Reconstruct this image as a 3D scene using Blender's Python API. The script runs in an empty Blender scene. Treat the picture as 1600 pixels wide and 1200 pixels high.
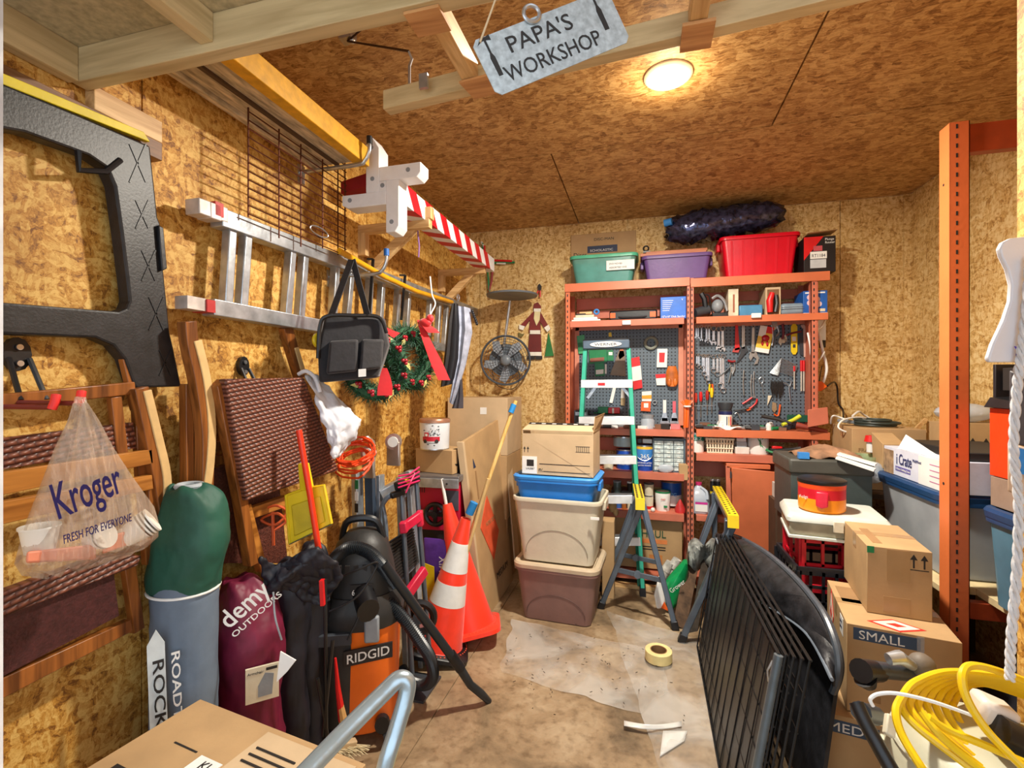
import bpy, bmesh, math, random
from mathutils import Vector, Matrix, Euler, noise
random.seed(7)
R = math.radians
C = bpy.context.scene.collection
# ---------------------------------------------------------------- camera
YAW = R(15.3); CA, SA = math.cos(YAW), math.sin(YAW); ZC = 1.45; FP = 750.0
cam = bpy.data.cameras.new('camera'); cam.sensor_width = 36; cam.lens = FP / 1600 * 36
cam.clip_start = .05
co = bpy.data.objects.new('camera', cam); C.objects.link(co)
co.location = (0, 0, ZC); co.rotation_euler = (R(90), 0, YAW)
bpy.context.scene.camera = co
# ---------------------------------------------------------------- world and exposure
w = bpy.data.worlds.new('world'); bpy.context.scene.world = w; w.use_nodes = True
w.node_tree.nodes['Background'].inputs[0].default_value = (.80, .90, 1.0, 1)
w.node_tree.nodes['Background'].inputs[1].default_value = 1.05
vs = bpy.context.scene.view_settings
vs.view_transform = 'Standard'; vs.look = 'None'; vs.gamma = 1; vs.use_curve_mapping = False
vs.exposure = 1.0
LAMP_WATTS = 46
# ---------------------------------------------------------------- the photograph's frame -> places in the room
def ray(px, py):
    u = (px - 800) / FP; v = (600 - py) / FP
    return Vector((-SA + CA * u, CA + SA * u, v))
O = Vector((0, 0, ZC))
def PT(px, py, t): return O + ray(px, py) * t
def PX(px, py, X): r = ray(px, py); return O + r * (X / r.x)
def PY(px, py, Y): r = ray(px, py); return O + r * (Y / r.y)
def PZ(px, py, Z): r = ray(px, py); return O + r * ((Z - ZC) / r.z)
V = Vector
# ---------------------------------------------------------------- materials
def lin(c): return tuple(((x / 255) / 12.92 if x / 255 <= .04045 else ((x / 255 + .055) / 1.055) ** 2.4) for x in c)
MC = {}
def mat(name, rgb, rough=.5, metal=0, var=.10, scale=14, bump=.15, bscale=60, alpha=1, trans=0, emit=0, stretch=None, coat=0, sheen=0):
    if name in MC: return MC[name]
    m = bpy.data.materials.new(name); m.use_nodes = True; MC[name] = m
    nt = m.node_tree; N = nt.nodes; L = nt.links; b = N['Principled BSDF']
    c = lin(rgb)
    b.inputs['Roughness'].default_value = rough; b.inputs['Metallic'].default_value = metal
    b.inputs['Coat Weight'].default_value = coat; b.inputs['Sheen Weight'].default_value = sheen
    if alpha < 1: b.inputs['Alpha'].default_value = alpha
    if trans: b.inputs['Transmission Weight'].default_value = trans; b.inputs['IOR'].default_value = 1.2
    tc = N.new('ShaderNodeTexCoord'); mp = N.new('ShaderNodeMapping'); L.new(tc.outputs['Object'], mp.inputs[0])
    if stretch: mp.inputs['Scale'].default_value = stretch
    n = N.new('ShaderNodeTexNoise'); n.inputs['Scale'].default_value = scale; n.inputs['Detail'].default_value = 5
    L.new(mp.outputs[0], n.inputs[0])
    r = N.new('ShaderNodeValToRGB'); e = r.color_ramp.elements
    e[0].position = .3; e[1].position = .7
    e[0].color = tuple(x * (1 - var * 1.6) for x in c) + (1,); e[1].color = tuple(min(1, x * (1 + var * 1.3)) for x in c) + (1,)
    L.new(n.outputs[0], r.inputs[0]); L.new(r.outputs[0], b.inputs['Base Color'])
    if emit: L.new(r.outputs[0], b.inputs['Emission Color']); b.inputs['Emission Strength'].default_value = emit
    if bump:
        n2 = N.new('ShaderNodeTexNoise'); n2.inputs['Scale'].default_value = bscale; L.new(mp.outputs[0], n2.inputs[0])
        bp = N.new('ShaderNodeBump'); bp.inputs['Strength'].default_value = bump; bp.inputs['Distance'].default_value = .004
        L.new(n2.outputs[0], bp.inputs['Height']); L.new(bp.outputs[0], b.inputs['Normal'])
    return m
def osb(name, dark, mid, light, rot=(0, 0, 0), stretch=(1, 1, 1), scale=26, stain=.35, bump=.25):
    m = bpy.data.materials.new(name); m.use_nodes = True
    nt = m.node_tree; N = nt.nodes; L = nt.links; b = N['Principled BSDF']; b.inputs['Roughness'].default_value = .62
    tc = N.new('ShaderNodeTexCoord')
    ns = N.new('ShaderNodeTexNoise'); ns.inputs['Scale'].default_value = 11; ns.inputs['Detail'].default_value = 3
    L.new(tc.outputs['Object'], ns.inputs[0])
    sub = N.new('ShaderNodeVectorMath'); sub.operation = 'SUBTRACT'; L.new(ns.outputs['Color'], sub.inputs[0]); sub.inputs[1].default_value = (.5, .5, .5)
    sc = N.new('ShaderNodeVectorMath'); sc.operation = 'SCALE'; L.new(sub.outputs[0], sc.inputs[0]); sc.inputs['Scale'].default_value = .07
    ad = N.new('ShaderNodeVectorMath'); L.new(tc.outputs['Object'], ad.inputs[0]); L.new(sc.outputs[0], ad.inputs[1])
    outs = []
    for k, (rr, ss) in enumerate((((0.5, 0.6, 0.7), (1, .28, 1)), ((-.7, .5, -.6), (1, 1, .3)), ((.2, -.8, 1.2), (.32, 1, 1)))):
        mp = N.new('ShaderNodeMapping'); L.new(ad.outputs[0], mp.inputs[0])
        mp.inputs['Rotation'].default_value = rr
        mp.inputs['Scale'].default_value = tuple(a * c for a, c in zip(ss, stretch))
        vo = N.new('ShaderNodeTexVoronoi'); vo.inputs['Scale'].default_value = scale * (1 + .35 * k); L.new(mp.outputs[0], vo.inputs['Vector'])
        sp = N.new('ShaderNodeSeparateColor'); L.new(vo.outputs['Color'], sp.inputs[0]); outs.append(sp.outputs[0])
    fine = N.new('ShaderNodeTexNoise'); fine.inputs['Scale'].default_value = scale * 4; fine.inputs['Detail'].default_value = 6
    mpf = N.new('ShaderNodeMapping'); mpf.inputs['Scale'].default_value = stretch; L.new(ad.outputs[0], mpf.inputs[0]); L.new(mpf.outputs[0], fine.inputs[0])
    def math_(op, a, c):
        q = N.new('ShaderNodeMath'); q.operation = op
        for i, x in enumerate((a, c)):
            if isinstance(x, (int, float)): q.inputs[i].default_value = x
            else: L.new(x, q.inputs[i])
        return q.outputs[0]
    s = math_('ADD', math_('MULTIPLY', outs[0], .30), math_('MULTIPLY', outs[1], .27))
    s = math_('ADD', s, math_('MULTIPLY', outs[2], .20)); s = math_('ADD', s, math_('MULTIPLY', math_('SUBTRACT', fine.outputs[0], .27), .55))
    r = N.new('ShaderNodeValToRGB'); e = r.color_ramp.elements
    e[0].position = .20; e[0].color = lin(dark) + (1,); e[1].position = .72; e[1].color = lin(light) + (1,)
    k = e.new(.42); k.color = lin(mid) + (1,)
    L.new(s, r.inputs[0])
    st = N.new('ShaderNodeTexNoise'); st.inputs['Scale'].default_value = 2.2; st.inputs['Detail'].default_value = 4; L.new(tc.outputs['Object'], st.inputs[0])
    sr = N.new('ShaderNodeValToRGB'); sr.color_ramp.elements[0].position = .35; sr.color_ramp.elements[1].position = .62
    v = 1 - stain; sr.color_ramp.elements[0].color = (v, v * .93, v * .85, 1); sr.color_ramp.elements[1].color = (1, 1, 1, 1)
    L.new(st.outputs[0], sr.inputs[0])
    mx = N.new('ShaderNodeMix'); mx.data_type = 'RGBA'; mx.blend_type = 'MULTIPLY'; mx.inputs[0].default_value = 1
    L.new(r.outputs[0], mx.inputs[6]); L.new(sr.outputs[0], mx.inputs[7]); L.new(mx.outputs[2], b.inputs['Base Color'])
    bp = N.new('ShaderNodeBump'); bp.inputs['Strength'].default_value = bump; bp.inputs['Distance'].default_value = .004
    L.new(s, bp.inputs['Height']); L.new(bp.outputs[0], b.inputs['Normal'])
    return m
def wood(name, dark, light, axis=1, scale=9, rough=.5):
    m = bpy.data.materials.new(name); m.use_nodes = True; MC[name] = m
    nt = m.node_tree; N = nt.nodes; L = nt.links; b = N['Principled BSDF']; b.inputs['Roughness'].default_value = rough
    tc = N.new('ShaderNodeTexCoord'); mp = N.new('ShaderNodeMapping'); L.new(tc.outputs['Object'], mp.inputs[0])
    s = [5, 5, 5]; s[axis] = .35; mp.inputs['Scale'].default_value = s
    n = N.new('ShaderNodeTexNoise'); n.inputs['Scale'].default_value = scale; n.inputs['Detail'].default_value = 6; n.inputs['Distortion'].default_value = .6
    L.new(mp.outputs[0], n.inputs[0]); r = N.new('ShaderNodeValToRGB'); e = r.color_ramp.elements
    e[0].position = .32; e[1].position = .64; e[0].color = lin(dark) + (1,); e[1].color = lin(light) + (1,)
    L.new(n.outputs[0], r.inputs[0]); L.new(r.outputs[0], b.inputs['Base Color'])
    bp = N.new('ShaderNodeBump'); bp.inputs['Strength'].default_value = .15; bp.inputs['Distance'].default_value = .003
    L.new(n.outputs[0], bp.inputs['Height']); L.new(bp.outputs[0], b.inputs['Normal'])
    return m
# ---------------------------------------------------------------- mesh builder (world coordinates, or local ones through M)
def basis(o, X, Y, Z):
    return Matrix(((X.x, Y.x, Z.x, o.x), (X.y, Y.y, Z.y, o.y), (X.z, Y.z, Z.z, o.z), (0, 0, 0, 1)))
def fr(x, y, z, rz=0, rx=0, ry=0):
    return Matrix.Translation((x, y, z)) @ Euler((R(rx), R(ry), R(rz)), 'XYZ').to_matrix().to_4x4()
def perp(d):
    a = V((0, 0, 1)) if abs(d.z) < .9 else V((1, 0, 0))
    u = d.cross(a).normalized(); return u, d.cross(u).normalized()
def spl(pts, k=6, closed=False):
    P = [V(p) for p in pts]; n = len(P); out = []
    for i in range(n if closed else n - 1):
        if closed: a, b, c, d = P[(i - 1) % n], P[i], P[(i + 1) % n], P[(i + 2) % n]
        else: a, b, c, d = P[max(i - 1, 0)], P[i], P[i + 1], P[min(i + 2, n - 1)]
        for j in range(k):
            t = j / k
            out.append(.5 * ((2 * b) + (c - a) * t + (2 * a - 5 * b + 4 * c - d) * t * t + (3 * b - a - 3 * c + d) * t ** 3))
    if not closed: out.append(P[-1])
    return out
def rr(w, d, r, n=4, cx=0, cy=0):
    o = []
    for sx, sy, a0 in ((1, 1, 0), (-1, 1, 90), (-1, -1, 180), (1, -1, 270)):
        for i in range(n + 1):
            a = R(a0 + 90 * i / n); o.append((cx + sx * (w / 2 - r) + r * math.cos(a), cy + sy * (d / 2 - r) + r * math.sin(a)))
    return o
class MB:
    def __init__(s, M=None): s.v = []; s.f = []; s.M = M
    def add(s, vs, fs):
        k = len(s.v)
        s.v += [(s.M @ V(p)) if s.M else V(p) for p in vs]; s.f += [tuple(i + k for i in f) for f in fs]; return s
    def hexa(s, a, b):
        n = len(a); return s.add(list(a) + list(b), [tuple(range(n))[::-1], tuple(range(n, 2 * n))] + [(i, (i + 1) % n, n + (i + 1) % n, n + i) for i in range(n)])
    def box(s, x0, x1, y0, y1, z0, z1):
        return s.hexa([(x0, y0, z0), (x1, y0, z0), (x1, y1, z0), (x0, y1, z0)], [(x0, y0, z1), (x1, y0, z1), (x1, y1, z1), (x0, y1, z1)])
    def bar(s, p0, p1, w, h, up=(0, 0, 1)):
        p0, p1 = V(p0), V(p1); d = (p1 - p0).normalized(); a = d.cross(V(up))
        if a.length < 1e-4: a = V((1, 0, 0))
        a.normalize(); b = a.cross(d).normalized(); a = a * w / 2; b = b * h / 2
        return s.hexa([p0 - a - b, p0 + a - b, p0 + a + b, p0 - a + b], [p1 - a - b, p1 + a - b, p1 + a + b, p1 - a + b])
    def prism(s, pts, vec):
        vec = V(vec); return s.hexa([V(p) for p in pts], [V(p) + vec for p in pts])
    def cyl(s, p0, p1, r, r1=None, n=14):
        p0, p1 = V(p0), V(p1); r1 = r if r1 is None else r1; u, w_ = perp((p1 - p0).normalized())
        q = lambda p, rad: [p + (u * math.cos(6.28318 * i / n) + w_ * math.sin(6.28318 * i / n)) * rad for i in range(n)]
        return s.hexa(q(p0, r), q(p1, r1))
    def tube(s, pts, r, n=7, closed=False):
        P = [V(p) for p in pts]; m = len(P); rad = r if isinstance(r, (list, tuple)) else [r] * m
        vs = []; u = None
        for i, p in enumerate(P):
            a = P[(i - 1) % m] if (closed or i) else P[0]; b = P[(i + 1) % m] if (closed or i < m - 1) else P[-1]
            d = (b - a); d = d.normalized() if d.length > 1e-9 else V((0, 0, 1))
            if u is None: u, _ = perp(d)
            u = (u - d * u.dot(d)); u = u.normalized() if u.length > 1e-6 else perp(d)[0]
            w_ = d.cross(u)
            vs += [p + (u * math.cos(6.28318 * k / n) + w_ * math.sin(6.28318 * k / n)) * rad[i] for k in range(n)]
        fs = []
        for i in range(m if closed else m - 1):
            j = (i + 1) % m
            fs += [(i * n + k, i * n + (k + 1) % n, j * n + (k + 1) % n, j * n + k) for k in range(n)]
        if not closed: fs += [tuple(range(n))[::-1], tuple((m - 1) * n + k for k in range(n))]
        return s.add(vs, fs)
    def loft(s, rings, cap=True):
        n = len(rings[0]); vs = [p for r_ in rings for p in r_]; fs = []
        for i in range(len(rings) - 1):
            fs += [(i * n + k, i * n + (k + 1) % n, (i + 1) * n + (k + 1) % n, (i + 1) * n + k) for k in range(n)]
        if cap: fs += [tuple(range(n))[::-1], tuple((len(rings) - 1) * n + k for k in range(n))]
        return s.add(vs, fs)
    def lathe(s, prof, n=24, o=(0, 0, 0)):
        return s.loft([[(o[0] + r_ * math.cos(6.28318 * k / n), o[1] + r_ * math.sin(6.28318 * k / n), o[2] + z) for k in range(n)] for r_, z in prof])
    def torus(s, c, N_, Rr, r_, n=28, m=8, sx=1):
        c = V(c); u, w_ = perp(V(N_).normalized())
        return s.tube([c + (u * math.cos(6.28318 * i / n) * sx + w_ * math.sin(6.28318 * i / n)) * Rr for i in range(n)], r_, m, True)
    def sph(s, c, r_, n=12, m=8):
        if not isinstance(r_, (tuple, list)): r_ = (r_,) * 3
        return s.loft([[(c[0] + r_[0] * max(.02, math.sin(math.pi * j / m)) * math.cos(6.28318 * k / n), c[1] + r_[1] * max(.02, math.sin(math.pi * j / m)) * math.sin(6.28318 * k / n), c[2] - r_[2] * math.cos(math.pi * j / m)) for k in range(n)] for j in range(m + 1)])
    def grid(s, fn, nu, nv):
        vs = [fn(i / nu, j / nv) for j in range(nv + 1) for i in range(nu + 1)]
        return s.add(vs, [(j * (nu + 1) + i, j * (nu + 1) + i + 1, (j + 1) * (nu + 1) + i + 1, (j + 1) * (nu + 1) + i) for j in range(nv) for i in range(nu)])
def mesh_of(name, mb, m, inv, bevel=0, solid=0, smooth=True, sub=0, ang=38, disp=0, dsize=.09):
    mbs, ms = (mb, m) if isinstance(mb, list) else ([mb], [m]); me = bpy.data.meshes.new(name); vv, ff, mi = [], [], []
    for i, b_ in enumerate(mbs): k = len(vv); vv += [inv @ p for p in b_.v]; ff += [tuple(j + k for j in f) for f in b_.f]; mi += [i] * len(b_.f)
    me.from_pydata(vv, [], ff); me.polygons.foreach_set('material_index', mi)
    bm = bmesh.new(); bm.from_mesh(me)
    bmesh.ops.remove_doubles(bm, verts=bm.verts, dist=1e-6); bmesh.ops.recalc_face_normals(bm, faces=bm.faces); bm.to_mesh(me); bm.free()
    if smooth: me.shade_smooth(); me.set_sharp_from_angle(angle=R(ang))
    for m_ in ms: me.materials.append(m_)
    o = bpy.data.objects.new(name, me); C.objects.link(o)
    if solid: q = o.modifiers.new('solid', 'SOLIDIFY'); q.thickness = solid; q.offset = 0
    if bevel: q = o.modifiers.new('bevel', 'BEVEL'); q.width = bevel; q.segments = 2; q.limit_method = 'ANGLE'; q.angle_limit = R(40)
    if sub and disp: ang = 180
    if sub: q = o.modifiers.new('sub', 'SUBSURF'); q.levels = q.render_levels = sub
    if disp:
        tx = bpy.data.textures.new('wrinkle', 'CLOUDS'); tx.noise_scale = dsize; tx.noise_depth = 3; q = o.modifiers.new('wrinkle', 'DISPLACE'); q.texture = tx; q.strength = disp; q.mid_level = .5; q.texture_coords = 'LOCAL'
    return o
def tagit(o, label, cat, group=None):
    o['label'] = label; o['category'] = cat
    if group: o['group'] = group
def thing(name, label, cat, loc=(0, 0, 0), group=None):
    o = bpy.data.objects.new(name, None); o.empty_display_size = .05; C.objects.link(o); o.location = V(loc)
    tagit(o, label, cat, group); return o
def P(T, name, mb, m, label=None, **k):
    A = Matrix.Translation(T.location) if T.parent is None else Matrix.Translation(T.parent.location)
    o = mesh_of(name, mb, m, A.inverted(), **k); o.parent = T
    if label: o['label'] = label
    return o
def S(name, label, cat, mb, m, group=None, **k):
    xs = [p.x for p in mb.v]; ys = [p.y for p in mb.v]; zs = [p.z for p in mb.v]
    c = V(((min(xs) + max(xs)) / 2, (min(ys) + max(ys)) / 2, min(zs)))
    o = mesh_of(name, mb, m, Matrix.Translation(c).inverted(), **k); o.location = c
    tagit(o, label, cat, group); return o
def struct(name, mb, m, **k):
    o = mesh_of(name, mb, m, Matrix.Identity(4), **k); o['kind'] = 'structure'; return o
# a face of a box: origin, right, up, out
class Face:
    def __init__(s, o, U, W): s.o = V(o); s.U = V(U).normalized(); s.W = V(W); s.W = (s.W - s.U * s.W.dot(s.U)).normalized(); s.N = s.U.cross(s.W)
    def p(s, a, b, out=0): return s.o + s.U * a + s.W * b + s.N * out
def faces(M, w_, d, h):
    t = lambda p: M @ V(p); r3 = M.to_3x3()
    return dict(f=Face(t((0, 0, 0)), r3 @ V((1, 0, 0)), r3 @ V((0, 0, 1))), t=Face(t((0, 0, h)), r3 @ V((1, 0, 0)), r3 @ V((0, 1, 0))),
                l=Face(t((0, d, 0)), r3 @ V((0, -1, 0)), r3 @ V((0, 0, 1))), r=Face(t((w_, 0, 0)), r3 @ V((0, 1, 0)), r3 @ V((0, 0, 1))))
HOSTS = ('body', 'plate', 'panel', 'tank', 'tub', 'card', 'bag', 'film', 'sack', 'board', 'top_cap', 'lower_bag', 'case', 'shell', 'upper_tub')
def host(T):
    if T.parent is None:
        for c in T.children:
            if c.name.split('.')[0] in HOSTS: return c
    return T
def decal(T, name, F, a0, a1, b0, b1, m, out=.0012, label=None):
    return P(host(T), name, MB().prism([F.p(a0, b0), F.p(a1, b0), F.p(a1, b1), F.p(a0, b1)], F.N * out), m, label=label, smooth=False)
def poly(T, name, F, pts, m, out=.0012, label=None):
    return P(host(T), name, MB().prism([F.p(a, b) for a, b in pts], F.N * out), m, label=label, smooth=False)
def text(T, s, F, a, b, size, m, width=None, rot=0, off=.002, bold=0, shear=0, name='lettering', al='LEFT'):
    T = host(T); cu = bpy.data.curves.new('t', 'FONT'); cu.body = s; cu.size = size; cu.extrude = .0004; cu.offset = 0 if 'M' in s else min(bold, size * .010); cu.shear = shear; cu.align_x = al; cu.resolution_u = 3
    ob = bpy.data.objects.new('t', cu); C.objects.link(ob); dg = bpy.context.evaluated_depsgraph_get(); dg.update()
    me = bpy.data.meshes.new_from_object(ob.evaluated_get(dg)); bpy.data.objects.remove(ob)
    xs = [v.co.x for v in me.vertices] or [0]; k = (width / (max(xs) - min(xs))) if width and max(xs) > min(xs) else 1
    ca, sa = math.cos(R(rot)), math.sin(R(rot)); L0 = T.location if T.parent is None else T.parent.location
    for v in me.vertices:
        x, y = v.co.x * k, v.co.y; x, y = x * ca - y * sa, x * sa + y * ca
        v.co = F.p(a + x, b + y, off + v.co.z) - L0
    me.materials.append(m); o = bpy.data.objects.new(name, me); C.objects.link(o); o.parent = T; return o
def copy_tree(o, parent=None, **k):
    c = o.copy(); C.objects.link(c); c.parent = parent
    for ch in o.children: copy_tree(ch, c)
    return c
def arrows(T, F, a, b, s_, m=None):
    for k in (0, .62):
        x = a + k * s_; poly(T, 'arrow_print', F, [(x + s_ * .17, b), (x + s_ * .27, b), (x + s_ * .27, b + s_ * .6), (x + s_ * .44, b + s_ * .6), (x + s_ * .22, b + s_), (x, b + s_ * .6), (x + s_ * .17, b + s_ * .6)], m or INK)
ORD = ['leftmost', 'second', 'third', 'fourth', 'fifth', 'sixth', 'seventh', 'eighth', 'ninth', 'tenth']
# ---------------------------------------------------------------- shared materials
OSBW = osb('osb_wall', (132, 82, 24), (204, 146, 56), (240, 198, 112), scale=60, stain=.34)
OSBB = osb('osb_wall_lit', (156, 114, 56), (212, 172, 102), (238, 212, 154), scale=66, stain=.16)  # same board as the left wall; stronger light put into the paler colour
OSBC = osb('osb_ceiling', (126, 86, 42), (178, 134, 78), (218, 180, 122), stretch=(.45, 1.6, 1), scale=62, stain=.2)
KRAFT = mat('kraft', (184, 150, 106), .75, var=.07, scale=8, bump=.1, bscale=90)
KRAFT2 = mat('kraft_pale', (200, 174, 138), .75, var=.06, scale=8, bump=.1, bscale=90)
KRAFT3 = mat('kraft_dark', (156, 120, 80), .75, var=.08, scale=8, bump=.1, bscale=90)
TAPE = mat('packing_tape', (176, 142, 100), .25, var=.05, bump=.05)
INK = mat('ink', (38, 34, 32), .6, var=.02, bump=0)
NAVY = mat('navy_print', (44, 56, 84), .6, var=.04, bump=0)
WHITE = mat('white_paper', (236, 236, 232), .55, var=.04, bump=0)
BLACK = mat('black_plastic', (24, 24, 27), .38, var=.2, bump=.1)
DARK = mat('dark_grey_plastic', (56, 60, 66), .42, var=.12, bump=.1)
RED = mat('red_plastic', (214, 26, 30), .4, var=.08, bump=.05)
STEEL = mat('steel', (196, 200, 205), .28, .9, var=.12, scale=30, bump=.08)
ALU = mat('aluminium', (184, 190, 196), .36, .75, var=.2, scale=18, bump=.1)
GREY = mat('grey', (140, 146, 152), .45, var=.1)
RACK = mat('rack_orange', (208, 112, 72), .42, var=.08, scale=6, bump=.06)
RACKD = mat('rack_red_oxide', (200, 112, 86), .5, var=.1, scale=6, bump=.06)
PINE = wood('pine', (186, 140, 84), (232, 196, 140), 0)
PINEY = wood('pine_along_depth', (186, 140, 84), (232, 196, 140), 1)
PINEZ = wood('pine_upright', (186, 140, 84), (232, 196, 140), 2)
TEAK = wood('teak_stained', (92, 50, 18), (160, 96, 42), 2, rough=.35)
YEL = mat('yellow_plastic', (236, 206, 30), .4, var=.06)
BLUE = mat('blue_plastic', (58, 138, 214), .35, var=.05)
GREEN = mat('green_plastic', (26, 128, 76), .45, var=.08)
CREAM = mat('cream_plastic', (222, 212, 186), .45, var=.05)
WIRE = mat('rusty_wire', (92, 44, 24), .6, .5, var=.2)
ORG = mat('orange_plastic', (232, 96, 22), .38, var=.05, bump=.05)
CLEAR = mat('clear_plastic', (226, 232, 238), .12, alpha=.30, var=.04, bump=.05)
MILKY = mat('milky_plastic', (200, 210, 222), .28, alpha=.62, var=.06, bump=.05)
GOLD = mat('brass', (196, 150, 60), .3, .9)
# ================================================================ the setting
XL, XR, YB, ZT = -1.461, 1.755, 3.88, 2.743
g = .0025
def panels(spans, zs, mk, back):
    mb = MB()
    for a, b in spans:
        for c, d in zs: mk(mb, a + g, b - g, c + g, d - g)
    back(mb); return mb
mb = MB().box(XL - .1, XR + .1, -.6, YB + .1, ZT + .02, ZT + .12)
for (x0, x1, y0, y1) in ((XL, -.5, 2.66, YB), (-.5, XR, 2.66, YB), (XL, .62, 1.44, 2.66), (.62, XR, 1.44, 2.66), (XL, -.5, -.6, 1.44), (-.5, XR, -.6, 1.44)):
    mb.box(x0 + g * 1.6, x1 - g * 1.6, y0 + g * 1.6, y1 - g * 1.6, ZT, ZT + .02)
struct('ceiling', mb, OSBC, smooth=False)
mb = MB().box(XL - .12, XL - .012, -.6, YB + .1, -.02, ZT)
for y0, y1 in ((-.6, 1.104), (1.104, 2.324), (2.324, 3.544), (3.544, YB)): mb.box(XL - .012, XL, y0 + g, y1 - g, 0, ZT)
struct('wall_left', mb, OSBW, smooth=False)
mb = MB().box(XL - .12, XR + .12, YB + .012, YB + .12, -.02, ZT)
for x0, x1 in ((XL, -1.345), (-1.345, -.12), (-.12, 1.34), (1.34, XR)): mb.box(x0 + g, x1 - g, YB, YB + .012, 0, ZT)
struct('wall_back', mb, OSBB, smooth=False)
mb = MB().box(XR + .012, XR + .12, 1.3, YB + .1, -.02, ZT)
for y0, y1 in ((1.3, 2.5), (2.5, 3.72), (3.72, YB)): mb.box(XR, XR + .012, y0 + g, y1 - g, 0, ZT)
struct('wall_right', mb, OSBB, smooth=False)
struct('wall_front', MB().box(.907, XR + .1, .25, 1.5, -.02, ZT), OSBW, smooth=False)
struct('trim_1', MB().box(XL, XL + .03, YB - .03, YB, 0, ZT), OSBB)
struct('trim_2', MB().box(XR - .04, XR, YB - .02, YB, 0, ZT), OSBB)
struct('trim_3', MB().box(-1.19, -1.127, .50, .60, 0, 2.2), mat('white_trim', (226, 226, 228), .5))
# floor: stained concrete slab with a control joint
cm = bpy.data.materials.new('concrete'); cm.use_nodes = True; nt = cm.node_tree; N = nt.nodes; L = nt.links; b = N['Principled BSDF']; b.inputs['Roughness'].default_value = .42
tc = N.new('ShaderNodeTexCoord')
n1 = N.new('ShaderNodeTexNoise'); n1.inputs['Scale'].default_value = 2.6; n1.inputs['Detail'].default_value = 8; n1.inputs['Roughness'].default_value = .65; n1.inputs['Distortion'].default_value = .5
n2 = N.new('ShaderNodeTexNoise'); n2.inputs['Scale'].default_value = 26; n2.inputs['Detail'].default_value = 8
L.new(tc.outputs['Object'], n1.inputs[0]); L.new(tc.outputs['Object'], n2.inputs[0])
r = N.new('ShaderNodeValToRGB'); e = r.color_ramp.elements
e[0].position = .30; e[0].color = lin((96, 80, 60)) + (1,); e[1].position = .72; e[1].color = lin((192, 172, 142)) + (1,)
k = e.new(.5); k.color = lin((152, 128, 98)) + (1,)
L.new(n1.outputs[0], r.inputs[0])
r2 = N.new('ShaderNodeValToRGB'); r2.color_ramp.elements[0].position = .28; r2.color_ramp.elements[0].color = (.55, .5, .45, 1); r2.color_ramp.elements[1].position = .5
L.new(n2.outputs[0], r2.inputs[0])
mx = N.new('ShaderNodeMix'); mx.data_type = 'RGBA'; mx.blend_type = 'MULTIPLY'; mx.inputs[0].default_value = .8
L.new(r.outputs[0], mx.inputs[6]); L.new(r2.outputs[0], mx.inputs[7]); L.new(mx.outputs[2], b.inputs['Base Color'])
bp = N.new('ShaderNodeBump'); bp.inputs['Strength'].default_value = .15; L.new(n2.outputs[0], bp.inputs['Height']); bp.inputs['Distance'].default_value = .004; L.new(bp.outputs[0], b.inputs['Normal'])
struct('floor', MB().box(-3, -.886, -3, YB + .1, -.1, 0).box(-.880, 3, -3, YB + .1, -.1, 0).box(-.886, -.880, -3, YB + .1, -.1, -.006), cm, smooth=False)
# ---- ceiling light
T = thing('ceiling_light', 'round glowing flush disc light on the strand board ceiling', 'ceiling light', (.10, 2.11, ZT))
M = Matrix.Translation(T.location)
P(T, 'trim_ring', MB(M).lathe([(.075, 0), (.098, 0), (.098, -.006), (.088, -.014), (.072, -.016), (.072, -.004)], 40), mat('lamp_trim', (250, 232, 200), .5))
P(T, 'diffuser', MB(M).lathe([(.001, -.004), (.0725, -.004), (.0725, -.017), (.001, -.019)], 40), mat('lamp_glow', (255, 226, 178), .5, emit=14, var=.0, bump=0))
ld = bpy.data.lights.new('lamp', 'AREA'); ld.shape = 'DISK'; ld.size = .14; ld.energy = LAMP_WATTS; ld.color = (1, .93, .81)
lo = bpy.data.objects.new('bulb', ld); C.objects.link(lo); lo.parent = T; lo.location = (0, 0, -.022)
lg = bpy.data.lights.new('spill', 'POINT'); lg.shadow_soft_size = .05; lg.energy = 3.2; lg.color = (1, .80, .52)
lp = bpy.data.objects.new('bulb', lg); C.objects.link(lp); lp.parent = T; lp.location = (0, 0, -.085)
# ================================================================ loft shelf, hanging frame and ceiling things (front left)
LOFT = mat('loft_board', (186, 172, 138), .8, var=.16, scale=60, bump=.2, bscale=120)
LUM = wood('lumber_grey', (184, 160, 116), (216, 194, 148), 0); LUMY = wood('lumber_grey_along', (184, 160, 116), (216, 194, 148), 1)
T = thing('loft_shelf', 'grey board loft shelf on a lumber frame at upper left', 'shelf', (-1.0, .4, 2.24))
P(T, 'deck', MB().box(XL + .01, -.2, -.2, .95, 2.33, 2.345), LOFT)
P(T, 'front_beam', MB().box(XL + .015, -.2, .91, .948, 2.24, 2.33), LUM, bevel=.002)
P(T, 'joist', MB().box(XL + .004, XL + .04, -.2, .91, 2.24, 2.33), LUMY, bevel=.002)
P(T, 'joist', MB().box(-1.02, -.982, -.2, .91, 2.26, 2.33), LUMY, bevel=.002)
P(T, 'ledger', MB().box(XL, XL + .035, .95, 1.14, 2.19, 2.255), PINEY, bevel=.002)
P(T, 'ledger', MB().box(XL, XL + .035, -.2, 1.14, 2.135, 2.19), wood('lumber_brown', (96, 62, 36), (140, 98, 62), 1), bevel=.002)
T = thing('hanging_rack', 'pine lumber frame hanging below the ceiling on dark rods', 'rack', (-.3, 1.2, 2.26))
P(T, 'long_beam', MB().bar((-.74, 1.285, 2.29), (.90, 1.12, 2.29), .037, .056), LUM, bevel=.002)
P(T, 'cross_beam', MB().box(-.468, -.430, .95, 1.225, 2.262, 2.318), PINEY, bevel=.002)
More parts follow.
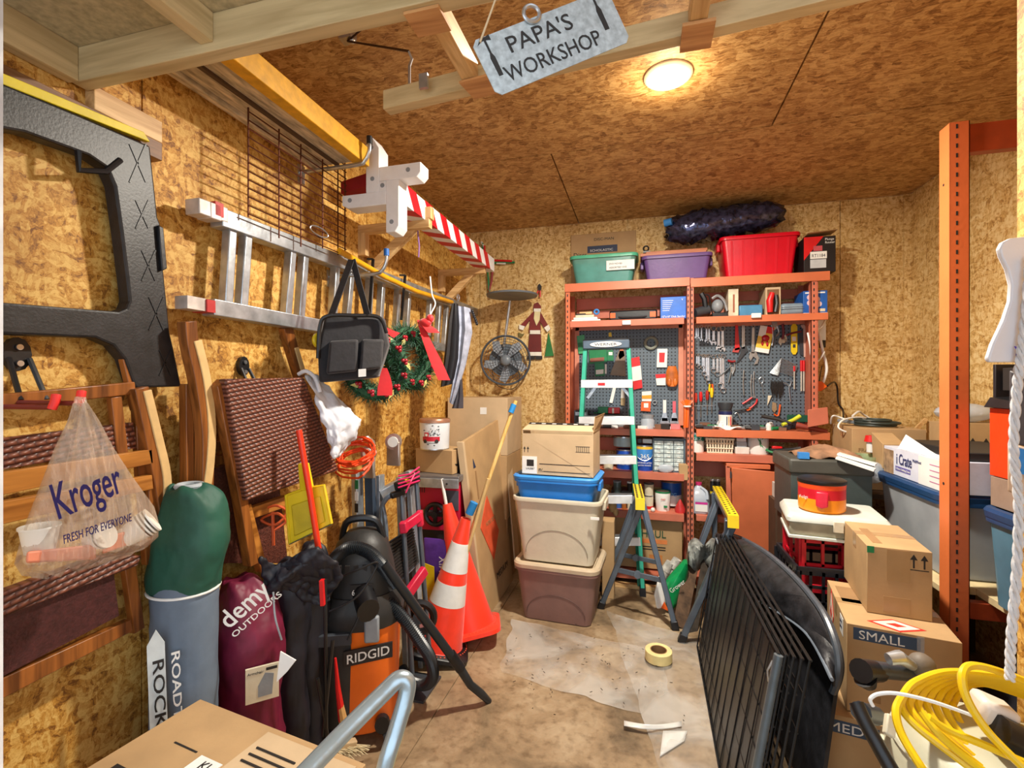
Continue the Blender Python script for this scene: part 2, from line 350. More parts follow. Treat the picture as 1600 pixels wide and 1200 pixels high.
P(T, 'cross_beam', MB().box(.10, .138, .75, 1.18, 2.262, 2.318), PINEY, bevel=.002)
G = wood('plywood', (176, 120, 70), (214, 160, 104), 0)
P(T, 'gusset', MB().prism([(-.475, 1.20, 2.254), (-.38, 1.19, 2.254), (-.38, 1.27, 2.254), (-.46, 1.28, 2.254)], (0, 0, .006)), G)
P(T, 'gusset', MB().box(-.49, -.41, .92, .99, 2.232, 2.239), G)
P(T, 'gusset', MB().box(.085, .155, 1.14, 1.23, 2.252, 2.260).box(.085, .155, 1.223, 1.231, 2.26, 2.318), G)
for x in (-.66,): P(T, 'hanger', MB().tube([(x, 1.275, 2.31), (x, 1.275, 2.38), (x + .008, 1.275, 2.40), (x, 1.272, 2.42)], .004), STEEL)
P(T, 'hanger', MB().tube([(-.66, 1.27, 2.42), (-1.04, 1.53, 2.70)], .0035, 6).tube([(-1.04, 1.53, 2.70), (-.55, 1.27, 2.66)], .0035, 6), mat('dark_rod', (52, 22, 14), .5, .5))
P(T, 'hook_plate', MB().box(-1.065, -1.015, 1.51, 1.55, 2.70, ZT).sph((-1.02, 1.53, 2.70), .012), STEEL)
P(T, 'hinge', MB().box(-.60, -.575, 1.215, 1.225, 2.27, 2.31), STEEL)
p = PT(1575, 10, 1.12)
T = S('wood_block', 'short pine block jutting from the top of the right opening', 'wood block', MB().box(.87, 1.2, 1.06, 1.10, 2.31, 2.345), PINE, bevel=.002)
# ---- galvanised sign
A, B, Dn = PT(778, 62, .70), PT(986, -20, .74), PT(777, 152, .70)
F = Face(Dn, B - A, A - Dn); w_, h_ = (B - A).length, (A - Dn).length
T = thing('hanging_sign', "galvanised metal sign reading PAPA'S WORKSHOP hanging on twine", 'sign', F.p(w_ / 2, 0))
c = .008; pl = [(c, 0), (w_ - c, 0), (w_, c), (w_, h_ - c), (w_ - c, h_), (c, h_), (0, h_ - c), (0, c)]
GALV = mat('galvanised', (186, 194, 196), .45, .35, var=.16, scale=120, bump=.05)
poly(T, 'plate', F, pl, GALV, .0015)
text(T, "PAPA'S", F, w_ * .20, h_ * .58, h_ * .40, INK, width=w_ * .46)
text(T, 'WORKSHOP', F, w_ * .11, h_ * .15, h_ * .38, INK, width=w_ * .70)
def hammer(a, b, s):
    poly(T, 'hammer_print', F, [(a - .004 * s, b), (a + .004 * s, b), (a + .0045 * s, b + .032 * s), (a + .0018 * s, b + .040 * s), (a + .002 * s, b + .062 * s), (a - .002 * s, b + .062 * s), (a - .0018 * s, b + .04 * s), (a - .0045 * s, b + .032 * s)], INK, .002)
    poly(T, 'hammer_print', F, [(a + .011 * s, b + .060 * s), (a + .011 * s, b + .070 * s), (a + .004 * s, b + .068 * s), (a - .006 * s, b + .069 * s), (a - .016 * s, b + .058 * s), (a - .006 * s, b + .063 * s), (a + .004 * s, b + .062 * s)], INK, .002)
hammer(w_ * .085, h_ * .30, .85); hammer(w_ * .88, h_ * .34, .95)
P(T, 'twine', MB().tube([F.p(.012, h_ - .006, .003), V((F.p(.10, h_).x, F.p(.10, h_).y, 2.16)), F.p(w_ - .012, h_ - .006, .003)], .0016, 6), mat('twine', (214, 188, 150), .8))
P(T, 'hook', MB().torus(F.p(w_ * .44, h_ + .004, .004), F.N, .012, .003), STEEL)
# ================================================================ left wall
# ---- big black plastic door frame panel with yellow strip
XP = -1.39
out = [(-60, 105), (0, 128), (120, 178), (235, 228), (243, 300), (247, 340), (252, 352), (248, 358), (257, 430), (266, 520), (272, 545), (284, 604), (212, 606), (206, 590), (196, 562), (178, 540), (150, 528), (0, 522), (-60, 520), (-60, 470), (0, 472), (100, 480), (186, 487), (198, 482), (203, 470), (200, 440), (190, 360), (180, 290), (168, 262), (140, 243), (110, 232), (40, 207), (0, 200), (-60, 182)]
T = thing('door_frame_panel', 'large black moulded plastic door frame panel hung on the left wall', 'panel', PX(120, 522, XP))
BLK = mat('black_textured', (30, 30, 33), .42, var=.35, scale=30, bump=.12, bscale=140)
P(T, 'frame', MB().prism([PX(a, b, XP) for a, b in out], (-.045, 0, 0)), BLK, bevel=.006, smooth=False)
FX = lambda a, b: PX(a, b, XP)
for (a, b, s) in ((213, 255, 30), (220, 335, 22), (230, 415, 24), (242, 490, 26), (256, 567, 20)):
    for d in ((-1, -1, 1, 1), (-1, 1, 1, -1)):
        q0, q1 = FX(a + d[0] * s * .36, b + d[1] * s), FX(a + d[2] * s * .36 + 4, b + d[3] * s)
        P(T, 'stiffening_rib', MB().bar(q0, q1, .004, .004, (1, 0, 0)), BLK)
P(T, 'handle', MB().tube([FX(122, 236), FX(123, 266), FX(165, 268), FX(188, 250)], .008, 8), BLACK)
P(T, 'side_rail', MB().prism([FX(243, 352), FX(251, 356), FX(257, 420), FX(249, 424)], (.012, 0, 0)), BLACK, bevel=.003)
S('yellow_strip', 'yellow painted wooden strip above the black frame panel', 'strip', MB().prism([PX(0, 112, -1.40), PX(225, 206, -1.40), PX(235, 222, -1.40), PX(0, 130, -1.40)], (-.02, 0, 0)), mat('yellow_paint', (222, 200, 30), .5, var=.1), bevel=.002)
# ---- black wall hooks for the hanging chairs
def wallhook(px, py, s, label):
    c = PX(px, py, XL + .02); T = thing('wall_hook', label, 'hook', c, 'black folding wall hooks')
    M = Matrix.Translation(c) @ Matrix.Rotation(R(90), 4, 'Y')
    P(T, 'plate', MB().prism([c + V((-.018, .03 * s * math.cos(a), .045 * s * math.sin(a) + .01)) for a in [i * .5236 for i in range(12)]], (.015, 0, 0)), BLACK)
    P(T, 'arm', MB().tube([c + V((0, -.022 * s, .0)), c + V((.05, -.028 * s, -.11 * s))], .006).tube([c + V((0, .022 * s, 0)), c + V((.05, .028 * s, -.11 * s))], .006), BLACK)
    P(T, 'screw', MB().cyl(c + V((0, 0, .03 * s)), c + V((.004, 0, .03 * s)), .007), STEEL); P(T, 'screw', MB().cyl(c + V((0, 0, -.012)), c + V((.006, 0, -.012)), .007), STEEL)
wallhook(30, 560, .9, 'black wall hook above the hanging chair at far left'); wallhook(383, 576, .8, 'black wall hook above the brown wicker seat')
# ---- folding wicker chairs hung on the wall
WICK = mat('wicker_plain', (96, 50, 38), .5, var=.3, scale=120, bump=.8, bscale=180)
def wicker():
    m = bpy.data.materials.new('wicker'); m.use_nodes = True; nt = m.node_tree; N = nt.nodes; L = nt.links; b = N['Principled BSDF']; b.inputs['Roughness'].default_value = .42
    tc = N.new('ShaderNodeTexCoord'); mp = N.new('ShaderNodeMapping'); mp.inputs['Rotation'].default_value = (R(-8), 0, 0); L.new(tc.outputs['Object'], mp.inputs[0])
    sp = N.new('ShaderNodeSeparateXYZ'); L.new(mp.outputs[0], sp.inputs[0])
    def q(op, a, c=0):
        n = N.new('ShaderNodeMath'); n.operation = op
        for i, x in enumerate((a, c)):
            if isinstance(x, (int, float)): n.inputs[i].default_value = x
            else: L.new(x, n.inputs[i])
        return n.outputs[0]
    Y, Z = q('MULTIPLY', sp.outputs['Y'], 46), q('MULTIPLY', sp.outputs['Z'], 70); par = q('MODULO', q('ADD', q('FLOOR', q('ADD', Y, q('MULTIPLY', q('FLOOR', Z), .5))), 400), 2)
    prof = q('MULTIPLY', q('ABSOLUTE', q('SINE', q('MULTIPLY', Z, 3.1416))), q('ADD', .35, q('MULTIPLY', q('ABSOLUTE', q('SINE', q('MULTIPLY', q('ADD', Y, q('MULTIPLY', q('FLOOR', Z), .5)), 3.1416))), .65)))
    r = N.new('ShaderNodeValToRGB'); e = r.color_ramp.elements; e[0].position = .1; e[0].color = lin((70, 34, 26)) + (1,); e[1].position = .95; e[1].color = lin((142, 86, 66)) + (1,); L.new(prof, r.inputs[0]); L.new(r.outputs[0], b.inputs['Base Color'])
    bp = N.new('ShaderNodeBump'); bp.inputs['Strength'].default_value = .9; bp.inputs['Distance'].default_value = .006; L.new(prof, bp.inputs['Height']); L.new(bp.outputs[0], b.inputs['Normal'])
    return m
WICKER = wicker(); CRM = mat('unvarnished_edge', (216, 180, 122), .6)
def arm(T, X, pts, th=.035, wd=.03, edge=True):
    P(T, 'arm', MB().tube([PX(a, b, X) for a, b in spl2(pts)], [wd * .5] * (len(pts) * 5 - 4), 8), TEAK)
def spl2(pts, k=5): return [(p.x, p.y) for p in spl([(a, b, 0) for a, b in pts], k)]
def curved(T, name, X, cen, half, th, m, k=5):
    P_ = [V((a, b, 0)) for a, b in cen]; s = spl(P_, k); L_, R_ = [], []
    for i, p in enumerate(s):
        d = (s[min(i + 1, len(s) - 1)] - s[max(i - 1, 0)]).normalized(); n = V((-d.y, d.x, 0)) * half; L_.append(p + n); R_.append(p - n)
    mb = MB(); a = [[PX(l.x, l.y, X), PX(r_.x, r_.y, X), PX(r_.x, r_.y, X) + V((-th, 0, 0)), PX(l.x, l.y, X) + V((-th, 0, 0))] for l, r_ in zip(L_, R_)]
    P(T, name, mb.loft(a), m, bevel=.002)
# chair one, at far left
T = thing('folding_chair', 'folded wooden chair with dark woven seat hung at far left', 'chair', PX(120, 1000, XL + .03), 'folded wicker patio chairs on the left wall')
X1 = -1.37
P(T, 'top_rail', MB().bar(PX(-40, 632, X1 - .03), PX(208, 606, X1 - .03), .02, .035), TEAK, bevel=.003)
curved(T, 'arm', X1, [(222, 606), (238, 680), (254, 760), (263, 815)], 11, .03, TEAK)
curved(T, 'edge_strip', X1 + .004, [(231, 610), (248, 680), (262, 745), (262, 808)], 6.5, .012, CRM)
for (a, b) in (((196, 560), (214, 640)), ((214, 610), (222, 770)), ((222, 745), (232, 880)), ((178, 620), (190, 720))):
    P(T, 'frame_post', MB().bar(PX(*a, X1 - .035), PX(*b, X1 - .035), .028, .02, (1, 0, 0)), TEAK, bevel=.002)
P(T, 'back_panel', MB().prism([PX(-40, 690, X1 - .03), PX(208, 660, X1 - .03), PX(214, 700, X1 - .03), PX(-40, 740, X1 - .03)], (-.015, 0, 0)), WICKER)
for (l, r_, h) in ((745, 702, 22), (792, 742, 22)):
    P(T, 'slat', MB().prism([PX(-40, l, X1), PX(238, r_, X1), PX(240, r_ + h, X1), PX(-40, l + h + 16, X1)], (-.02, 0, 0)), wood('teak_slat', (140, 84, 30), (196, 130, 58), 1, rough=.35) if 'teak_slat' not in MC else MC['teak_slat'], bevel=.002)
P(T, 'leg', MB().bar(PX(236, 745, X1 - .02), PX(246, 900, X1 - .02), .035, .022, (1, 0, 0)), TEAK, bevel=.002)
P(T, 'leg', MB().bar(PX(196, 860, X1 - .03), PX(214, 985, X1 - .03), .03, .022, (1, 0, 0)), TEAK, bevel=.002)
P(T, 'seat', MB().prism([PX(-50, 945, X1 + .02), PX(160, 868, X1 + .02), PX(222, 868, X1 + .02), PX(216, 884, X1 + .02), PX(-50, 985, X1 + .02)], (-.03, 0, 0)), WICKER, bevel=.004)
P(T, 'seat_panel', MB().prism([PX(-50, 985, X1), PX(178, 896, X1), PX(186, 962, X1), PX(-50, 1085, X1)], (-.02, 0, 0)), mat('dark_wicker', (72, 34, 34), .5, var=.2, scale=90, bump=.5, bscale=150))
P(T, 'bottom_rail', MB().prism([PX(-50, 1085, X1), PX(205, 968, X1), PX(208, 986, X1), PX(-50, 1120, X1)], (-.025, 0, 0)), TEAK, bevel=.002)
# chair two, right of it
T = thing('folding_chair', 'folded wooden chair with brown wicker seat hung beside the silver ladder', 'chair', PX(430, 860, XL + .03), 'folded wicker patio chairs on the left wall')
X2 = -1.33
curved(T, 'arm', X2, [(299, 502), (303, 540), (316, 600), (326, 680), (325, 765)], 9, .035, TEAK)
curved(T, 'edge_strip', X2 + .004, [(310, 532), (324, 590), (332, 660), (330, 720), (324, 765)], 6, .012, CRM)
curved(T, 'arm', X2 - .06, [(451, 512), (460, 545), (474, 590)], 7, .03, TEAK)
curved(T, 'edge_strip', X2 - .055, [(464, 543), (476, 585)], 3, .01, CRM)
for (a, b) in (((291, 600), (292, 800)), ((304, 590), (306, 900)), ((318, 620), (322, 860)), ((345, 605), (392, 850))):
    P(T, 'frame_post', MB().bar(PX(*a, X2 - .05), PX(*b, X2 - .05), .026, .03, (1, 0, 0)), TEAK, bevel=.002)
for y in (700, 722): P(T, 'slat', MB().bar(PX(318, y, X2 - .06), PX(400, y - 12, X2 - .06), .018, .03), TEAK)
P(T, 'back_panel', MB().prism([PX(330, 735, X2 - .07), PX(430, 700, X2 - .07), PX(450, 880, X2 - .07), PX(345, 880, X2 - .07)], (-.015, 0, 0)), WICK)
P(T, 'brace', MB().prism([PX(374, 690, X2 - .08), PX(386, 688, X2 - .08), PX(400, 780, X2 - .08), PX(388, 782, X2 - .08)], (-.015, 0, 0)), TEAK)
P(T, 'seat', MB().hexa([PX(352, 592, X2 + .05), PX(476, 590, X2 + .05), PX(530, 735, X2 + .05), PX(386, 783, X2 + .05)], [PX(352, 592, X2 + .05) + V((-.03, 0, 0)), PX(476, 590, X2 + .05) + V((-.03, 0, 0)), PX(530, 735, X2 + .05) + V((-.03, 0, 0)), PX(386, 783, X2 + .05) + V((-.03, 0, 0))]), WICKER, bevel=.006)
P(T, 'seat_frame', MB().prism([PX(340, 604, X2 + .03), PX(352, 592, X2 + .03), PX(388, 783, X2 + .03), PX(404, 880, X2 + .03), PX(392, 886, X2 + .03), PX(376, 790, X2 + .03)], (-.035, 0, 0)), TEAK, bevel=.002)
P(T, 'front_rail', MB().prism([PX(390, 795, X2 - .01), PX(452, 774, X2 - .01), PX(454, 790, X2 - .01), PX(392, 812, X2 - .01)], (-.03, 0, 0)), MC['teak_slat'], bevel=.002)
P(T, 'leg', MB().bar(PX(382, 790, X2), PX(408, 890, X2), .03, .03, (1, 0, 0)), MC['teak_slat'], bevel=.002)
# ---- red tipped wire rack hooks and the grocery bag
T = thing('double_hook', 'black double hook with red tips carrying the grocery bag', 'hook', PX(60, 625, XL + .02))
REDT = mat('red_rubber', (238, 50, 46), .5)
for (a, b, dy) in ((84, 628, .03), (124, 622, .0)):
    q = PX(a, b, -1.26 - dy)
    P(T, 'arm', MB().tube([V((XL, q.y - .06, q.z + .03)), V((XL + .05, q.y - .045, q.z - .01)), V((q.x, q.y - .005, q.z - .012))], .006), mat('dark_red', (120, 40, 30), .5))
    P(T, 'rubber_tip', MB().tube([q + V((0, -.004, -.016)), q + V((.004, 0, 0)), q + V((.001, .004, .016))], .009, 10), REDT)
XB = -1.20
T = thing('grocery_bag', 'clear plastic grocery bag of cups and packets on the red hook', 'bag', PX(135, 885, XB - .04))
prof = [((118, 630), (134, 630)), ((108, 660), (150, 655)), ((90, 700), (172, 700)), ((72, 750), (200, 745)), ((50, 810), (232, 790)), ((38, 850), (238, 812)), ((30, 880), (238, 836)), ((40, 898), (225, 852)), ((70, 900), (200, 862))]
rings = []
for i, (l, r_) in enumerate(prof):
    a, b = PX(*l, XB), PX(*r_, XB); th = [.012, .02, .035, .05, .065, .07, .07, .05, .02][i]; rg = []
    for k in range(28):
        t = k / 28 * 2 * math.pi; c = (a + b) / 2 + (b - a) / 2 * math.cos(t); f = 1 + .10 * math.sin(k * 2.9 + i * .3)
        rg.append(c + V((th * math.sin(t) * f + .004 * math.sin(k * 4.1), 0, .008 * math.sin(k * 3.3) * (i / 8))))
    rings.append(rg)
BAGM = mat('bag_film', (206, 186, 166), .22, alpha=.38, var=.25, scale=30, bump=1, bscale=26, stretch=(1, 6, .6))
P(T, 'film', MB().loft(rings), BAGM, smooth=True)
P(T, 'handle', MB().tube([PX(118, 640, XB), PX(122, 622, XB - .01), PX(130, 622, XB - .01), PX(134, 640, XB)], .006), BAGM)
fa, fb = PX(88, 812, XB + .07), PX(190, 768, XB + .07)
F = Face(fa, fb - fa, V((0, 0, 1))); PUR = mat('purple_print', (28, 24, 84), .4, bump=0)
text(T, 'Kroger', F, 0, 0, .105, PUR, width=(fb - fa).length, bold=.003)
F = Face(PX(98, 850, XB + .075), PX(204, 814, XB + .075) - PX(98, 850, XB + .075), V((0, 0, 1)))
text(T, 'FRESH FOR EVERYONE', F, 0, 0, .026, PUR, width=(PX(204, 814, XB + .075) - PX(98, 850, XB + .075)).length)
def cup(c, r_, h, ax, label, n=1):
    c = V(c); ax = V(ax).normalized(); u, w2 = perp(ax)
    mb = MB(Matrix.Translation(c) @ basis(V((0, 0, 0)), u, w2, ax))
    mb.lathe([(r_ * .75, 0), (r_, h), (r_ * 1.06, h), (r_ * 1.06, h + .004), (r_ * .95, h), (r_ * .72, .004)], 20)
    for k in range(1, n): mb.lathe([(r_, h + .008 * k), (r_ * 1.06, h + .008 * k), (r_ * 1.06, h + .004 + .008 * k), (r_ * .9, h + .003 + .008 * k)], 20)
    return S('plastic_cup', label, 'cup', mb, mat('cup_white', (240, 236, 226), .5, var=.03, bump=0), 'cups inside the grocery bag')
cup(PX(62, 862, XB), .032, .05, (0, 0, 1), 'white cup at the left inside the hanging grocery bag')
cup(PX(192, 842, XB + .01), .030, .04, (.5, .6, .5), 'tilted stack of white cups right inside the grocery bag', 4)
cup(PX(140, 845, XB), .026, .03, (.9, .2, .3), 'round white cup in the middle of the grocery bag', 2)
S('food_packet', 'pink packet along the bottom of the grocery bag', 'packet', MB().hexa([PX(40, 880, XB - .02), PX(150, 874, XB - .02), PX(150, 874, XB + .03), PX(40, 880, XB + .03)], [PX(42, 862, XB - .02), PX(150, 850, XB - .02), PX(150, 850, XB + .03), PX(42, 862, XB + .03)]), mat('salmon', (228, 140, 110), .5), bevel=.004)
S('food_packet', 'orange packet at the right bottom of the grocery bag', 'packet', MB().hexa([PX(160, 866, XB - .02), PX(226, 842, XB - .02), PX(226, 842, XB + .03), PX(160, 866, XB + .03)], [PX(160, 840, XB - .02), PX(226, 822, XB - .02), PX(226, 822, XB + .03), PX(160, 840, XB + .03)]), mat('salmon2', (226, 120, 80), .5), bevel=.004)
# ---- rusty wire grid panel
XG = -1.33
T = thing('wire_grid_panel', 'rusty wire grid panel hanging in front of the left wall', 'wire panel', PX(460, 380, XG))
y0, y1 = PX(386, 300, XG).y, PX(540, 300, XG).y; zt = PX(388, 113, XG).z; zb = PX(520, 395, XG).z
mb = MB()
for px in (388, 436, 470, 504, 528, 539):
    y = PX(px, 300, XG).y; mb.tube([(XG, y, zb - (.03 if px in (436, 470) else 0)), (XG, y, zt)], .003, 5)
P(T, 'upright_wires', mb, WIRE, label='upright rusty wires')
mb = MB(); n = 17
for i in range(n): z = zt - .02 - (zt - zb) * i / n; mb.tube([(XG + .004, y0, z), (XG + .004, y1, z)], .0026, 5)
P(T, 'cross_wires', mb, WIRE)
P(T, 'hanging_clip', MB().torus(PX(499, 362, XG + .01), (1, 0, 0), .018, .003, sx=3.2), STEEL)
# ---- weathered scaffold plank / old wooden ladder up at the ceiling
T = thing('scaffold_plank', 'weathered plank with yellow edge stored high along the left wall', 'plank', (-1.25, 1.5, 2.4))
X0 = -1.38; ya, yb = 1.0, 1.83
PAINT = mat('worn_paint', (196, 178, 150), .8, var=.35, scale=22, bump=.4, stretch=(3, .6, 1))
P(T, 'board', MB().box(X0, -1.20, ya, yb, 2.415, 2.44), PAINT, bevel=.003)
P(T, 'rail', MB().box(-1.205, -1.155, ya, yb + .03, 2.40, 2.48), mat('yellow_worn', (222, 164, 30), .5, var=.12, scale=30), bevel=.003, label='yellow worn rail')
P(T, 'rail', MB().box(X0 - .03, X0, ya, yb, 2.40, 2.46), PAINT, bevel=.003)
P(T, 'centre_batten', MB().box(-1.30, -1.285, ya, yb, 2.405, 2.415), mat('dark_crack', (84, 62, 42), .8))
q = PT(560, 245, 2.05)
S('red_cloth', 'red cloth tucked behind the plank beside the white post', 'cloth', MB().hexa([(-1.40, 2.0, 2.36), (-1.18, 2.0, 2.40), (-1.18, 2.1, 2.40), (-1.40, 2.1, 2.36)], [(-1.40, 2.0, 2.42), (-1.18, 2.0, 2.46), (-1.18, 2.1, 2.46), (-1.40, 2.1, 2.42)]), mat('dark_red_cloth', (150, 20, 24), .8), bevel=.006)
def bighook(z, y, x1, label, tip):
    T = thing('storage_hook', label, 'hook', (XL, y, z), 'bent steel storage hooks on the left wall')
    P(T, 'arm', MB().tube(spl([(XL, y, z), (XL + .06, y, z), (x1 - .05, y, z), (x1 - .01, y, z + .015), (x1 + .01, y, z + .05), (x1 + .012, y, z + .085)]), .009, 10), STEEL)
    P(T, 'tip', MB().tube([(x1 + .012, y, z + .08), (x1 + .012, y, z + .112)], .0125, 12), tip)
    P(T, 'plate', MB().box(XL, XL + .006, y - .02, y + .02, z - .05, z + .03), STEEL)
bighook(2.385, 1.80, -1.13, 'steel hook holding the yellow edged plank', BLACK)
bighook(PX(580, 437, -1.3).z, 2.0, -1.165, 'steel hook with blue tip holding the black folding seat', mat('blue_rubber', (26, 96, 176), .5))
# ---- extension ladder on its side
T = thing('extension_ladder', 'long silver extension ladder hung sideways on the left wall', 'ladder', (-1.4, 1.6, 1.7))
XT = -1.385
t0, t1 = PX(338, 332, XT), PX(740, 484, XT); b0, b1 = PX(292, 474, XT), PX(700, 540, XT)
b1 = V((XT, t1.y, b0.z - .0)); b1.z = PX(700, 540, XT).z
def lat(y, a, b): return a + (b - a) * ((y - a.y) / (b.y - a.y))
REDM = mat('red_cap', (190, 40, 40), .5)
P(T, 'rail', MB().bar(PX(338, 340, XT), PX(742, 488, XT), .055, .062), ALU, bevel=.003)
P(T, 'rail', MB().bar(PX(325, 480, XT), PX(700, 545, XT), .055, .055), ALU, bevel=.003)
P(T, 'rail_end', MB().bar(PX(300, 322, XT), PX(346, 338, XT), .058, .05).bar(PX(318, 329, XT + .001), PX(335, 335, XT + .001), .06, .052), mat('ladder_end', (200, 190, 184), .5, .3, var=.2), bevel=.003)
P(T, 'red_cap', MB().bar(PX(325, 326, XT), PX(338, 331, XT), .062, .045), REDM); P(T, 'red_cap', MB().bar(PX(312, 478, XT), PX(325, 480, XT), .062, .04), REDM)
P(T, 'rail_end', MB().bar(PX(283, 472, XT), PX(312, 477, XT), .05, .04), MC['ladder_end'])
for (a, b, c, d) in ((360, 345, 352, 482), (385, 355, 376, 486), (455, 385, 446, 495), (475, 390, 467, 500), (524, 415, 519, 500), (548, 420, 540, 505), (578, 425, 574, 510), (597, 432, 592, 512), (622, 447, 618, 512), (638, 452, 634, 515), (672, 465, 668, 525), (686, 475, 682, 540), (698, 478, 693, 540)):
    P(T, 'rung', MB().bar(PX(a, b - 4, XT), PX(c, d, XT), .035, .032, (0, 1, 0)), ALU, bevel=.004)
P(T, 'guide_bracket', MB().box(XT + .03, XT + .05, PX(720, 505, XT).y - .05, PX(720, 505, XT).y + .05, PX(720, 505, XT).z - .15, PX(720, 505, XT).z - .13), ALU)
S('yellow_pole', 'yellow pole lying along the top of the silver ladder', 'pole', MB().tube([PX(530, 392, -1.32), PX(600, 432, -1.32), PX(650, 455, -1.32), PX(706, 472, -1.33)], .014, 10), mat('yellow_pole', (232, 168, 26), .35))
for k, (a, b, c, d) in enumerate(((718 / 1, 440, 578, 500), (935, 0, 0, 0))):
    pass
for px, py0, py1, lb in ((583, 405, 492, 'black strap hook hanging left over the silver ladder rungs'), (633, 430, 500, 'black strap hook hanging right over the silver ladder rungs')):
    S('strap_hook', lb, 'strap', MB().bar(PX(px, py0, -1.33), PX(px - 6, py1, -1.33), .014, .008, (0, 1, 0)).bar(PX(px, py0, -1.33), PX(px - 9, py0, -1.36), .014, .008), BLACK)
# ---- pine wall brackets and the striped post
def bracket(y, z, x1, label):
    T = thing('wall_bracket', label, 'bracket', (XL, y, z), 'pine brackets under the striped post')
    P(T, 'upright', MB().box(XL, XL + .045, y, y + .038, z - .16, z - .04), PINEZ, bevel=.002)
    P(T, 'arm', MB().box(XL, x1, y, y + .038, z - .045, z), PINE, bevel=.002)
    P(T, 'brace', MB().bar((XL + .0, y + .045, z - .27), (x1 - .10, y + .045, z - .02), .05, .035, (0, 1, 0)), PINE, bevel=.002)
    P(T, 'stop', MB().box(x1 - .03, x1 + .01, y, y + .04, z, z + .06), PINEZ, bevel=.002)
def prj(p):
    d = p - O; dep = -SA * d.x + CA * d.y; return (800 + FP * (CA * d.x + SA * d.y) / dep, 600 - FP * d.z / dep)
bracket(2.24, 2.292, -1.05, 'pine wall bracket nearer the white crossed feet')
bracket(3.27, 2.292, -1.10, 'pine wall bracket near the room corner')
T = thing('striped_post', 'white timber post with red chevron stripes and white crossed feet', 'post', (-1.09, 2.6, 2.29))
WP = mat('white_wood', (238, 238, 240), .5, var=.04); RP = mat('red_paint', (200, 16, 32), .45, var=.06)
px_, pz_ = -1.12, 2.335; hw = .048
P(T, 'post', MB().box(px_ - hw, px_ + hw, 1.98, 3.42, pz_ - hw, pz_ + hw), WP, bevel=.002)
for i in range(7):
    y = 2.12 + i * .185; h = .09; o_ = hw + .0015; s_ = -.07
    mb = MB()
    for a0, a1, n_ in (((px_ + o_, -o_), (px_ + o_, o_), 0), ((px_ - o_, -o_), (px_ + o_, -o_), 1)):
        pass
    # bottom face chevron half and side face chevron half meet at the lower right arris
    mb.hexa([(px_ - o_, y - .085, pz_ - o_), (px_ + o_, y, pz_ - o_), (px_ + o_, y + h, pz_ - o_), (px_ - o_, y - .085 + h, pz_ - o_)], [(px_ - o_, y - .085, pz_ - o_ + .001), (px_ + o_, y, pz_ - o_ + .001), (px_ + o_, y + h, pz_ - o_ + .001), (px_ - o_, y - .085 + h, pz_ - o_ + .001)])
    mb.hexa([(px_ + o_, y, pz_ - o_), (px_ + o_, y + s_, pz_ + o_), (px_ + o_, y + s_ + h, pz_ + o_), (px_ + o_, y + h, pz_ - o_)], [(px_ + o_ - .001, y, pz_ - o_), (px_ + o_ - .001, y + s_, pz_ + o_), (px_ + o_ - .001, y + s_ + h, pz_ + o_), (px_ + o_ - .001, y + h, pz_ - o_)])
    P(T, 'stripe', mb, RP, smooth=False)
yf = 1.90; fw = .045
def foot(pts): P(T, 'foot', MB().prism([(px_ + a, yf, pz_ + b) for a, b in pts], (0, .08, 0)), WP, bevel=.003)
foot([(-.012, -.03), (-.078, -.03), (-.078, .215), (-.045, .215), (-.012, .165)]); foot([(-.012, -.03), (.022, -.03), (.022, .015), (-.012, .015)])
foot([(-.012, .015), (.17, .015), (.19, .035), (.19, .078), (-.012, .078)])
foot([(.022, .015), (.085, .015), (.085, -.19), (.065, -.215), (.022, -.215)])
foot([(.022, -.03), (-.20, -.03), (-.20, -.075), (-.17, -.09), (.022, -.09)])
for a, b in ((-.05, .17), (.13, .05), (.05, -.17), (-.16, -.055), (-.045, .03), (.005, -.005)):
    P(T, 'screw_head', MB().cyl((px_ + a, yf - .002, pz_ + b), (px_ + a, yf + .003, pz_ + b), .010), GREY)
S('purple_string', 'purple string dangling below the striped post', 'string', MB().tube([PT(653, 345, 2.5), PT(653, 365, 2.5), PT(655, 385, 2.5), PT(654, 402, 2.5)], .004, 6).torus(PT(654, 352, 2.5), (0, 1, 0), .014, .002), mat('purple_string', (150, 110, 170), .7))
# ---- black folding seat on its strap
XS = -1.12
T = thing('stadium_chair', 'black padded folding seat hanging by its strap from the hook', 'seat', PX(555, 600, XS - .05))
q = lambda a, b, X=XS: PX(a, b, X)
def sheet(pts, k=.03, X=XS):
    return MB().prism([q(a, b, X) for a, b in pts], (-k, 0, 0))
FAB = mat('black_fabric', (26, 24, 30), .75, var=.25, scale=40, bump=.3, sheen=.3)
qa = lambda a, b, t: PT(a, b, t)
P(T, 'cushion', MB().hexa([qa(508, 492, 1.92), qa(598, 496, 2.02), qa(606, 540, 2.02), qa(590, 590, 2.0), qa(498, 598, 1.90), qa(496, 545, 1.9)], [qa(510, 492, 2.0), qa(602, 496, 2.1), qa(610, 540, 2.1), qa(594, 590, 2.08), qa(502, 598, 1.98), qa(500, 545, 1.98)]), FAB, bevel=.012)
P(T, 'tube_frame', MB().tube(spl([qa(497, 560, 1.89), qa(500, 510, 1.895), qa(512, 494, 1.9), qa(555, 493, 1.95), qa(592, 496, 2.0), qa(604, 520, 2.0)]), .008, 8), BLACK)
P(T, 'pad', MB().hexa([qa(515, 533, 1.88), qa(560, 530, 1.92), qa(558, 580, 1.92), qa(510, 585, 1.86)], [qa(515, 533, 1.95), qa(560, 530, 1.99), qa(558, 580, 1.99), qa(510, 585, 1.93)]), FAB, bevel=.01)
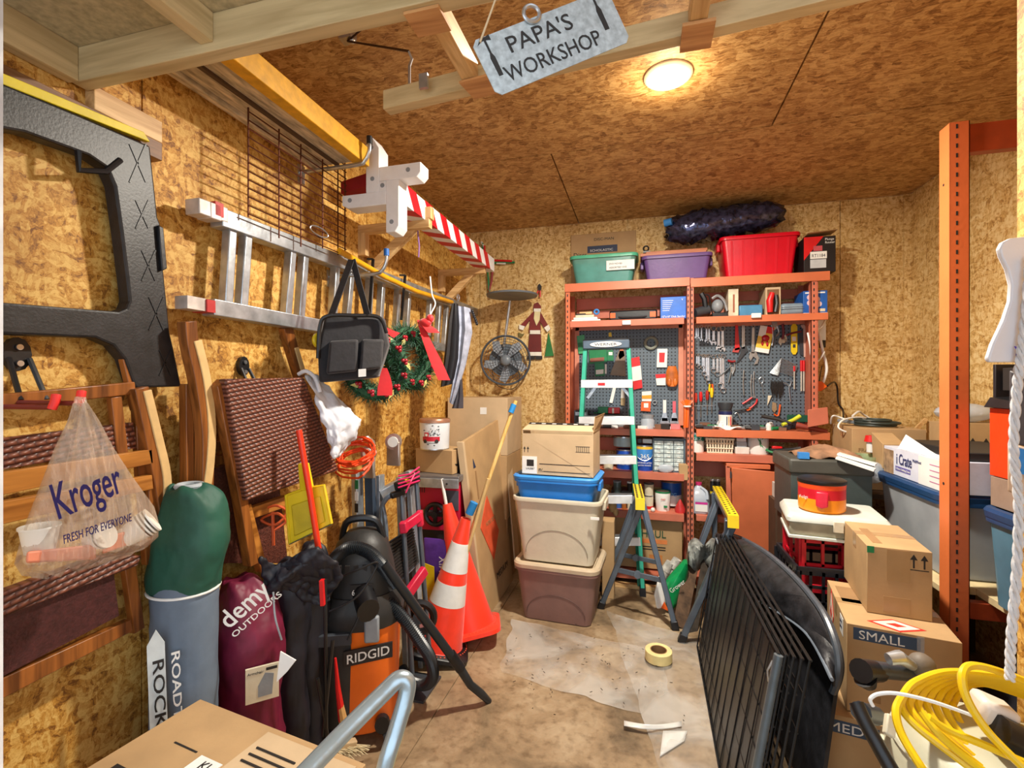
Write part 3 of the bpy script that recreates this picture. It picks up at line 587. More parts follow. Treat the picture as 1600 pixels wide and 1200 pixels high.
P(T, 'pad', MB().hexa([qa(566, 530, 1.93), qa(600, 530, 1.98), qa(596, 575, 1.97), qa(562, 580, 1.91)], [qa(566, 530, 2.0), qa(600, 530, 2.05), qa(596, 575, 2.04), qa(562, 580, 1.98)]), FAB, bevel=.01)
P(T, 'care_label', MB().hexa([qa(560, 577, 1.895), qa(572, 576, 1.905), qa(572, 588, 1.905), qa(560, 589, 1.895)], [qa(560, 577, 1.9), qa(572, 576, 1.91), qa(572, 588, 1.91), qa(560, 589, 1.9)]), WHITE)
P(T, 'strap', MB().bar(qa(549, 406, 2.0), qa(518, 492, 1.94), .004, .030, (1, 0, 0)), FAB)
P(T, 'strap', MB().bar(qa(551, 406, 2.0), qa(574, 492, 1.97), .004, .026, (1, 0, 0)), FAB)
S('tape_roll', 'yellow tape roll peeking out left of the black folding seat', 'tape', MB().torus(PT(497, 532, 1.98), (1, 0, 0), .022, .01), YEL)
# ---- wreaths
NEED = mat('pine_needles', (26, 78, 46), .7, var=.5, scale=60); NEED2 = mat('frosted_needles', (60, 100, 84), .7, var=.4, scale=60)
BERRY = mat('berry', (168, 20, 40), .25); RIB = mat('red_ribbon', (222, 16, 28), .6, var=.08, sheen=.5)
def wreath(c, n_, Rr, r_, label, seed):
    rd = random.Random(seed); c = V(c); u, w2 = perp(V(n_).normalized()); nn = V(n_).normalized()
    T = thing('wreath', label, 'wreath', c - V((0, 0, Rr)), 'green wreaths on the left wall')
    P(T, 'ring', MB().torus(c, n_, Rr, r_ * .55, 30, 8), NEED)
    for m, cnt in ((NEED, 900), (NEED2, 350)):
        mb = MB()
        for _ in range(cnt):
            a = rd.random() * 6.283; b = rd.random() * 6.283; rad = u * math.cos(a) + w2 * math.sin(a)
            d = (rad * math.cos(b) + nn * math.sin(b)); tan = (-u * math.sin(a) + w2 * math.cos(a))
            p0 = c + rad * Rr + d * r_ * .35; p1 = p0 + (d + tan * rd.uniform(-.9, .9)).normalized() * r_ * rd.uniform(.6, 1.1)
            s_ = tan.cross(d).normalized() * .0022; s2 = tan * .0022
            mb.add([p0 - s_ - s2, p0 + s_ - s2, p0 + s2, p1], [(0, 1, 3), (1, 2, 3), (2, 0, 3), (0, 2, 1)])
        P(T, 'needles', mb, m, smooth=False)
    for k in range(12):
        a = k * .52 + .2; p = c + (u * math.cos(a) + w2 * math.sin(a)) * Rr + nn * r_ * .8
        P(T, 'berry_cluster', MB().sph(p, .010, 8, 6).sph(p + u * .014, .009, 8, 6).sph(p + w2 * .013, .009, 8, 6), BERRY)
    for k in range(5):
        a = k * 1.26 + .8; p = c + (u * math.cos(a) + w2 * math.sin(a)) * Rr + nn * r_ * .8; t_ = (u * math.cos(k) + w2 * math.sin(k))
        P(T, 'leaf', MB().prism([p, p + t_ * .02 + nn * .004 + t_.cross(nn) * .012, p + t_ * .05, p + t_ * .02 - t_.cross(nn) * .012], nn * .001), mat('gold_leaf', (196, 186, 110), .6))
    return T
def ribbon(T, pts, wd, up, name='ribbon'):
    s = spl(pts, 5); mb = MB()
    mb.loft([[p - V(up) * wd * f - V((.001, 0, 0)), p + V(up) * wd * f - V((.001, 0, 0)), p + V(up) * wd * f + V((.001, .001, 0)), p - V(up) * wd * f + V((.001, .001, 0))] for p, f in zip(s, [min(1, .35 + i / len(s)) for i in range(len(s))])])
    P(T, name, mb, RIB)
T = wreath(PT(640, 560, 2.45), (.96, -.28, .05), .125, .07, 'green wreath with long red ribbon and berries at the front', 3)
ribbon(T, [PT(655, 500, 2.38), PT(666, 530, 2.36), PT(680, 562, 2.36), PT(694, 594, 2.36)], .030, (.8, .5, 0))
ribbon(T, [PT(655, 502, 2.38), PT(668, 510, 2.36), PT(678, 520, 2.36)], .030, (.8, .5, 0)); 
P(T, 'bow', MB().sph(PT(664, 505, 2.37), (.035, .02, .025)).sph(PT(672, 498, 2.37), (.02, .02, .022)), RIB)
T = wreath(PT(588, 572, 2.15), (.8, -.6, .1), .125, .055, 'green wreath mostly behind the black folding seat', 5)
ribbon(T, [PT(600, 512, 2.1), PT(612, 520, 2.1), PT(620, 524, 2.1)], .022, (.4, .5, .5))
ribbon(T, [PT(600, 575, 2.06), PT(602, 595, 2.06), PT(601, 618, 2.06)], .032, (.8, .5, 0))
# ---- clothes hanger, dark umbrella and grey cloth
S('clothes_hanger', 'white plastic hanger hooked above the wreath', 'hanger', MB().tube(spl([PT(672, 432, 2.5), PT(675, 460, 2.5), PT(680, 475, 2.5), PT(672, 492, 2.48), PT(668, 505, 2.45)]), .004, 6), WHITE)
T = thing('hanging_umbrella', 'black and silver folded umbrella hanging beside the corner', 'umbrella', PT(712, 640, 2.9))
BF = mat('umbrella_black', (26, 26, 32), .5, var=.2); SF = mat('umbrella_silver', (176, 184, 206), .4, .2, var=.2, scale=20, bump=.5, bscale=20)
def fold(ptsL, ptsR, t, th, m, name, ph=0):
    rg = []
    for (l, r_) in zip(ptsL, ptsR):
        a, b = PT(*l, t), PT(*r_, t); k_ = 14; ring = []
        for i in range(k_):
            th_ = i / k_ * 6.283; c = (a + b) / 2 + (b - a) / 2 * math.cos(th_); ring.append(c + V((.26, -.96, 0)) * (-th * math.sin(th_)) * (1 + .3 * math.sin(i * 2.3 + ph)))
        rg.append(ring)
    P(T, name, MB().loft(rg), m)
fold([(706, 475), (700, 500), (695, 550), (690, 590), (688, 605)], [(716, 475), (718, 510), (716, 560), (710, 590), (706, 600)], 2.92, .03, BF, 'canopy')
fold([(712, 478), (712, 510), (711, 560), (706, 600), (702, 628)], [(735, 482), (738, 520), (728, 570), (716, 610), (708, 632)], 2.95, .03, SF, 'lining', 1)
fold([(716, 590), (712, 620), (706, 638)], [(722, 585), (724, 620), (724, 638)], 2.96, .02, mat('umbrella_dark', (60, 58, 66), .6), 'sleeve', 1)
for i in range(7): P(T, 'rib_tip', MB().sph(PT(738 + i * 1.2, 486 + i * 3.3, 2.93), .01, 8, 5), BF)
P(T, 'ferrule', MB().torus(PT(716, 465, 2.93), (1, 0, 0), .018, .004), STEEL)
# ================================================================ things on the back wall left of the rack
T = thing('candy_cane_decoration', 'green red and white candy cane decoration high in the corner', 'decoration', PY(770, 400, 3.84))
for name, pts, m in (('green_band', [(754, 380), (754, 400), (756, 412), (790, 410), (804, 410)], GREEN), ('red_band', [(757, 384), (758, 405), (775, 407), (800, 408)], RED), ('white_band', [(752, 378), (756, 386)], WHITE),
                     ('green_band', [(738, 425), (762, 424), (764, 450), (766, 466)], GREEN), ('red_band', [(770, 420), (768, 440), (764, 455), (772, 464)], mat('dark_red_bead', (150, 24, 34), .5)), ('white_band', [(776, 411), (790, 412)], WHITE)):
    P(T, name, MB().tube([PY(a, b, 3.85 - .01 * (m is RED)) for a, b in pts], .009, 8), m)
T = thing('hanging_fan', 'grey pedestal fan hanging upside down on the back wall', 'fan', PY(790, 600, 3.8))
FM = mat('fan_grey', (112, 122, 132), .4, var=.08); FD = mat('fan_dark', (70, 76, 84), .4)
c = PY(790, 563, 3.74); nrm = (ray(790, 563) * -1).normalized()
P(T, 'base', MB().lathe([(.01, 0), (.20, 0), (.205, .012), (.16, .022), (.03, .035), (.01, .035)], 32, PY(800, 463, 3.66)), FM)
P(T, 'pole', MB().tube([PY(797, 470, 3.69), PY(793, 500, 3.70), PY(787, 542, 3.74)], .011, 10), ALU)
mb = MB()
for k in range(9): mb.torus(c + nrm * (.02 + .004 * (8 - k)), nrm, .022 + k * .0215, .0018, 30, 4)
u, w2 = perp(nrm)
for k in range(32):
    d = u * math.cos(k * .19635) + w2 * math.sin(k * .19635); mb.tube([c + nrm * .055 + d * .02, c + nrm * .035 + d * .135, c + nrm * .01 + d * .195], .0013, 4)
P(T, 'cage', mb, FD)
P(T, 'rim', MB().torus(c + nrm * .01, nrm, .197, .009, 40), FD)
P(T, 'rear_cage', MB().tube([c - nrm * .04, c - nrm * .045], .135, 24), mat('fan_back', (92, 102, 112), .5))
for k in range(5):
    a = k * 1.2566; d = u * math.cos(a) + w2 * math.sin(a); e_ = u * math.cos(a + .6) + w2 * math.sin(a + .6)
    P(T, 'blade', MB().prism([c + d * .03, c + d * .165, c + (d + e_) * .098, c + e_ * .13 + nrm * .01, c + e_ * .03], nrm * .002), mat('fan_blade', (150, 158, 168), .3))
P(T, 'motor', MB().sph(c + nrm * .06, (.045, .03, .045), 16, 10), FM)
P(T, 'cord', MB().tube(spl([PY(785, 545, 3.7), PY(770, 570, 3.72), PY(775, 600, 3.72), PY(800, 608, 3.72), PY(812, 590, 3.72), PY(800, 550, 3.7)]), .003, 5), BLACK)
# santa figure, flat painted wood
def flat(T, name, pts, m, Y=3.865, th=.012): P(T, name, MB().prism([PY(a, b, Y) for a, b in pts], (0, th, 0)), m, bevel=.001)
T = thing('wooden_figure', 'flat painted wooden bearded figure in dark red coat on the wall', 'wall decoration', PY(836, 562, 3.865))
CO = mat('santa_coat', (120, 34, 30), .6); WC = mat('santa_white', (232, 228, 214), .6)
flat(T, 'coat', [(833, 487), (844, 487), (856, 508), (850, 512), (844, 503), (845, 520), (826, 520), (828, 500), (818, 514), (812, 509)], CO)
flat(T, 'hat', [(833, 484), (834, 475), (840, 472), (845, 478), (845, 484)], CO, 3.862)
flat(T, 'hat_brim', [(834, 482), (845, 482), (845, 487), (834, 487)], WC, 3.858)
flat(T, 'beard', [(835, 487), (844, 487), (843, 500), (838, 509), (834, 498)], mat('beard', (224, 210, 160), .7), 3.857)
flat(T, 'belt', [(828, 516), (844, 516), (844, 522), (828, 522)], WC, 3.856)
flat(T, 'robe', [(827, 522), (845, 522), (846, 551), (825, 551)], mat('santa_robe', (104, 28, 24), .6), 3.862)
flat(T, 'hem', [(825, 550), (846, 550), (846, 556), (825, 556)], WC, 3.858)
flat(T, 'boot', [(824, 556), (835, 556), (835, 562), (823, 561)], INK, 3.86); flat(T, 'boot', [(836, 556), (847, 556), (847, 561), (837, 562)], INK, 3.86)
flat(T, 'mitten', [(811, 507), (820, 510), (817, 516), (811, 514)], WC, 3.856); flat(T, 'mitten', [(850, 512), (857, 507), (860, 514), (855, 519)], WC, 3.856)
flat(T, 'tree', [(857, 519), (865, 556), (851, 557)], mat('tree_green', (30, 112, 50), .6), 3.858)
flat(T, 'bird', [(810, 519), (816, 522), (819, 521), (815, 527), (810, 525)], mat('olive', (110, 100, 50), .6), 3.858)
T = thing('pliers', 'small pliers with red handles hanging above the red coated wooden figure', 'pliers', PY(842, 462, 3.86))
P(T, 'jaws', MB().prism([PY(a, b, 3.855) for a, b in ((840, 446), (843, 443), (846, 447), (845, 455), (841, 455))], (0, .008, 0)), INK); P(T, 'handle', MB().tube([PY(841, 454, 3.85), PY(838, 463, 3.85)], .006), RED); P(T, 'handle', MB().tube([PY(844, 454, 3.85), PY(844, 464, 3.85)], .006), RED)
# ================================================================ the orange steel rack with pegboards
YF = 3.56
T = thing('steel_rack', 'orange steel shelving rack with pegboards against the back wall', 'shelving', (.32, 3.7, 0))
XA, XM, XZ = -.545, .315, 1.17
def upright(x, fl=1):
    w = .018 if x < 0 or x > 1 else .011; mb = MB().box(x - w, x + w, YF, YF + .004, 0, 2.19 if x < 1 else 2.15).box(x - w, x - w + .004, YF, YF + .05, 0, 2.15).box(x - w, x + w, YB - .05, YB - .045, 0, 2.15)
    m2 = MB()
    for i in range(52): m2.box(x - .004, x + .004, YF - .0006, YF + .0002, .1 + i * .04, .118 + i * .04)
    P(T, 'upright', [mb, m2], [RACK if x < 0 else RACKD, INK], smooth=False)
for x in (XA, XM - .0125, XM + .0125, XZ - .09): upright(x)
P(T, 'side_panel', MB().box(XZ - .075, XZ - .065, YF + .005, YB - .01, .9, 2.15), RACKD); P(T, 'side_panel', MB().box(XA - .02, XA - .012, YF + .005, YB - .01, .1, 2.15), RACKD)
def shelf(x0, x1, z, m=RACKD, lip=.05, yf=YF):
    P(T, 'shelf', MB().box(x0, x1, yf - .006, YB - .01, z - .004, z).box(x0, x1, yf - .008, yf - .004, z - lip, z).box(x0, x1, yf, yf + .015, z - lip, z - lip + .003), m, bevel=.001)
ZS = dict(top=2.185, up=1.915, bench=1.125, l1=.82, l2=.535, r1=.968, r2=.54, base=.12)
shelf(XA - .02, XM - .003, ZS['top'] + .01, RACK, .06); shelf(XM + .003, XZ, ZS['top'], RACK, .06)
shelf(XA + .02, XM - .04, ZS['up'], RACKD, .045); shelf(XM + .04, XZ - .01, ZS['up'], RACK, .045)
shelf(XA + .02, XM - .04, ZS['bench'], RACKD, .045); shelf(XM + .04, XZ, ZS['bench'] + .01, RACK, .05)
shelf(XA + .02, XM - .04, ZS['l1']); shelf(XA + .02, XM - .04, ZS['l2']); shelf(XM + .04, XZ - .1, ZS['r1']); shelf(XM + .04, XZ - .1, ZS['r2'], RACKD, .04); shelf(XA + .02, XM - .04, .10); shelf(XM + .04, XZ - .1, .10)
for x0, x1, zs in ((XA + .03, XM - .045, ((2.13, 2.04), (2.03, 1.97), (1.03, .93), (.76, .66))), (XM + .045, XZ - .1, ((2.13, 2.06), (2.04, 1.97), (1.09, 1.03), (.87, .76)))):
    for a, b in zs: P(T, 'back_strip', MB().box(x0, x1, YB - .035, YB - .03, b, a), RACKD, bevel=.001)
def pegmat():
    m = bpy.data.materials.new('pegboard'); m.use_nodes = True; nt = m.node_tree; N = nt.nodes; L = nt.links; b = N['Principled BSDF']; b.inputs['Roughness'].default_value = .5
    tc = N.new('ShaderNodeTexCoord'); sp = N.new('ShaderNodeSeparateXYZ'); L.new(tc.outputs['Object'], sp.inputs[0])
    def mth(op, a, c=None):
        q = N.new('ShaderNodeMath'); q.operation = op
        for i, x in enumerate((a, c)):
            if x is None: continue
            if isinstance(x, (int, float)): q.inputs[i].default_value = x
            else: L.new(x, q.inputs[i])
        return q.outputs[0]
    d = []
    for ax in ('X', 'Z'): d.append(mth('POWER', mth('SUBTRACT', mth('FRACT', mth('MULTIPLY', sp.outputs[ax], 1 / .0254)), .5), 2.0))
    rr_ = mth('LESS_THAN', mth('ADD', d[0], d[1]), .045)
    mx = N.new('ShaderNodeMix'); mx.data_type = 'RGBA'; L.new(rr_, mx.inputs[0]); mx.inputs[6].default_value = lin((92, 106, 118)) + (1,); mx.inputs[7].default_value = lin((14, 16, 20)) + (1,)
    L.new(mx.outputs[2], b.inputs['Base Color']); return m
PEG = pegmat()
YP = 3.80
def pegrect(px0, px1): return PY(px0, 600, YP).x, PY(px1, 600, YP).x
for px0, px1, z0 in ((905, 1060, 1.14), (1085, 1266, 1.15)):
    x0, x1 = pegrect(px0, px1); z1 = 1.87
    n = 2; 
    for i in range(n): P(T, 'pegboard', MB().box(x0 + (x1 - x0) * i / n, x0 + (x1 - x0) * (i + 1) / n - .002, YP, YP + .006, z0, z1), PEG, label='grey perforated pegboard', smooth=False)
    P(T, 'pegboard_frame', MB().box(x0 - .03, x1 + .03, YP - .004, YP + .002, z1, z1 + .03).box(x0 - .035, x0, YP - .004, YP + .002, z0, z1 + .03).box(x1, x1 + .035, YP - .004, YP + .002, z0, z1 + .03), mat('rack_pink', (214, 138, 112), .5), bevel=.001)
for px, py in ((979, 504), (1181, 493)): 
    c = PY(px, py, YF - .01); P(T, 'white_clip', MB().box(c.x - .03, c.x + .03, YF - .03, YF - .009, c.z - .018, c.z + .014), WHITE, bevel=.004)
# ---- pixel rectangle -> box standing on a shelf, front face at depth Y
def rect(a, y0, b, y1, Y): p, q_ = PY(a, y1, Y), PY(b, y0, Y); return p.x, q_.x, p.z, q_.z
def sbox(name, label, cat, a, y0, b, y1, Y, d, m, z=None, group=None, bevel=.003, txt=None, tm=None, bands=()):
    x0, x1, z0, z1 = rect(a, y0, b, y1, Y)
    if z is not None: z1 += z - z0; z0 = z
    T = thing(name, label, cat, ((x0 + x1) / 2, Y + d / 2, z0), group)
    P(T, 'body', MB().box(x0, x1, Y, Y + d, z0, z1), m, bevel=bevel)
    F = Face((x0, Y, z0), (1, 0, 0), (0, 0, 1)); w_, h_ = x1 - x0, z1 - z0
    for (c0, c1, d0, d1, mm) in bands: decal(T, 'label_panel', F, c0 * w_, c1 * w_, d0 * h_, d1 * h_, mm)
    if txt:
        for (s, ca_, cb, sz, wd) in txt: text(T, s, F, ca_ * w_, cb * h_, sz * h_, tm or INK, width=wd * w_ if wd else None)
    return T, F, w_, h_
# tapered storage tote in a local frame, origin bottom centre
def tote(label, M, w_, d, h, tp, m, rim=None, name='storage_tote', lid=None, group=None, ribs=0, r_=.04, handle=True, wall=.004, lidh=.02):
    T = thing(name, label, 'storage bin', M @ V((0, 0, 0)), group)
    ring = lambda s, z, o=0: [(a, b, z) for a, b in rr(w_ * s + o, d * s + o, max(r_ * s + o / 2, .004), 5)]
    rs = [ring(tp, 0, -.02), ring(tp, .006), ring(1, h), ring(1, h, -2 * wall), ring(tp, .012, -2 * wall)]
    P(T, 'body', MB(M).loft(rs), m)
    P(T, 'rim', MB(M).loft([ring(1, h - .022, .022), ring(1, h - .004, .026), ring(1, h + .002, .02), ring(1, h + .002, -.004), ring(1, h - .022, .004), ring(1, h - .022, .022)], cap=False), rim or m)
    if handle:
        for s in (-1, 1): P(T, 'handle', MB(M).box(s * (w_ / 2 + .008) - .012, s * (w_ / 2 + .008) + .012, -d * .18, d * .18, h - .075, h - .02), rim or m, bevel=.006)
    if lid: P(T, 'lid', MB(M).loft([ring(1, h - .004, .03), ring(1, h + lidh * .6, .036), ring(1, h + lidh, .02), ring(1, h + lidh, -.03), ring(1, h + lidh * .5, -.05)]), lid)
    for i in range(ribs):
        x = (-.5 + (i + .5) / ribs) * w_ * .84
        P(T, 'rib', MB(M).bar((x, -d * tp / 2 - .001, .01), (x * 1.05, -d / 2 - .001, h - .03), .012, .008, (0, 1, 0)), m)
    return T
def can(label, px, y0, y1, wpx, Y, m, z=None, cat='can', name='paint_can', bands=(), lid=STEEL, handle=False, group=None, taper=1.0):
    a = PY(px - wpx / 2, y1, Y); b = PY(px + wpx / 2, y0, Y); r_ = (b.x - a.x) / 2 * .97; c = V(((a.x + b.x) / 2, Y + r_, a.z if z is None else z)); h = b.z - a.z
    T = thing(name, label, cat, c, group); M = Matrix.Translation(c)
    P(T, 'body', MB(M).lathe([(r_ * taper * .98, 0), (r_ * taper, .004), (r_, h - .004), (r_ * .97, h)], 32), m)
    for (z0, z1, mm) in bands: P(T, 'label_band', MB(M).lathe([(r_ * (taper + (1 - taper) * z0) + .0008, z0 * h), (r_ * (taper + (1 - taper) * z1) + .0008, z1 * h), (r_ * .9, z1 * h), (r_ * .9, z0 * h)], 32), mm)
    P(T, 'lid', MB(M).lathe([(.002, h - .002), (r_ * .80, h - .002), (r_ * .86, h + .003), (r_ * 1.02, h + .003), (r_ * 1.02, h - .006), (r_ * .98, h - .008)], 32), lid)
    if handle: P(T, 'bail_handle', MB(M).tube(spl([(r_, 0, h * .8), (r_ * .8, -r_ * .75, h * .55), (0, -r_ * 1.04, h * .42), (-r_ * .8, -r_ * .75, h * .55), (-r_, 0, h * .8)]), .002, 5), STEEL)
    T['_f'] = 0; del T['_f']
    return T, c, r_, h
def curvetext(T, s, c, r_, z, size, m, width=None): text(T, s, Face(V((c.x, c.y - r_ - .0005, z)), (1, 0, 0), (0, 0, 1)), -width / 2, 0, size, m, width=width)
# ---- top shelf
Yt = 3.585
x0, x1, z0, z1 = rect(888, 385, 998, 437, Yt); zt_ = ZS['top'] + .01
GT = mat('green_clear', (96, 168, 158), .3, alpha=.62, var=.1)
T = tote('translucent green tote of cassette tapes on the rack top', fr((x0 + x1) / 2, Yt + .14, zt_), x1 - x0 - .03, .26, z1 - z0, .86, GT, mat('green_rim', (80, 176, 140), .4), ribs=0, handle=False)
for k, (fx, fz, fw, fh, m) in enumerate(((.2, .66, .05, .22, WHITE), (.31, .66, .07, .2, WHITE), (.43, .66, .12, .2, WHITE), (.36, .2, .05, .12, WHITE), (.52, .22, .05, .12, WHITE), (.16, .36, .05, .1, WHITE), (.2, .12, .06, .1, GREY), (.66, .36, .08, .12, WHITE), (.82, .30, .04, .1, WHITE), (.9, .12, .04, .1, GREY))):
    xx = x0 + .02 + fx * (x1 - x0 - .06); zz = zt_ + .02 + fz * (z1 - z0 - .05)
    S('cassette_case', 'pale cassette case number %s seen through the green tote' % ['one', 'two', 'three', 'four', 'five', 'six', 'seven', 'eight', 'nine', 'ten'][k] if 0 else 'pale cassette case seen through the green tote wall', 'cassette', MB().box(xx, xx + fw * (x1 - x0), Yt + .045, Yt + .075, zz, zz + fh * (z1 - z0)), m, 'cassettes in the green tote', bevel=.003)
F = Face((x0 + .55 * (x1 - x0), Yt + .004, zt_ + .09), (1, 0, 0), (0, -.05, 1))
decal(T, 'paper_label', F, 0, .20, 0, .07, WHITE); text(T, 'DVD MOVIES', F, .02, .04, .016, INK, off=.003); text(T, 'ASSORTED VHS', F, .02, .012, .018, INK, off=.003)
T, F, w_, h_ = sbox('cardboard_box', 'kraft book box with DISCS written on it behind the green tote', 'box', 892, 337, 994, 434, Yt + .275, .015, KRAFT, zt_)
text(T, 'Discs', F, .02, h_ * .60, .05, INK); text(T, 'SCHOLASTIC', F, w_ * .3, h_ * .68, .025, WHITE, off=.003, width=w_ * .35); decal(T, 'print_band', F, w_ * .26, w_ * .72, h_ * .66, h_ * .78, NAVY); text(T, 'DISC-MAN', F, w_ * .36, h_ * .87, .03, INK, width=w_ * .3, bold=.002)
PU = mat('purple_plastic', (104, 74, 134), .45, var=.06); x0, x1, z0, z1 = rect(1005, 385, 1112, 431, Yt)
tote('purple storage tote with open top on the rack', fr((x0 + x1) / 2, Yt + .15, zt_), x1 - x0, .27, z1 - z0, .88, PU, r_=.03)
mb = MB(); q1 = V((x0, 0, zt_ + z1 - z0 + .004))
S('wood_board', 'reddish wooden boards lying across the purple tote', 'board', MB().box(x0 - .02, x1 - .03, Yt + .03, Yt + .25, q1.z, q1.z + .022).box(x0 + .02, x1 - .02, Yt + .06, Yt + .24, q1.z + .022, q1.z + .04), wood('redwood', (164, 84, 48), (206, 128, 80), 0), bevel=.002)
S('small_clamp', 'small black clamp standing on the boards over the purple tote', 'clamp', MB().torus((x0 + .02, Yt + .1, q1.z + .075), (0, 1, 0), .018, .006).box(x0, x0 + .05, Yt + .08, Yt + .12, q1.z + .04, q1.z + .052), BLACK)
x0, x1, z0, z1 = rect(1128, 352, 1250, 425, Yt); zr = ZS['top']
tote('bright red ribbed storage tote on the right of the rack top', fr((x0 + x1) / 2, Yt + .16, zr), x1 - x0, .30, z1 - z0, .86, mat('bright_red', (214, 4, 36), .35, var=.04), ribs=6, r_=.03)
T, F, w_, h_ = sbox('power_tool_box', 'black and red plunge router box beside the red tote', 'box', 1256, 362, 1306, 421, Yt - .01, .22, mat('box_black', (26, 20, 22), .5), ZS['top'])
poly(T, 'print', F, [(0, h_), (w_ * .62, h_), (0, h_ * .35)], RED); decal(T, 'tag', F, w_ * .2, w_ * .72, h_ * .38, h_ * .58, WHITE, .002); text(T, 'RT1184', F, w_ * .24, h_ * .42, h_ * .13, INK, width=w_ * .42, off=.0026)
decal(T, 'print', F, w_ * .2, w_ * .7, h_ * .12, h_ * .36, mat('lt', (196, 200, 204), .5)); text(T, 'Plunge\nRouter', F, w_ * .66, h_ * .88, h_ * .09, WHITE, width=w_ * .3); decal(T, 'print', F, w_ * .3, w_ * .58, h_ * .6, h_ * .74, mat('rpink', (196, 80, 90), .5), .002)
P(T, 'open_flap', MB().bar((T.location.x - w_ * .4, Yt + .02, zr + h_ + .02), (T.location.x + w_ * .5, Yt + .02, zr + h_ + .03), .12, .004), KRAFT3)
# plastic wrapped bundle on top
FOIL = mat('dark_foil', (66, 68, 98), .13, .6, var=.5, scale=30, bump=1, bscale=22)
c0 = PY(1042, 362, 3.70); c1 = PY(1222, 334, 3.70)
T = thing('plastic_bundle', 'long bundle in shiny dark plastic across the rack top totes', 'bundle', V(((c0.x + c1.x) / 2, 3.7, c0.z - .08)))
rg = []
for i in range(25):
    t = i / 24; c = c0 + (c1 - c0) * t; rad = .12 * (1 - .5 * abs(2 * t - 1) ** 6) ; rg.append([c + V((.02 * math.sin(k * 2 + i), math.cos(k * .3927) * rad * (1 + .12 * math.sin(k * 3.1 + i * 1.3)), math.sin(k * .3927) * rad * (1 - .15 * t) * (.95 + .16 * math.sin(k * 2.3 + i * 1.9)))) for k in range(16)])
P(T, 'wrapping', MB().loft(rg), FOIL, ang=70)
P(T, 'blue_cap', MB().cyl(c0 + V((-.02, -.07, .04)), c0 + V((.03, -.085, .045)), .026), BLUE)
# ---- second shelf
zu = ZS['up']; Yu = 3.60
for k in range(3): sbox('book', ['white booklet at the bottom of the small pile on the shelf', 'white booklet in the middle of the small shelf pile', 'cream booklet on top of the small shelf pile'][k], 'booklet', 893 + k * 3, 500, 938 - k * 5, 505, Yu, .12, [WHITE, WHITE, CREAM][k], zu + k * .016, 'booklets on the upper left shelf')
sbox('wood_offcut', 'small wooden offcut lying on the booklets', 'wood offcut', 905, 475, 925, 480, Yu + .02, .05, PINE, zu + .058)
sbox('tool_bit', 'dark file lying beside the offcut on the booklets', 'file', 900, 480, 915, 484, Yu + .01, .03, INK, zu + .048)
c = PY(932, 478, Yu + .03); S('tape_ring', 'small blue tape ring on the upper left shelf', 'tape', MB().torus((c.x, c.y, zu + .075), (0, 1, 0), .016, .007), BLUE)
T, F, w_, h_ = sbox('tool_case', 'black tool case with orange end clips on the upper shelf', 'case', 952, 478, 1027, 497, Yu, .12, BLACK, zu, bevel=.012)
decal(T, 'clip', F, w_ * .02, w_ * .13, h_ * .25, h_ * .75, ORG, .006); decal(T, 'clip', F, w_ * .85, w_ * .97, h_ * .25, h_ * .75, ORG, .006); P(T, 'handle', MB().tube([F.p(w_ * .2, h_ * .35, .002), F.p(w_ * .28, h_ * .3, .02), F.p(w_ * .7, h_ * .3, .02), F.p(w_ * .78, h_ * .35, .002)], .006), DARK)
T, F, w_, h_ = sbox('sander_box', 'blue disc sander box at the right of the left shelf', 'box', 1032, 457, 1072, 493, Yu, .16, mat('box_blue', (30, 104, 204), .45), zu)
text(T, '12"x10" Disk Sander', F, w_ * .04, h_ * .06, h_ * .12, WHITE, width=w_ * .9, bold=.001)
for i in range(6): decal(T, 'print_line', F, w_ * .08, w_ * (.5 - .03 * i), h_ * (.82 - i * .09), h_ * (.84 - i * .09), WHITE)
text(T, 'V', F, w_ * .82, h_ * .82, h_ * .12, WHITE)
# power tool heap, manuals, router etc.
def blobs(T, name, items, m): 
    for a in items: P(T, name, a, m)
c = PY(1098, 484, Yu); T = thing('cordless_drill', 'black power drill lying at the left of the right upper shelf', 'drill', (c.x, c.y, zu))
P(T, 'motor_housing', MB().cyl((c.x - .05, Yu, zu + .035), (c.x + .04, Yu + .03, zu + .06), .032, .036), DARK); P(T, 'grip', MB().tube([(c.x + .02, Yu + .01, zu + .06), (c.x + .01, Yu, zu + .13), (c.x - .01, Yu, zu + .17)], .018), BLACK); P(T, 'cord', MB().tube(spl([(c.x, Yu, zu + .16), (c.x + .04, Yu - .01, zu + .15), (c.x + .05, Yu, zu + .08), (c.x + .07, Yu, zu + .01)]), .005), BLACK)
c = PY(1122, 480, Yu); T = thing('sander_tool', 'grey and silver power sander beside the black drill', 'sander', (c.x, c.y, zu))
P(T, 'body', MB().sph((c.x, Yu + .03, zu + .08), (.04, .05, .05)), GREY); P(T, 'handle', MB().tube(spl([(c.x - .04, Yu, zu + .13), (c.x, Yu, zu + .15), (c.x + .04, Yu, zu + .11), (c.x + .06, Yu, zu + .04)]), .010), ALU); P(T, 'base', MB().box(c.x - .04, c.x + .06, Yu - .02, Yu + .1, zu, zu + .03), BLACK, bevel=.005)
sbox('manual_box', 'upright narrow cream box between the sander and blue case', 'box', 1138, 444, 1154, 488, Yu, .2, mat('worn_cream', (214, 198, 172), .6, var=.2), zu, bands=((.45, .62, .15, .8, mat('rust', (150, 80, 50), .6)),))
sbox('plastic_case', 'blue plastic case on the right upper shelf', 'case', 1155, 467, 1192, 486, Yu, .15, mat('blue_grey', (70, 134, 176), .4), zu, bevel=.008)
T, F, w_, h_ = sbox('open_box', 'open kraft box holding a red power tool', 'box', 1196, 440, 1220, 485, Yu, .2, KRAFT2, zu, bevel=.002)
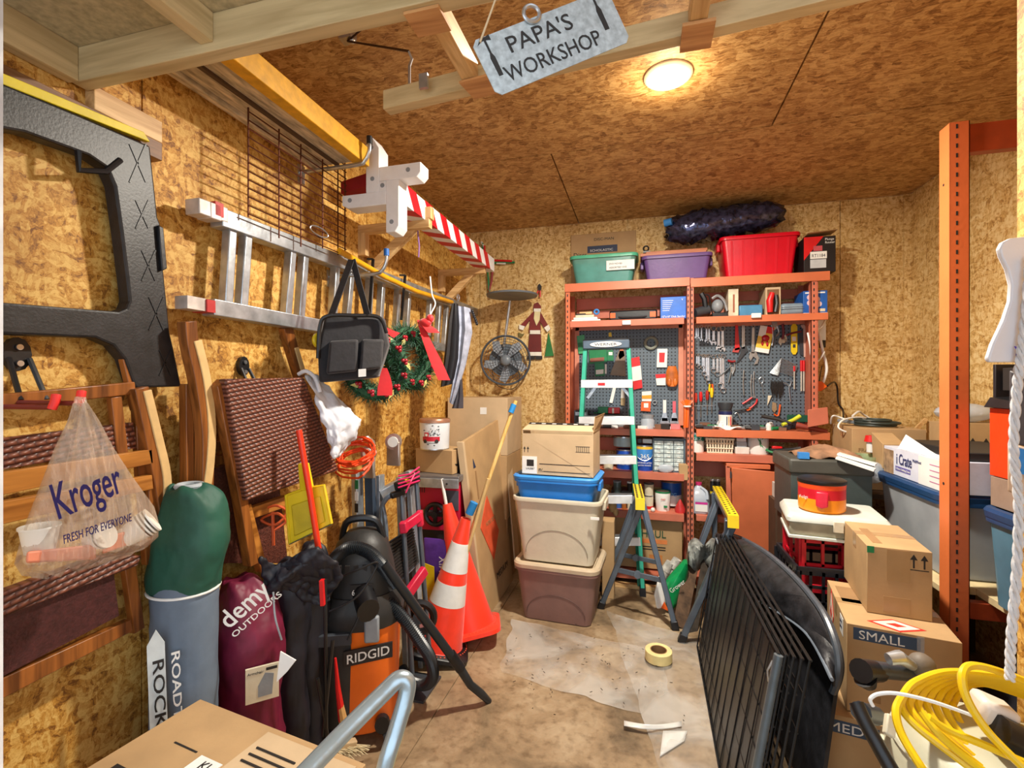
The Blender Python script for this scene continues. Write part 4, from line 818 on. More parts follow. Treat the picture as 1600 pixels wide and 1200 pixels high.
decal(T, 'opening', F, w_ * .12, w_ * .88, h_ * .05, h_ * .92, mat('box_inside', (120, 86, 56), .8), .002)
T = thing('red_power_tool', 'red and black power tool standing in the open kraft box', 'power tool', F.p(w_ * .5, 0, .02)); P(T, 'body', MB().tube([F.p(w_ * .25, h_ * .1, .02), F.p(w_ * .22, h_ * .5, .025), F.p(w_ * .4, h_ * .78, .02)], [.018, .022, .016], 10), RED); P(T, 'grip', MB().tube([F.p(w_ * .6, h_ * .1, .02), F.p(w_ * .7, h_ * .4, .02), F.p(w_ * .65, h_ * .7, .02)], .013, 8), BLACK)
sbox('tool_case', 'pale blue grey rounded case on the right upper shelf', 'case', 1220, 464, 1258, 484, Yu, .16, mat('case_grey', (128, 146, 160), .4), zu, bevel=.02, bands=((.02, .98, .45, .5, DARK), (.02, .98, .62, .65, DARK)))
T, F, w_, h_ = sbox('power_tool_box', 'blue boxed tool with round pictures at the right shelf end', 'box', 1255, 442, 1293, 480, Yu, .2, mat('box_blue2', (26, 92, 176), .45), zu)
for a, b in ((.3, .72), (.55, .62), (.3, .48), (.62, .42)): poly(T, 'picture', F, [(w_ * a + w_ * .15 * math.cos(i * .5236), h_ * b + h_ * .13 * math.sin(i * .5236)) for i in range(12)], mat('pict', (220, 190, 196), .5))
decal(T, 'print_line', F, w_ * .08, w_ * .9, h_ * .88, h_ * .94, WHITE); decal(T, 'print_line', F, 0, w_ * 1.0, .0, h_ * .05, WHITE); decal(T, 'print', F, w_ * .66, w_ * .9, h_ * .1, h_ * .22, CREAM)
# ================================================================ tools on the pegboards
YT = YP - .014
def pp(a, b, o=0): return PY(a, b, YT - o)
def fl(T, name, pts, m, o=0, th=.004): return P(T, name, MB().prism([pp(a, b, o) for a, b in pts], (0, th, 0)), m, bevel=.0006)
def wrench(px, y0, y1, wd, label, grp, openend=True):
    T = thing('wrench', label, 'wrench', pp(px, y1), grp)
    h = wd
    P(T, 'shank', MB().prism([pp(px - .28 * wd, y0 + h), pp(px + .28 * wd, y0 + h), pp(px + .35 * wd, y1 - h), pp(px - .35 * wd, y1 - h)], (0, .004, 0)), STEEL, bevel=.001)
    P(T, 'ring_end', MB().torus(pp(px, y0 + .6 * h), (0, 1, 0), .5 * wd * .0048, .0028, 12, 6), STEEL)
    c = pp(px, y1 - .7 * h); r_ = .62 * wd * .0048
    if openend: P(T, 'open_end', MB().prism([c + V((r_ * math.sin(a), 0, -r_ * math.cos(a))) for a in (.55, 1.2, 2.0, 3.14, 4.28, 5.08, 5.73)] + [c + V((-.25 * r_, 0, 0)), c + V((.25 * r_, 0, 0))], (0, .004, 0)), STEEL)
    else: P(T, 'ring_end', MB().torus(c, (0, 1, 0), r_, .0028, 12, 6), STEEL)
row1 = [(1088, 508, 530, 4), (1091, 508, 531, 4), (1096, 508, 534, 4), (1104, 508, 536, 5), (1108, 508, 537, 5), (1115, 509, 541, 7), (1123, 510, 549, 7), (1129, 509, 551, 7)]
for i, (a, b, c, d) in enumerate(row1): wrench(a, b, c, d, '%s combination wrench in the upper row on the right pegboard' % ORD[i], 'wrenches in the upper pegboard row')
row2 = [(1089, 552, 573, 4), (1092, 552, 576, 4), (1098, 553, 577, 4), (1100, 553, 587, 5), (1104, 553, 593, 5), (1107, 553, 600, 5), (1115, 554, 583, 6), (1121, 553, 588, 6), (1126, 552, 606, 6), (1130, 553, 614, 6)]
for i, (a, b, c, d) in enumerate(row2): wrench(a, b, c, d, '%s ring wrench in the lower row on the right pegboard' % ORD[i], 'wrenches in the lower pegboard row', False)
SIL = mat('tool_silver', (176, 182, 186), .32, .8, var=.15)
def tool(name, label, cat, parts, group=None):
    T = thing(name, label, cat, pp(*parts[0][1][0]) if isinstance(parts[0][1][0], tuple) else pp(1180, 600), group)
    for q_ in parts:
        kind = q_[3] if len(q_) > 3 else 'f'
        if kind == 'f': fl(T, q_[0], q_[1], q_[2], .003, .006)
        else: P(T, q_[0], MB().tube([pp(a, b, .006) for a, b in spl2(q_[1], 3)], kind, 8), q_[2])
    return T
tool('adjustable_wrench', 'red handled adjustable wrench right of the upper wrench row', 'wrench', [('handle', [(1149, 508), (1153, 508), (1156, 546), (1148, 548)], RED), ('jaw', [(1146, 545), (1157, 542), (1154, 551), (1144, 550)], mat('faded_red', (190, 70, 66), .5))])
tool('adjustable_wrench', 'long silver adjustable wrench with dark jaws under the red one', 'wrench', [('handle', [(1159, 508), (1164, 508), (1164, 545), (1159, 545)], SIL), ('jaw', [(1156, 544), (1166, 540), (1169, 548), (1163, 554), (1155, 564), (1150, 567), (1157, 552)], DARK)])
tool('adjustable_wrench', 'big silver adjustable wrench with hooked jaw left of the red packet', 'wrench', [('handle', [(1175, 512), (1179, 512), (1179, 552), (1174, 552)], SIL), ('jaw', [(1172, 550), (1182, 550), (1186, 560), (1184, 568), (1178, 570), (1182, 561), (1177, 557), (1173, 564), (1170, 559)], SIL), ('ring', [(1175, 508), (1177, 506), (1179, 509), (1177, 512), (1175, 509)], SIL, .0016)])
T = thing('blister_packet', 'red and yellow packet holding a rounded red plastic item at pegboard centre', 'packet', pp(1188, 550)); F = Face(pp(1179, 549, .006), pp(1197, 552, .006) - pp(1179, 549, .006), V((0, 0, 1)))
k_ = (pp(1201, 549) - pp(1179, 549)).length; hh = (pp(1179, 508) - pp(1179, 549)).length
decal(T, 'card', F, 0, k_, 0, hh, mat('card_yellow', (240, 200, 70), .5), .004); decal(T, 'print', F, k_ * .5, k_, hh * .75, hh, RED, .005); decal(T, 'print', F, 0, k_, 0, hh * .16, WHITE, .005); decal(T, 'print', F, 0, k_ * .5, hh * .6, hh, WHITE, .005)
P(T, 'red_item', MB().sph(F.p(k_ * .55, hh * .55, .008), (k_ * .28, .01, k_ * .26)).sph(F.p(k_ * .4, hh * .36, .008), (.008, .006, .02)).sph(F.p(k_ * .75, hh * .36, .008), (.008, .006, .02)), mat('dk_red', (186, 20, 44), .3))
tool('locking_pliers', 'silver locking pliers right of the red and yellow packet', 'pliers', [('jaw', [(1206, 502), (1214, 503), (1217, 512), (1210, 516), (1206, 510)], SIL), ('handle', [(1206, 508), (1208, 528), (1206, 540)], SIL, .006), ('handle', [(1214, 510), (1217, 519), (1212, 526)], SIL, .006)])
tool('pipe_wrench', 'red handled pipe wrench hanging beside the locking pliers', 'wrench', [('handle', [(1223, 506), (1224, 522), (1222, 530)], mat('maroon_handle', (116, 40, 50), .5), .008), ('jaw', [(1218, 528), (1228, 526), (1230, 534), (1224, 531), (1220, 540), (1216, 535)], SIL)])
tool('hammer', 'claw hammer with maroon handle lying over the yellow level', 'hammer', [('handle', [(1228, 524), (1240, 520), (1252, 518)], MC['maroon_handle'], .007), ('head', [(1221, 527), (1228, 522), (1230, 530), (1226, 536), (1222, 536)], SIL)])
T = tool('torpedo_level', 'yellow spirit level standing upright on the right pegboard', 'level', [('body', [(1239, 506), (1243, 506), (1246, 510), (1246, 549), (1243, 554), (1239, 554), (1236, 549), (1236, 510)], YEL)])
fl(T, 'vial', [(1238, 526), (1244, 526), (1244, 533), (1238, 533)], WHITE, .006); fl(T, 'vial', [(1239, 538), (1243, 538), (1243, 543), (1239, 543)], DARK, .006)
tool('hand_saw', 'small saw with dark blade and pink handle right of the level', 'saw', [('blade', [(1248, 520), (1255, 512), (1256, 556), (1250, 554)], DARK), ('handle', [(1251, 508), (1257, 507), (1261, 515), (1261, 558), (1256, 558), (1255, 515)], mat('saw_back', (212, 176, 160), .5))])
tool('snips', 'red handled tin snips below the adjustable wrenches', 'snips', [('grip', [(1137, 563), (1143, 565), (1149, 564)], mat('dred', (150, 24, 28), .5), .008), ('blade', [(1140, 567), (1142, 580), (1138, 598)], SIL, .004), ('blade', [(1147, 567), (1148, 576), (1144, 585)], SIL, .004)])
tool('locking_pliers', 'dark slim pliers hanging beside the red handled snips', 'pliers', [('handle', [(1124, 588), (1134, 580), (1144, 570)], DARK, .005), ('jaw', [(1141, 572), (1148, 574), (1146, 584), (1142, 582)], SIL)])
for i, (a, b, c) in enumerate(((1162, 578, 618), (1174, 585, 620), (1178, 580, 622))):
    tool('slip_joint_pliers', 'narrow silver tool hanging %s at the pegboard centre' % ['left', 'in the middle', 'on the right'][i], 'pliers', [('body', [(a, b), (a - 1, (b + c) / 2), (a, c)], SIL, .005), ('cross_pin', [(a - 4, b + 12), (a + 4, b + 12)], SIL, .003)])
tool('ring_spanner', 'silver open ring tool hanging right of the narrow pliers', 'wrench', [('ring', [(1186, 592), (1190, 589), (1193, 593), (1190, 599), (1186, 596), (1186, 592)], SIL, .0022), ('shank', [(1190, 599), (1193, 617)], SIL, .0025)])
tool('bolt_cutter', 'pliers with spread bright red handles low on the pegboard', 'pliers', [('handle', [(1175, 621), (1168, 626), (1160, 631)], RED, .006), ('handle', [(1183, 623), (1181, 630), (1172, 638)], RED, .006), ('jaw', [(1175, 621), (1178, 612), (1181, 622)], SIL)])
tool('loppers', 'dark handled cutters leaning behind the white can', 'cutters', [('handle', [(1148, 642), (1160, 640), (1170, 637)], BLACK, .006), ('blade', [(1165, 640), (1171, 636), (1174, 640), (1168, 642)], ORG)])
# allen key rack (many bent bars)
T = thing('hex_key_set', 'tilted set of silver hex keys on the right pegboard', 'hex key set', pp(1215, 580))
for i in range(9):
    f = i / 8; a0 = (1221 - 3 * f, 560 + 3 * f + i * 2.2); a1 = (1246 - 5 * f, 572 + i * 2.0); P(T, 'hex_key', MB().tube([pp(1203 + 12 * f, 583 + 4 * f - i * .0, .006), pp(a0[0], a0[1], .006), pp(a1[0], a1[1], .006)], .0022 + .0006 * (8 - i) / 3, 6), SIL)
tool('caulk_gun', 'silver angled tool hanging beneath the hex keys', 'tool', [('bar', [(1224, 598), (1232, 602), (1233, 612), (1235, 628)], SIL, .004), ('handle', [(1228, 594), (1236, 596), (1234, 603)], SIL, .003)])
tool('screwdriver', 'red topped screwdriver at right of the hex keys', 'screwdriver', [('handle', [(1241, 572), (1241, 580)], RED, .007), ('blade', [(1241, 580), (1241, 608)], mat('bl', (206, 200, 186), .4), .004)])
for i in (0, 1): tool('file', ['left file with red handle at the pegboard edge', 'right file with red handle at the pegboard edge'][i], 'file', [('handle', [(1252 + i * 4, 563), (1252 + i * 4, 580)], RED, .008), ('blade', [(1252 + i * 4, 580), (1252 + i * 4, 611)], MC['bl'], .005)], 'files at the pegboard edge')
T = thing('key_bunch', 'bunch of black keys and hooks hanging below the hex keys', 'hooks', pp(1212, 620))
for i in range(11): P(T, 'black_hook', MB().tube([pp(1205 + i * 1.8, 594 + (i % 3), .006), pp(1204 + i * 1.9, 606 + (i * 5) % 9, .008), pp(1206 + i * 1.7, 614 + (i * 7) % 10, .006)], .003, 5), INK)
tool('putty_knife', 'cream pointed scraper hanging under the black hooks', 'scraper', [('blade', [(1200, 618), (1206, 618), (1199, 634)], CREAM)])
tool('clamp', 'silver oval clamp with orange handle low on the right pegboard', 'clamp', [('frame', [(1207, 628), (1213, 630), (1214, 640), (1210, 645), (1206, 640)], mat('bronze', (176, 150, 116), .4, .5)), ('handle', [(1209, 647), (1216, 649), (1219, 632)], ORG, .006)])
tool('hook_tool', 'small silver bent hook right of the white can', 'hook', [('rod', [(1148, 647), (1152, 645), (1157, 656)], SIL, .003)])
# screwdriver row in rack
T0 = thing('screwdriver_rack', 'silver wire rack for screwdrivers at lower left of the pegboard', 'tool rack', pp(1100, 634)); P(T0, 'bar', MB().tube([pp(1085, 631), pp(1085, 634, .03), pp(1117, 634, .03), pp(1117, 631)], .003, 6), STEEL)
for i, (a, m, b) in enumerate(((1087, mat('org_red', (214, 60, 40), .35), 624), (1095, RED, 622), (1105, mat('dkr', (170, 40, 30), .35), 620), (1112, YEL, 616))):
    T = thing('screwdriver', '%s screwdriver in the wire rack beside the white can' % ORD[i], 'screwdriver', pp(a, 650, .016), 'screwdrivers in the wire rack')
    P(T, 'handle', MB().tube([pp(a, b - 10, .018), pp(a, b - 6, .018), pp(a, b, .018), pp(a, b + 5, .018)], [.008, .012, .012, .008], 10), m); P(T, 'shaft', MB().tube([pp(a, b + 5, .018), pp(a + (2 if i == 0 else 0), 655 - i * 3, .018)], .003, 6), STEEL)
tool('pliers', 'orange and yellow handled pliers above the screwdriver rack', 'pliers', [('handle', [(1108, 612), (1109, 600)], YEL, .007), ('handle', [(1114, 612), (1113, 600)], ORG, .007), ('jaw', [(1109, 602), (1114, 602), (1113, 594), (1110, 594)], INK)])
# left pegboard
def card(label, pts, m, extra=(), cat='packet', name='hanging_packet', o=.004):
    T = thing(name, label, cat, pp(*pts[0]))
    fl(T, 'card', pts, m, o, .003)
    for n_, p_, mm in extra: fl(T, n_, p_, mm, o + .003, .002)
    return T
WH = WHITE
card('green blister pack at the top left of the left pegboard', [(901, 525), (913, 523), (914, 552), (904, 553)], mat('mint', (70, 170, 110), .4), [('print', [(903, 536), (910, 535), (911, 548), (904, 549)], GREEN)])
card('wide green and white sandpaper pack behind the green ladder', [(920, 547), (948, 546), (949, 566), (921, 569)], GREEN, [('print', [(922, 560), (944, 558), (944, 564), (922, 566)], mat('brn', (150, 90, 70), .6))])
card('small green pack to the right of the sandpaper pack', [(949, 547), (958, 547), (959, 564), (949, 564)], GREEN, [('print', [(951, 550), (957, 550), (957, 555), (951, 555)], WH)])
card('tall green and white pack under the sandpaper pack', [(929, 568), (944, 567), (945, 587), (930, 588)], GREEN, [('print', [(931, 578), (943, 577), (943, 584), (931, 585)], WH)])
card('white strip pack right of the tall green pack', [(945, 569), (948, 569), (948, 584), (945, 584)], WH)
T = tool('hand_saw', 'brown handsaw hanging behind the green ladder', 'saw', [('blade', [(953, 586), (967, 548), (976, 548), (978, 588)], mat('saw_blade', (134, 116, 98), .5, .3)), ('handle', [(969, 545), (974, 545), (976, 556), (968, 562), (966, 556)], mat('saw_wood', (196, 110, 70), .5))])
card('red and white pack right of the green ladder', [(986, 560), (999, 557), (1004, 606), (990, 609)], RED, [('print', [(986, 574), (1001, 571), (1003, 593), (988, 596)], WH)])
c = pp(1017, 536); S('duct_tape', 'grey roll of duct tape hanging on the left pegboard', 'tape', MB().torus((c.x, c.y, c.z), (0, 1, 0), .042, .012, 28, 8), mat('duct', (128, 134, 124), .4))
card('white pack with red tool hanging below the duct tape', [(1027, 545), (1043, 545), (1042, 574), (1026, 574)], WH, [('print', [(1030, 551), (1039, 551), (1038, 566), (1030, 566)], RED)])
T = card('red and white pack left of the orange holster', [(1024, 585), (1040, 584), (1040, 602), (1026, 602)], WH, [('print', [(1024, 585), (1040, 584), (1040, 590), (1025, 591)], RED)])
T = thing('tool_holster', 'brown orange leather tool pouch on the left pegboard', 'pouch', pp(1050, 604)); LE = mat('leather', (206, 110, 40), .45, var=.25)
P(T, 'pouch', MB().loft([[pp(1050 + w_ * math.cos(a), y, .012 + .02 * math.sin(a)) for a in [k * .5236 for k in range(12)]] for y, w_ in ((572, 6), (580, 9), (592, 10), (600, 9), (604, 6))]), LE)
P(T, 'flap', MB().sph(pp(1046, 597, .03), (.016, .01, .03)).sph(pp(1055, 597, .03), (.016, .01, .03)), LE)
card('white and orange price card above the putty knives', [(1003, 612), (1018, 611), (1018, 627), (1003, 627)], WH, [('print', [(1003, 618), (1018, 617), (1018, 623), (1003, 623)], mat('amber', (240, 160, 40), .5))])
card('orange tape card under the white price card', [(1002, 628), (1017, 627), (1016, 643), (1001, 642)], ORG, [('print', [(1006, 630), (1013, 630), (1013, 637), (1006, 637)], WH)])
c = pp(1023, 629); S('washer_ring', 'small grey ring hanging right of the price card', 'ring', MB().torus((c.x, c.y, c.z), (0, 1, 0), .014, .004), GREY)
tool('paint_stick', 'white paint stirring stick hanging behind the green ladder', 'stick', [('stick', [(958, 604), (963, 604), (957, 630), (952, 629)], WH)])
tool('paint_brush', 'small white paint brush hanging beside the stirring stick', 'brush', [('handle', [(971, 606), (975, 606), (976, 622), (970, 622)], WH), ('bristles', [(970, 622), (977, 622), (976, 634), (970, 633)], mat('brist', (190, 170, 130), .8))])
for i, (a, m, mm) in enumerate(((1038, WH, ALU), (1053, mat('pinkh', (220, 96, 110), .4), ALU))):
    tool('putty_knife', ['white handled putty knife left of the pink one', 'pink handled putty knife beside the white one'][i], 'putty knife', [('handle', [(a - 2, 625 + i * 2), (a + 3, 625 + i * 2), (a + 3, 645), (a - 2, 645)], m), ('blade', [(a - 2, 645), (a + 3, 645), (a + 8, 662), (a - 7, 662)], ALU), ('print', [(a - 4, 653), (a + 5, 653), (a + 6, 658), (a - 4, 658)], mat('prk', (226, 160, 160), .5))])
tool('yellow_tag', 'small yellow tag at the top of the left pegboard', 'tag', [('tag', [(951, 520), (955, 519), (956, 526), (951, 526)], YEL)])
T = thing('zip_tie_bundle', 'bundle of orange stakes held in a white ring on the middle upright', 'stakes', PY(1072, 668, 3.52))
for i in range(7): P(T, 'stake', MB().tube([PY(1064 + i * 3, 624 + abs(i - 3), 3.53), PY(1070 + i, 634, 3.52), PY(1069 + i * .9, 668, 3.53)], .006, 6), ORG)
P(T, 'ring', MB().torus(PY(1074, 635, 3.52), (0, 0, 1), .02, .006), WH)
# power strip and cords at rack's right
T = thing('power_strip', 'white power strip with cords hanging at the right end of the rack', 'power strip', PY(1284, 540, 3.72))
a = PY(1276, 532, 3.70); b = PY(1291, 494, 3.70)
P(T, 'body', MB().box(a.x, b.x, 3.70, 3.73, a.z, b.z), WH, bevel=.005)
P(T, 'plug', MB().box(a.x + .02, b.x - .005, 3.69, 3.72, a.z - .05, a.z), BLACK, bevel=.004)
P(T, 'cord', MB().tube(spl([PY(1264, 506, 3.62), PY(1270, 514, 3.6), PY(1282, 512, 3.62), PY(1290, 500, 3.66)]), .006), WH); P(T, 'cord', MB().tube(spl([PY(1262, 520, 3.6), PY(1266, 540, 3.58), PY(1268, 558, 3.58), PY(1278, 564, 3.6), PY(1288, 550, 3.66)]), .006), WH)
P(T, 'cord', MB().tube(spl([PY(1280, 520, 3.68), PY(1285, 545, 3.68), PY(1291, 570, 3.68), PY(1291, 582, 3.68), PY(1286, 598, 3.68)]), .009), WH)
T = thing('orange_bucket_lid', 'orange wedge shaped cord reel hanging at the rack edge', 'reel', PY(1285, 605, 3.66))
P(T, 'wedge', MB().prism([PY(x, y, 3.66) for x, y in ((1274, 595), (1285, 596), (1293, 604), (1284, 611), (1274, 612))], (0, .03, 0)), ORG, bevel=.004)
S('black_cable', 'black cord draped down the strand board wall right of the rack', 'cord', MB().tube(spl([PY(1284, 572, 3.7), PY(1280, 595, 3.72), PY(1276, 620, 3.72), PY(1272, 640, 3.72)]), .003, 5).tube(spl([PY(1293, 603, 3.7), PY(1303, 597, 3.8), PY(1308, 605, 3.84), PY(1310, 630, 3.84), PY(1317, 640, 3.82), PY(1318, 652, 3.7)]), .006, 6), BLACK)
S('dark_bracket', 'rust coloured steel end bracket beside the bench shelf', 'bracket', MB().hexa([PY(1262, 668, 3.5), PY(1295, 662, 3.5), PY(1295, 662, 3.62), PY(1262, 668, 3.62)], [PY(1262, 640, 3.5), PY(1293, 636, 3.5), PY(1293, 636, 3.62), PY(1262, 640, 3.62)]), RACKD, bevel=.003)
# ================================================================ bench shelf items
zb = ZS['bench']; Yb = 3.59; zb2 = zb + .01
T, c, r_, h = can('white paint can with upside dark lid on the bench shelf', 1135, 639, 668, 22, Yb, WH, zb2, bands=((.1, .75, WH), (.78, .98, mat('navy', (30, 40, 90), .4))), lid=DARK)
for k in range(3): F = Face((c.x + .01 + k * .0, c.y - r_ - .001, c.z), (1, 0, 0), (0, 0, 1)); decal(T, 'print', F, -.01 + k * .012, -.004 + k * .012, .03, .09, [NAVY, mat('tn', (200, 160, 90), .5), RED][k], .001)
S('dark_bowl', 'dark grey pan resting on the white paint can', 'pan', MB().lathe([(.001, 0), (r_ * .9, 0), (r_ * 1.12, .03), (r_ * 1.15, .05), (r_ * 1.05, .05), (r_ * .9, .01), (.001, .008)], 28, (c.x, c.y, c.z + h + .004)), DARK)
S('white_rag', 'crumpled white rag lying in front of the paint can', 'rag', MB().grid(lambda u_, v_: V((PY(1116, 668, Yb).x + u_ * .17, Yb - .02 + v_ * .05, zb2 + .004 + .03 * abs(u_ - .5) + .008 * math.sin(9 * u_ + 4 * v_))), 14, 5), WH, solid=.006)
rd = random.Random(11)
def junk(n, x0, x1, Y0, Y1, z, labelf, grp, kinds):
    for i in range(n):
        x = x0 + (x1 - x0) * (i + .5) / n; y = rd.uniform(Y0, Y1); k = kinds[i % len(kinds)]; a = rd.uniform(-.6, .6); L_ = rd.uniform(.02, .035)
        m = k[1]
        if k[0] == 'cyl': mb = MB().cyl((x - L_ * math.cos(a), y - L_ * math.sin(a), z + .013), (x + L_ * math.cos(a), y + L_ * math.sin(a), z + .013), .012)
        elif k[0] == 'box': mb = MB(fr(x, y, z, math.degrees(a))).box(-L_, L_, -.02, .02, 0, rd.uniform(.015, .04))
        else: mb = MB().lathe([(.001, 0), (.018, 0), (.018, .035), (.012, .042), (.012, .05), (.001, .05)], 12, (x, y, z))
        S(k[2], labelf(i, k), k[2].replace('_', ' '), mb, m, grp, bevel=.001)
pos = lambda i, n: ['at its left end', 'left of its centre', 'near its centre', 'right of its centre', 'towards its right end', 'at its right end'][min(5, int(6 * i / n))]
KN = [('cyl', BLACK, 'flashlight'), ('box', DARK, 'small_tool'), ('cyl', SIL, 'socket'), ('bottle', WH, 'glue_bottle'), ('cyl', GREEN, 'drill_bit'), ('box', mat('jbrown', (120, 82, 60), .6), 'hardware_box'), ('cyl', SIL, 'socket')]
nm = {0: 'front', 1: 'rear'}
junk(13, .37, .93, 3.60, 3.62, zb2, lambda i, k: 'small %s on the right bench shelf %s, item %s from left' % (k[2].replace('_', ' '), 'front', (ORD + ['eleventh', 'twelfth', 'thirteenth'])[i]), 'small tools along the front of the right bench shelf', KN)
junk(14, .36, 1.02, 3.69, 3.73, zb2, lambda i, k: 'small %s behind the front row on the right bench, item %s from left' % (k[2].replace('_', ' '), (ORD + ['eleventh', 'twelfth', 'thirteenth', 'fourteenth'])[i]), 'small tools along the back of the right bench shelf', KN[::-1])
S('flashlight', 'black flashlight with bright yellow end on the right bench', 'flashlight', MB().tube([PY(1222, 664, 3.6), PY(1240, 656, 3.62), PY(1250, 650, 3.63)], [.012, .012, .014], 10), mat('lime', (210, 220, 60), .4))
S('hand_plane', 'long dark saw handle lying on the right bench', 'tool', MB().tube([PY(1190, 650, 3.63), PY(1215, 655, 3.62), PY(1236, 662, 3.6)], .012, 8), INK)
S('green_pad', 'dark green scouring strip standing behind the bench tools', 'pad', MB().box(PY(1230, 640, 3.74).x, PY(1262, 640, 3.74).x, 3.735, 3.75, zb2 + .05, zb2 + .10), mat('dgreen', (20, 84, 60), .8), bevel=.004)
S('red_box', 'red and brown mallet lying at the right end of the bench', 'mallet', MB().tube([PY(1244, 664, 3.58), PY(1262, 668, 3.56), PY(1292, 674, 3.56)], [.022, .016, .014], 10), mat('brick', (150, 60, 44), .5))
# left bench
junk(13, XA + .10, XM - .08, 3.62, 3.64, zb, lambda i, k: 'small %s on the left bench shelf, item %s from left' % (k[2].replace('_', ' '), (ORD + ['eleventh', 'twelfth', 'thirteenth'])[i]), 'small things along the left bench shelf', [('box', WH, 'carton'), ('cyl', SIL, 'socket'), ('box', mat('jbrown', (120, 82, 60), .6), 'hardware_box'), ('box', INK, 'small_tool')])
def jar(label, px, y0, y1, wpx, Y, z, lidm, body=MILKY, group=None):
    a = PY(px - wpx / 2, y1, Y); b = PY(px + wpx / 2, y0, Y); r_ = (b.x - a.x) / 2; h = b.z - a.z; c = V(((a.x + b.x) / 2, Y + r_, z)); M = Matrix.Translation(c)
    T = thing('jar', label, 'jar', c, group)
    P(T, 'glass', MB(M).lathe([(.001, 0), (r_, 0), (r_, h * .62), (r_ * .8, h * .75), (r_ * .8, h * .8), (.001, h * .8)], 20), body); P(T, 'lid', MB(M).lathe([(.001, h * .79), (r_ * .86, h * .79), (r_ * .86, h), (.001, h)], 20), lidm)
jar('clear jar with brass coloured lid at the left pegboard bottom', 1012, 651, 672, 22, 3.60, zb, GREY)
jar('small jar with green lid behind the green ladder', 932, 627, 648, 12, 3.74, zb, GREEN)
sbox('green_tape_box', 'green and white tape box behind the green ladder', 'box', 934, 638, 951, 648, 3.72, .06, GREEN, zb + .10); sbox('red_tape_measure', 'red and silver tape measure behind the green ladder', 'tape measure', 949, 638, 968, 647, 3.72, .06, RED, zb + .10, bands=((.4, .55, 0, .9, WH),))
sbox('bench_riser', 'low wooden riser under the green and red boxes', 'riser', 925, 649, 972, 668, 3.70, .09, DARK, zb)
sbox('socket_box', 'dark parts box with chrome sockets at the left bench end', 'parts box', 897, 642, 918, 668, 3.61, .14, DARK, zb, bands=((.1, .4, .7, .9, SIL), (.5, .9, .7, .9, SIL), (.2, .8, .1, .3, SIL)))
sbox('red_packet', 'small red and white packet at the right end of the left bench', 'packet', 1048, 663, 1063, 671, 3.60, .05, mat('rw', (226, 120, 120), .5), zb)
# ---- lower left shelves
z1_ = ZS['l1']; Yl = 3.60
T, c, r_, h = can('blue and yellow paint can of medium size on the left lower shelf', 1007, 705, 743, 29, Yl, mat('paint_blue', (20, 74, 176), .35), z1_, bands=((.86, .98, mat('pyel', (236, 190, 60), .4)), (.5, .86, mat('pblue2', (70, 140, 214), .35))), handle=True)
curvetext(T, '365', c, r_, c.z + h * .5, .045, WH, .06); curvetext(T, 'INTERIOR LATEX', c, r_, c.z + h * .3, .016, WH, .10); curvetext(T, 'SATIN WHITE', c, r_, c.z + h * .2, .014, WH, .09)
T, c, r_, h = can('plain blue paint can left of the blue and yellow one', 977, 712, 741, 30, Yl + .02, mat('paint_blue', (20, 74, 176), .35), z1_); curvetext(T, 'WALL PAINT', c, r_, c.z + h * .45, .02, WH, .10); curvetext(T, 'PREMIUM', c, r_, c.z + h * .25, .016, WH, .08)
T, c, r_, h = can('pale grey wide tin on top of the plain blue paint can', 974, 695, 709, 34, Yl + .03, mat('paleblue', (166, 186, 194), .4), z1_ + .165)
can('small white tub at the left of the lower left shelf', 950, 728, 741, 16, Yl, CREAM, z1_)
sbox('small_carton', 'small white carton on top of the blue and yellow paint can', 'carton', 1004, 697, 1019, 703, Yl + .06, .05, WH, z1_ + .195)
sbox('dark_cup', 'dark small tin beside the carton on the paint can', 'tin', 996, 696, 1003, 703, Yl + .05, .03, DARK, z1_ + .195)
# parts organiser
x0, x1, z0, z1 = rect(1020, 691, 1071, 742, Yl); zz = z1_; z1 += zz - z0
T = thing('parts_organizer', 'grey cabinet of small clear drawers on the lower left shelf', 'organizer', ((x0 + x1) / 2, Yl, zz))
P(T, 'frame', MB().box(x0, x1, Yl + .012, Yl + .15, zz, z1).box(x0, x1, Yl, Yl + .012, z1 - .012, z1).box(x0, x1, Yl, Yl + .012, zz, zz + .008).box(x0, x0 + .008, Yl, Yl + .012, zz, z1).box(x1 - .008, x1, Yl, Yl + .012, zz, z1), mat('organizer_grey', (88, 104, 116), .45), bevel=.001)
for i in range(3):
    for j in range(7):
        a = x0 + .01 + (x1 - x0 - .02) * i / 3; b = x0 + .01 + (x1 - x0 - .02) * (i + 1) / 3 - .004; c0_ = zz + .012 + (z1 - zz - .028) * j / 7; c1_ = c0_ + (z1 - zz - .028) / 7 - .004
        D_ = P(T, 'drawer', MB().box(a, b, Yl + .002, Yl + .011, c0_, c1_), mat('drawer_clear', (190, 204, 204), .15, var=.3, scale=40), bevel=.001); P(D_, 'pull', MB().box((a + b) / 2 - .01, (a + b) / 2 + .01, Yl - .003, Yl + .002, c0_ + .003, c0_ + .008), WH)
sbox('small_cardboard_box', 'small kraft box at the shelf end beside the drawer cabinet', 'box', 1061, 726, 1075, 750, Yl - .045, .10, KRAFT, None)
bpy.context.scene.objects['small_cardboard_box'].location.z = bpy.context.scene.objects['small_cardboard_box'].location.z
S('plastic_bag_lump', 'crumpled clear bag of hardware in front of the drawer cabinet', 'bag', MB().sph((PY(1040, 738, 3.57).x, 3.575, z1_ + .03), (.055, .014, .03), 14, 8), MILKY)
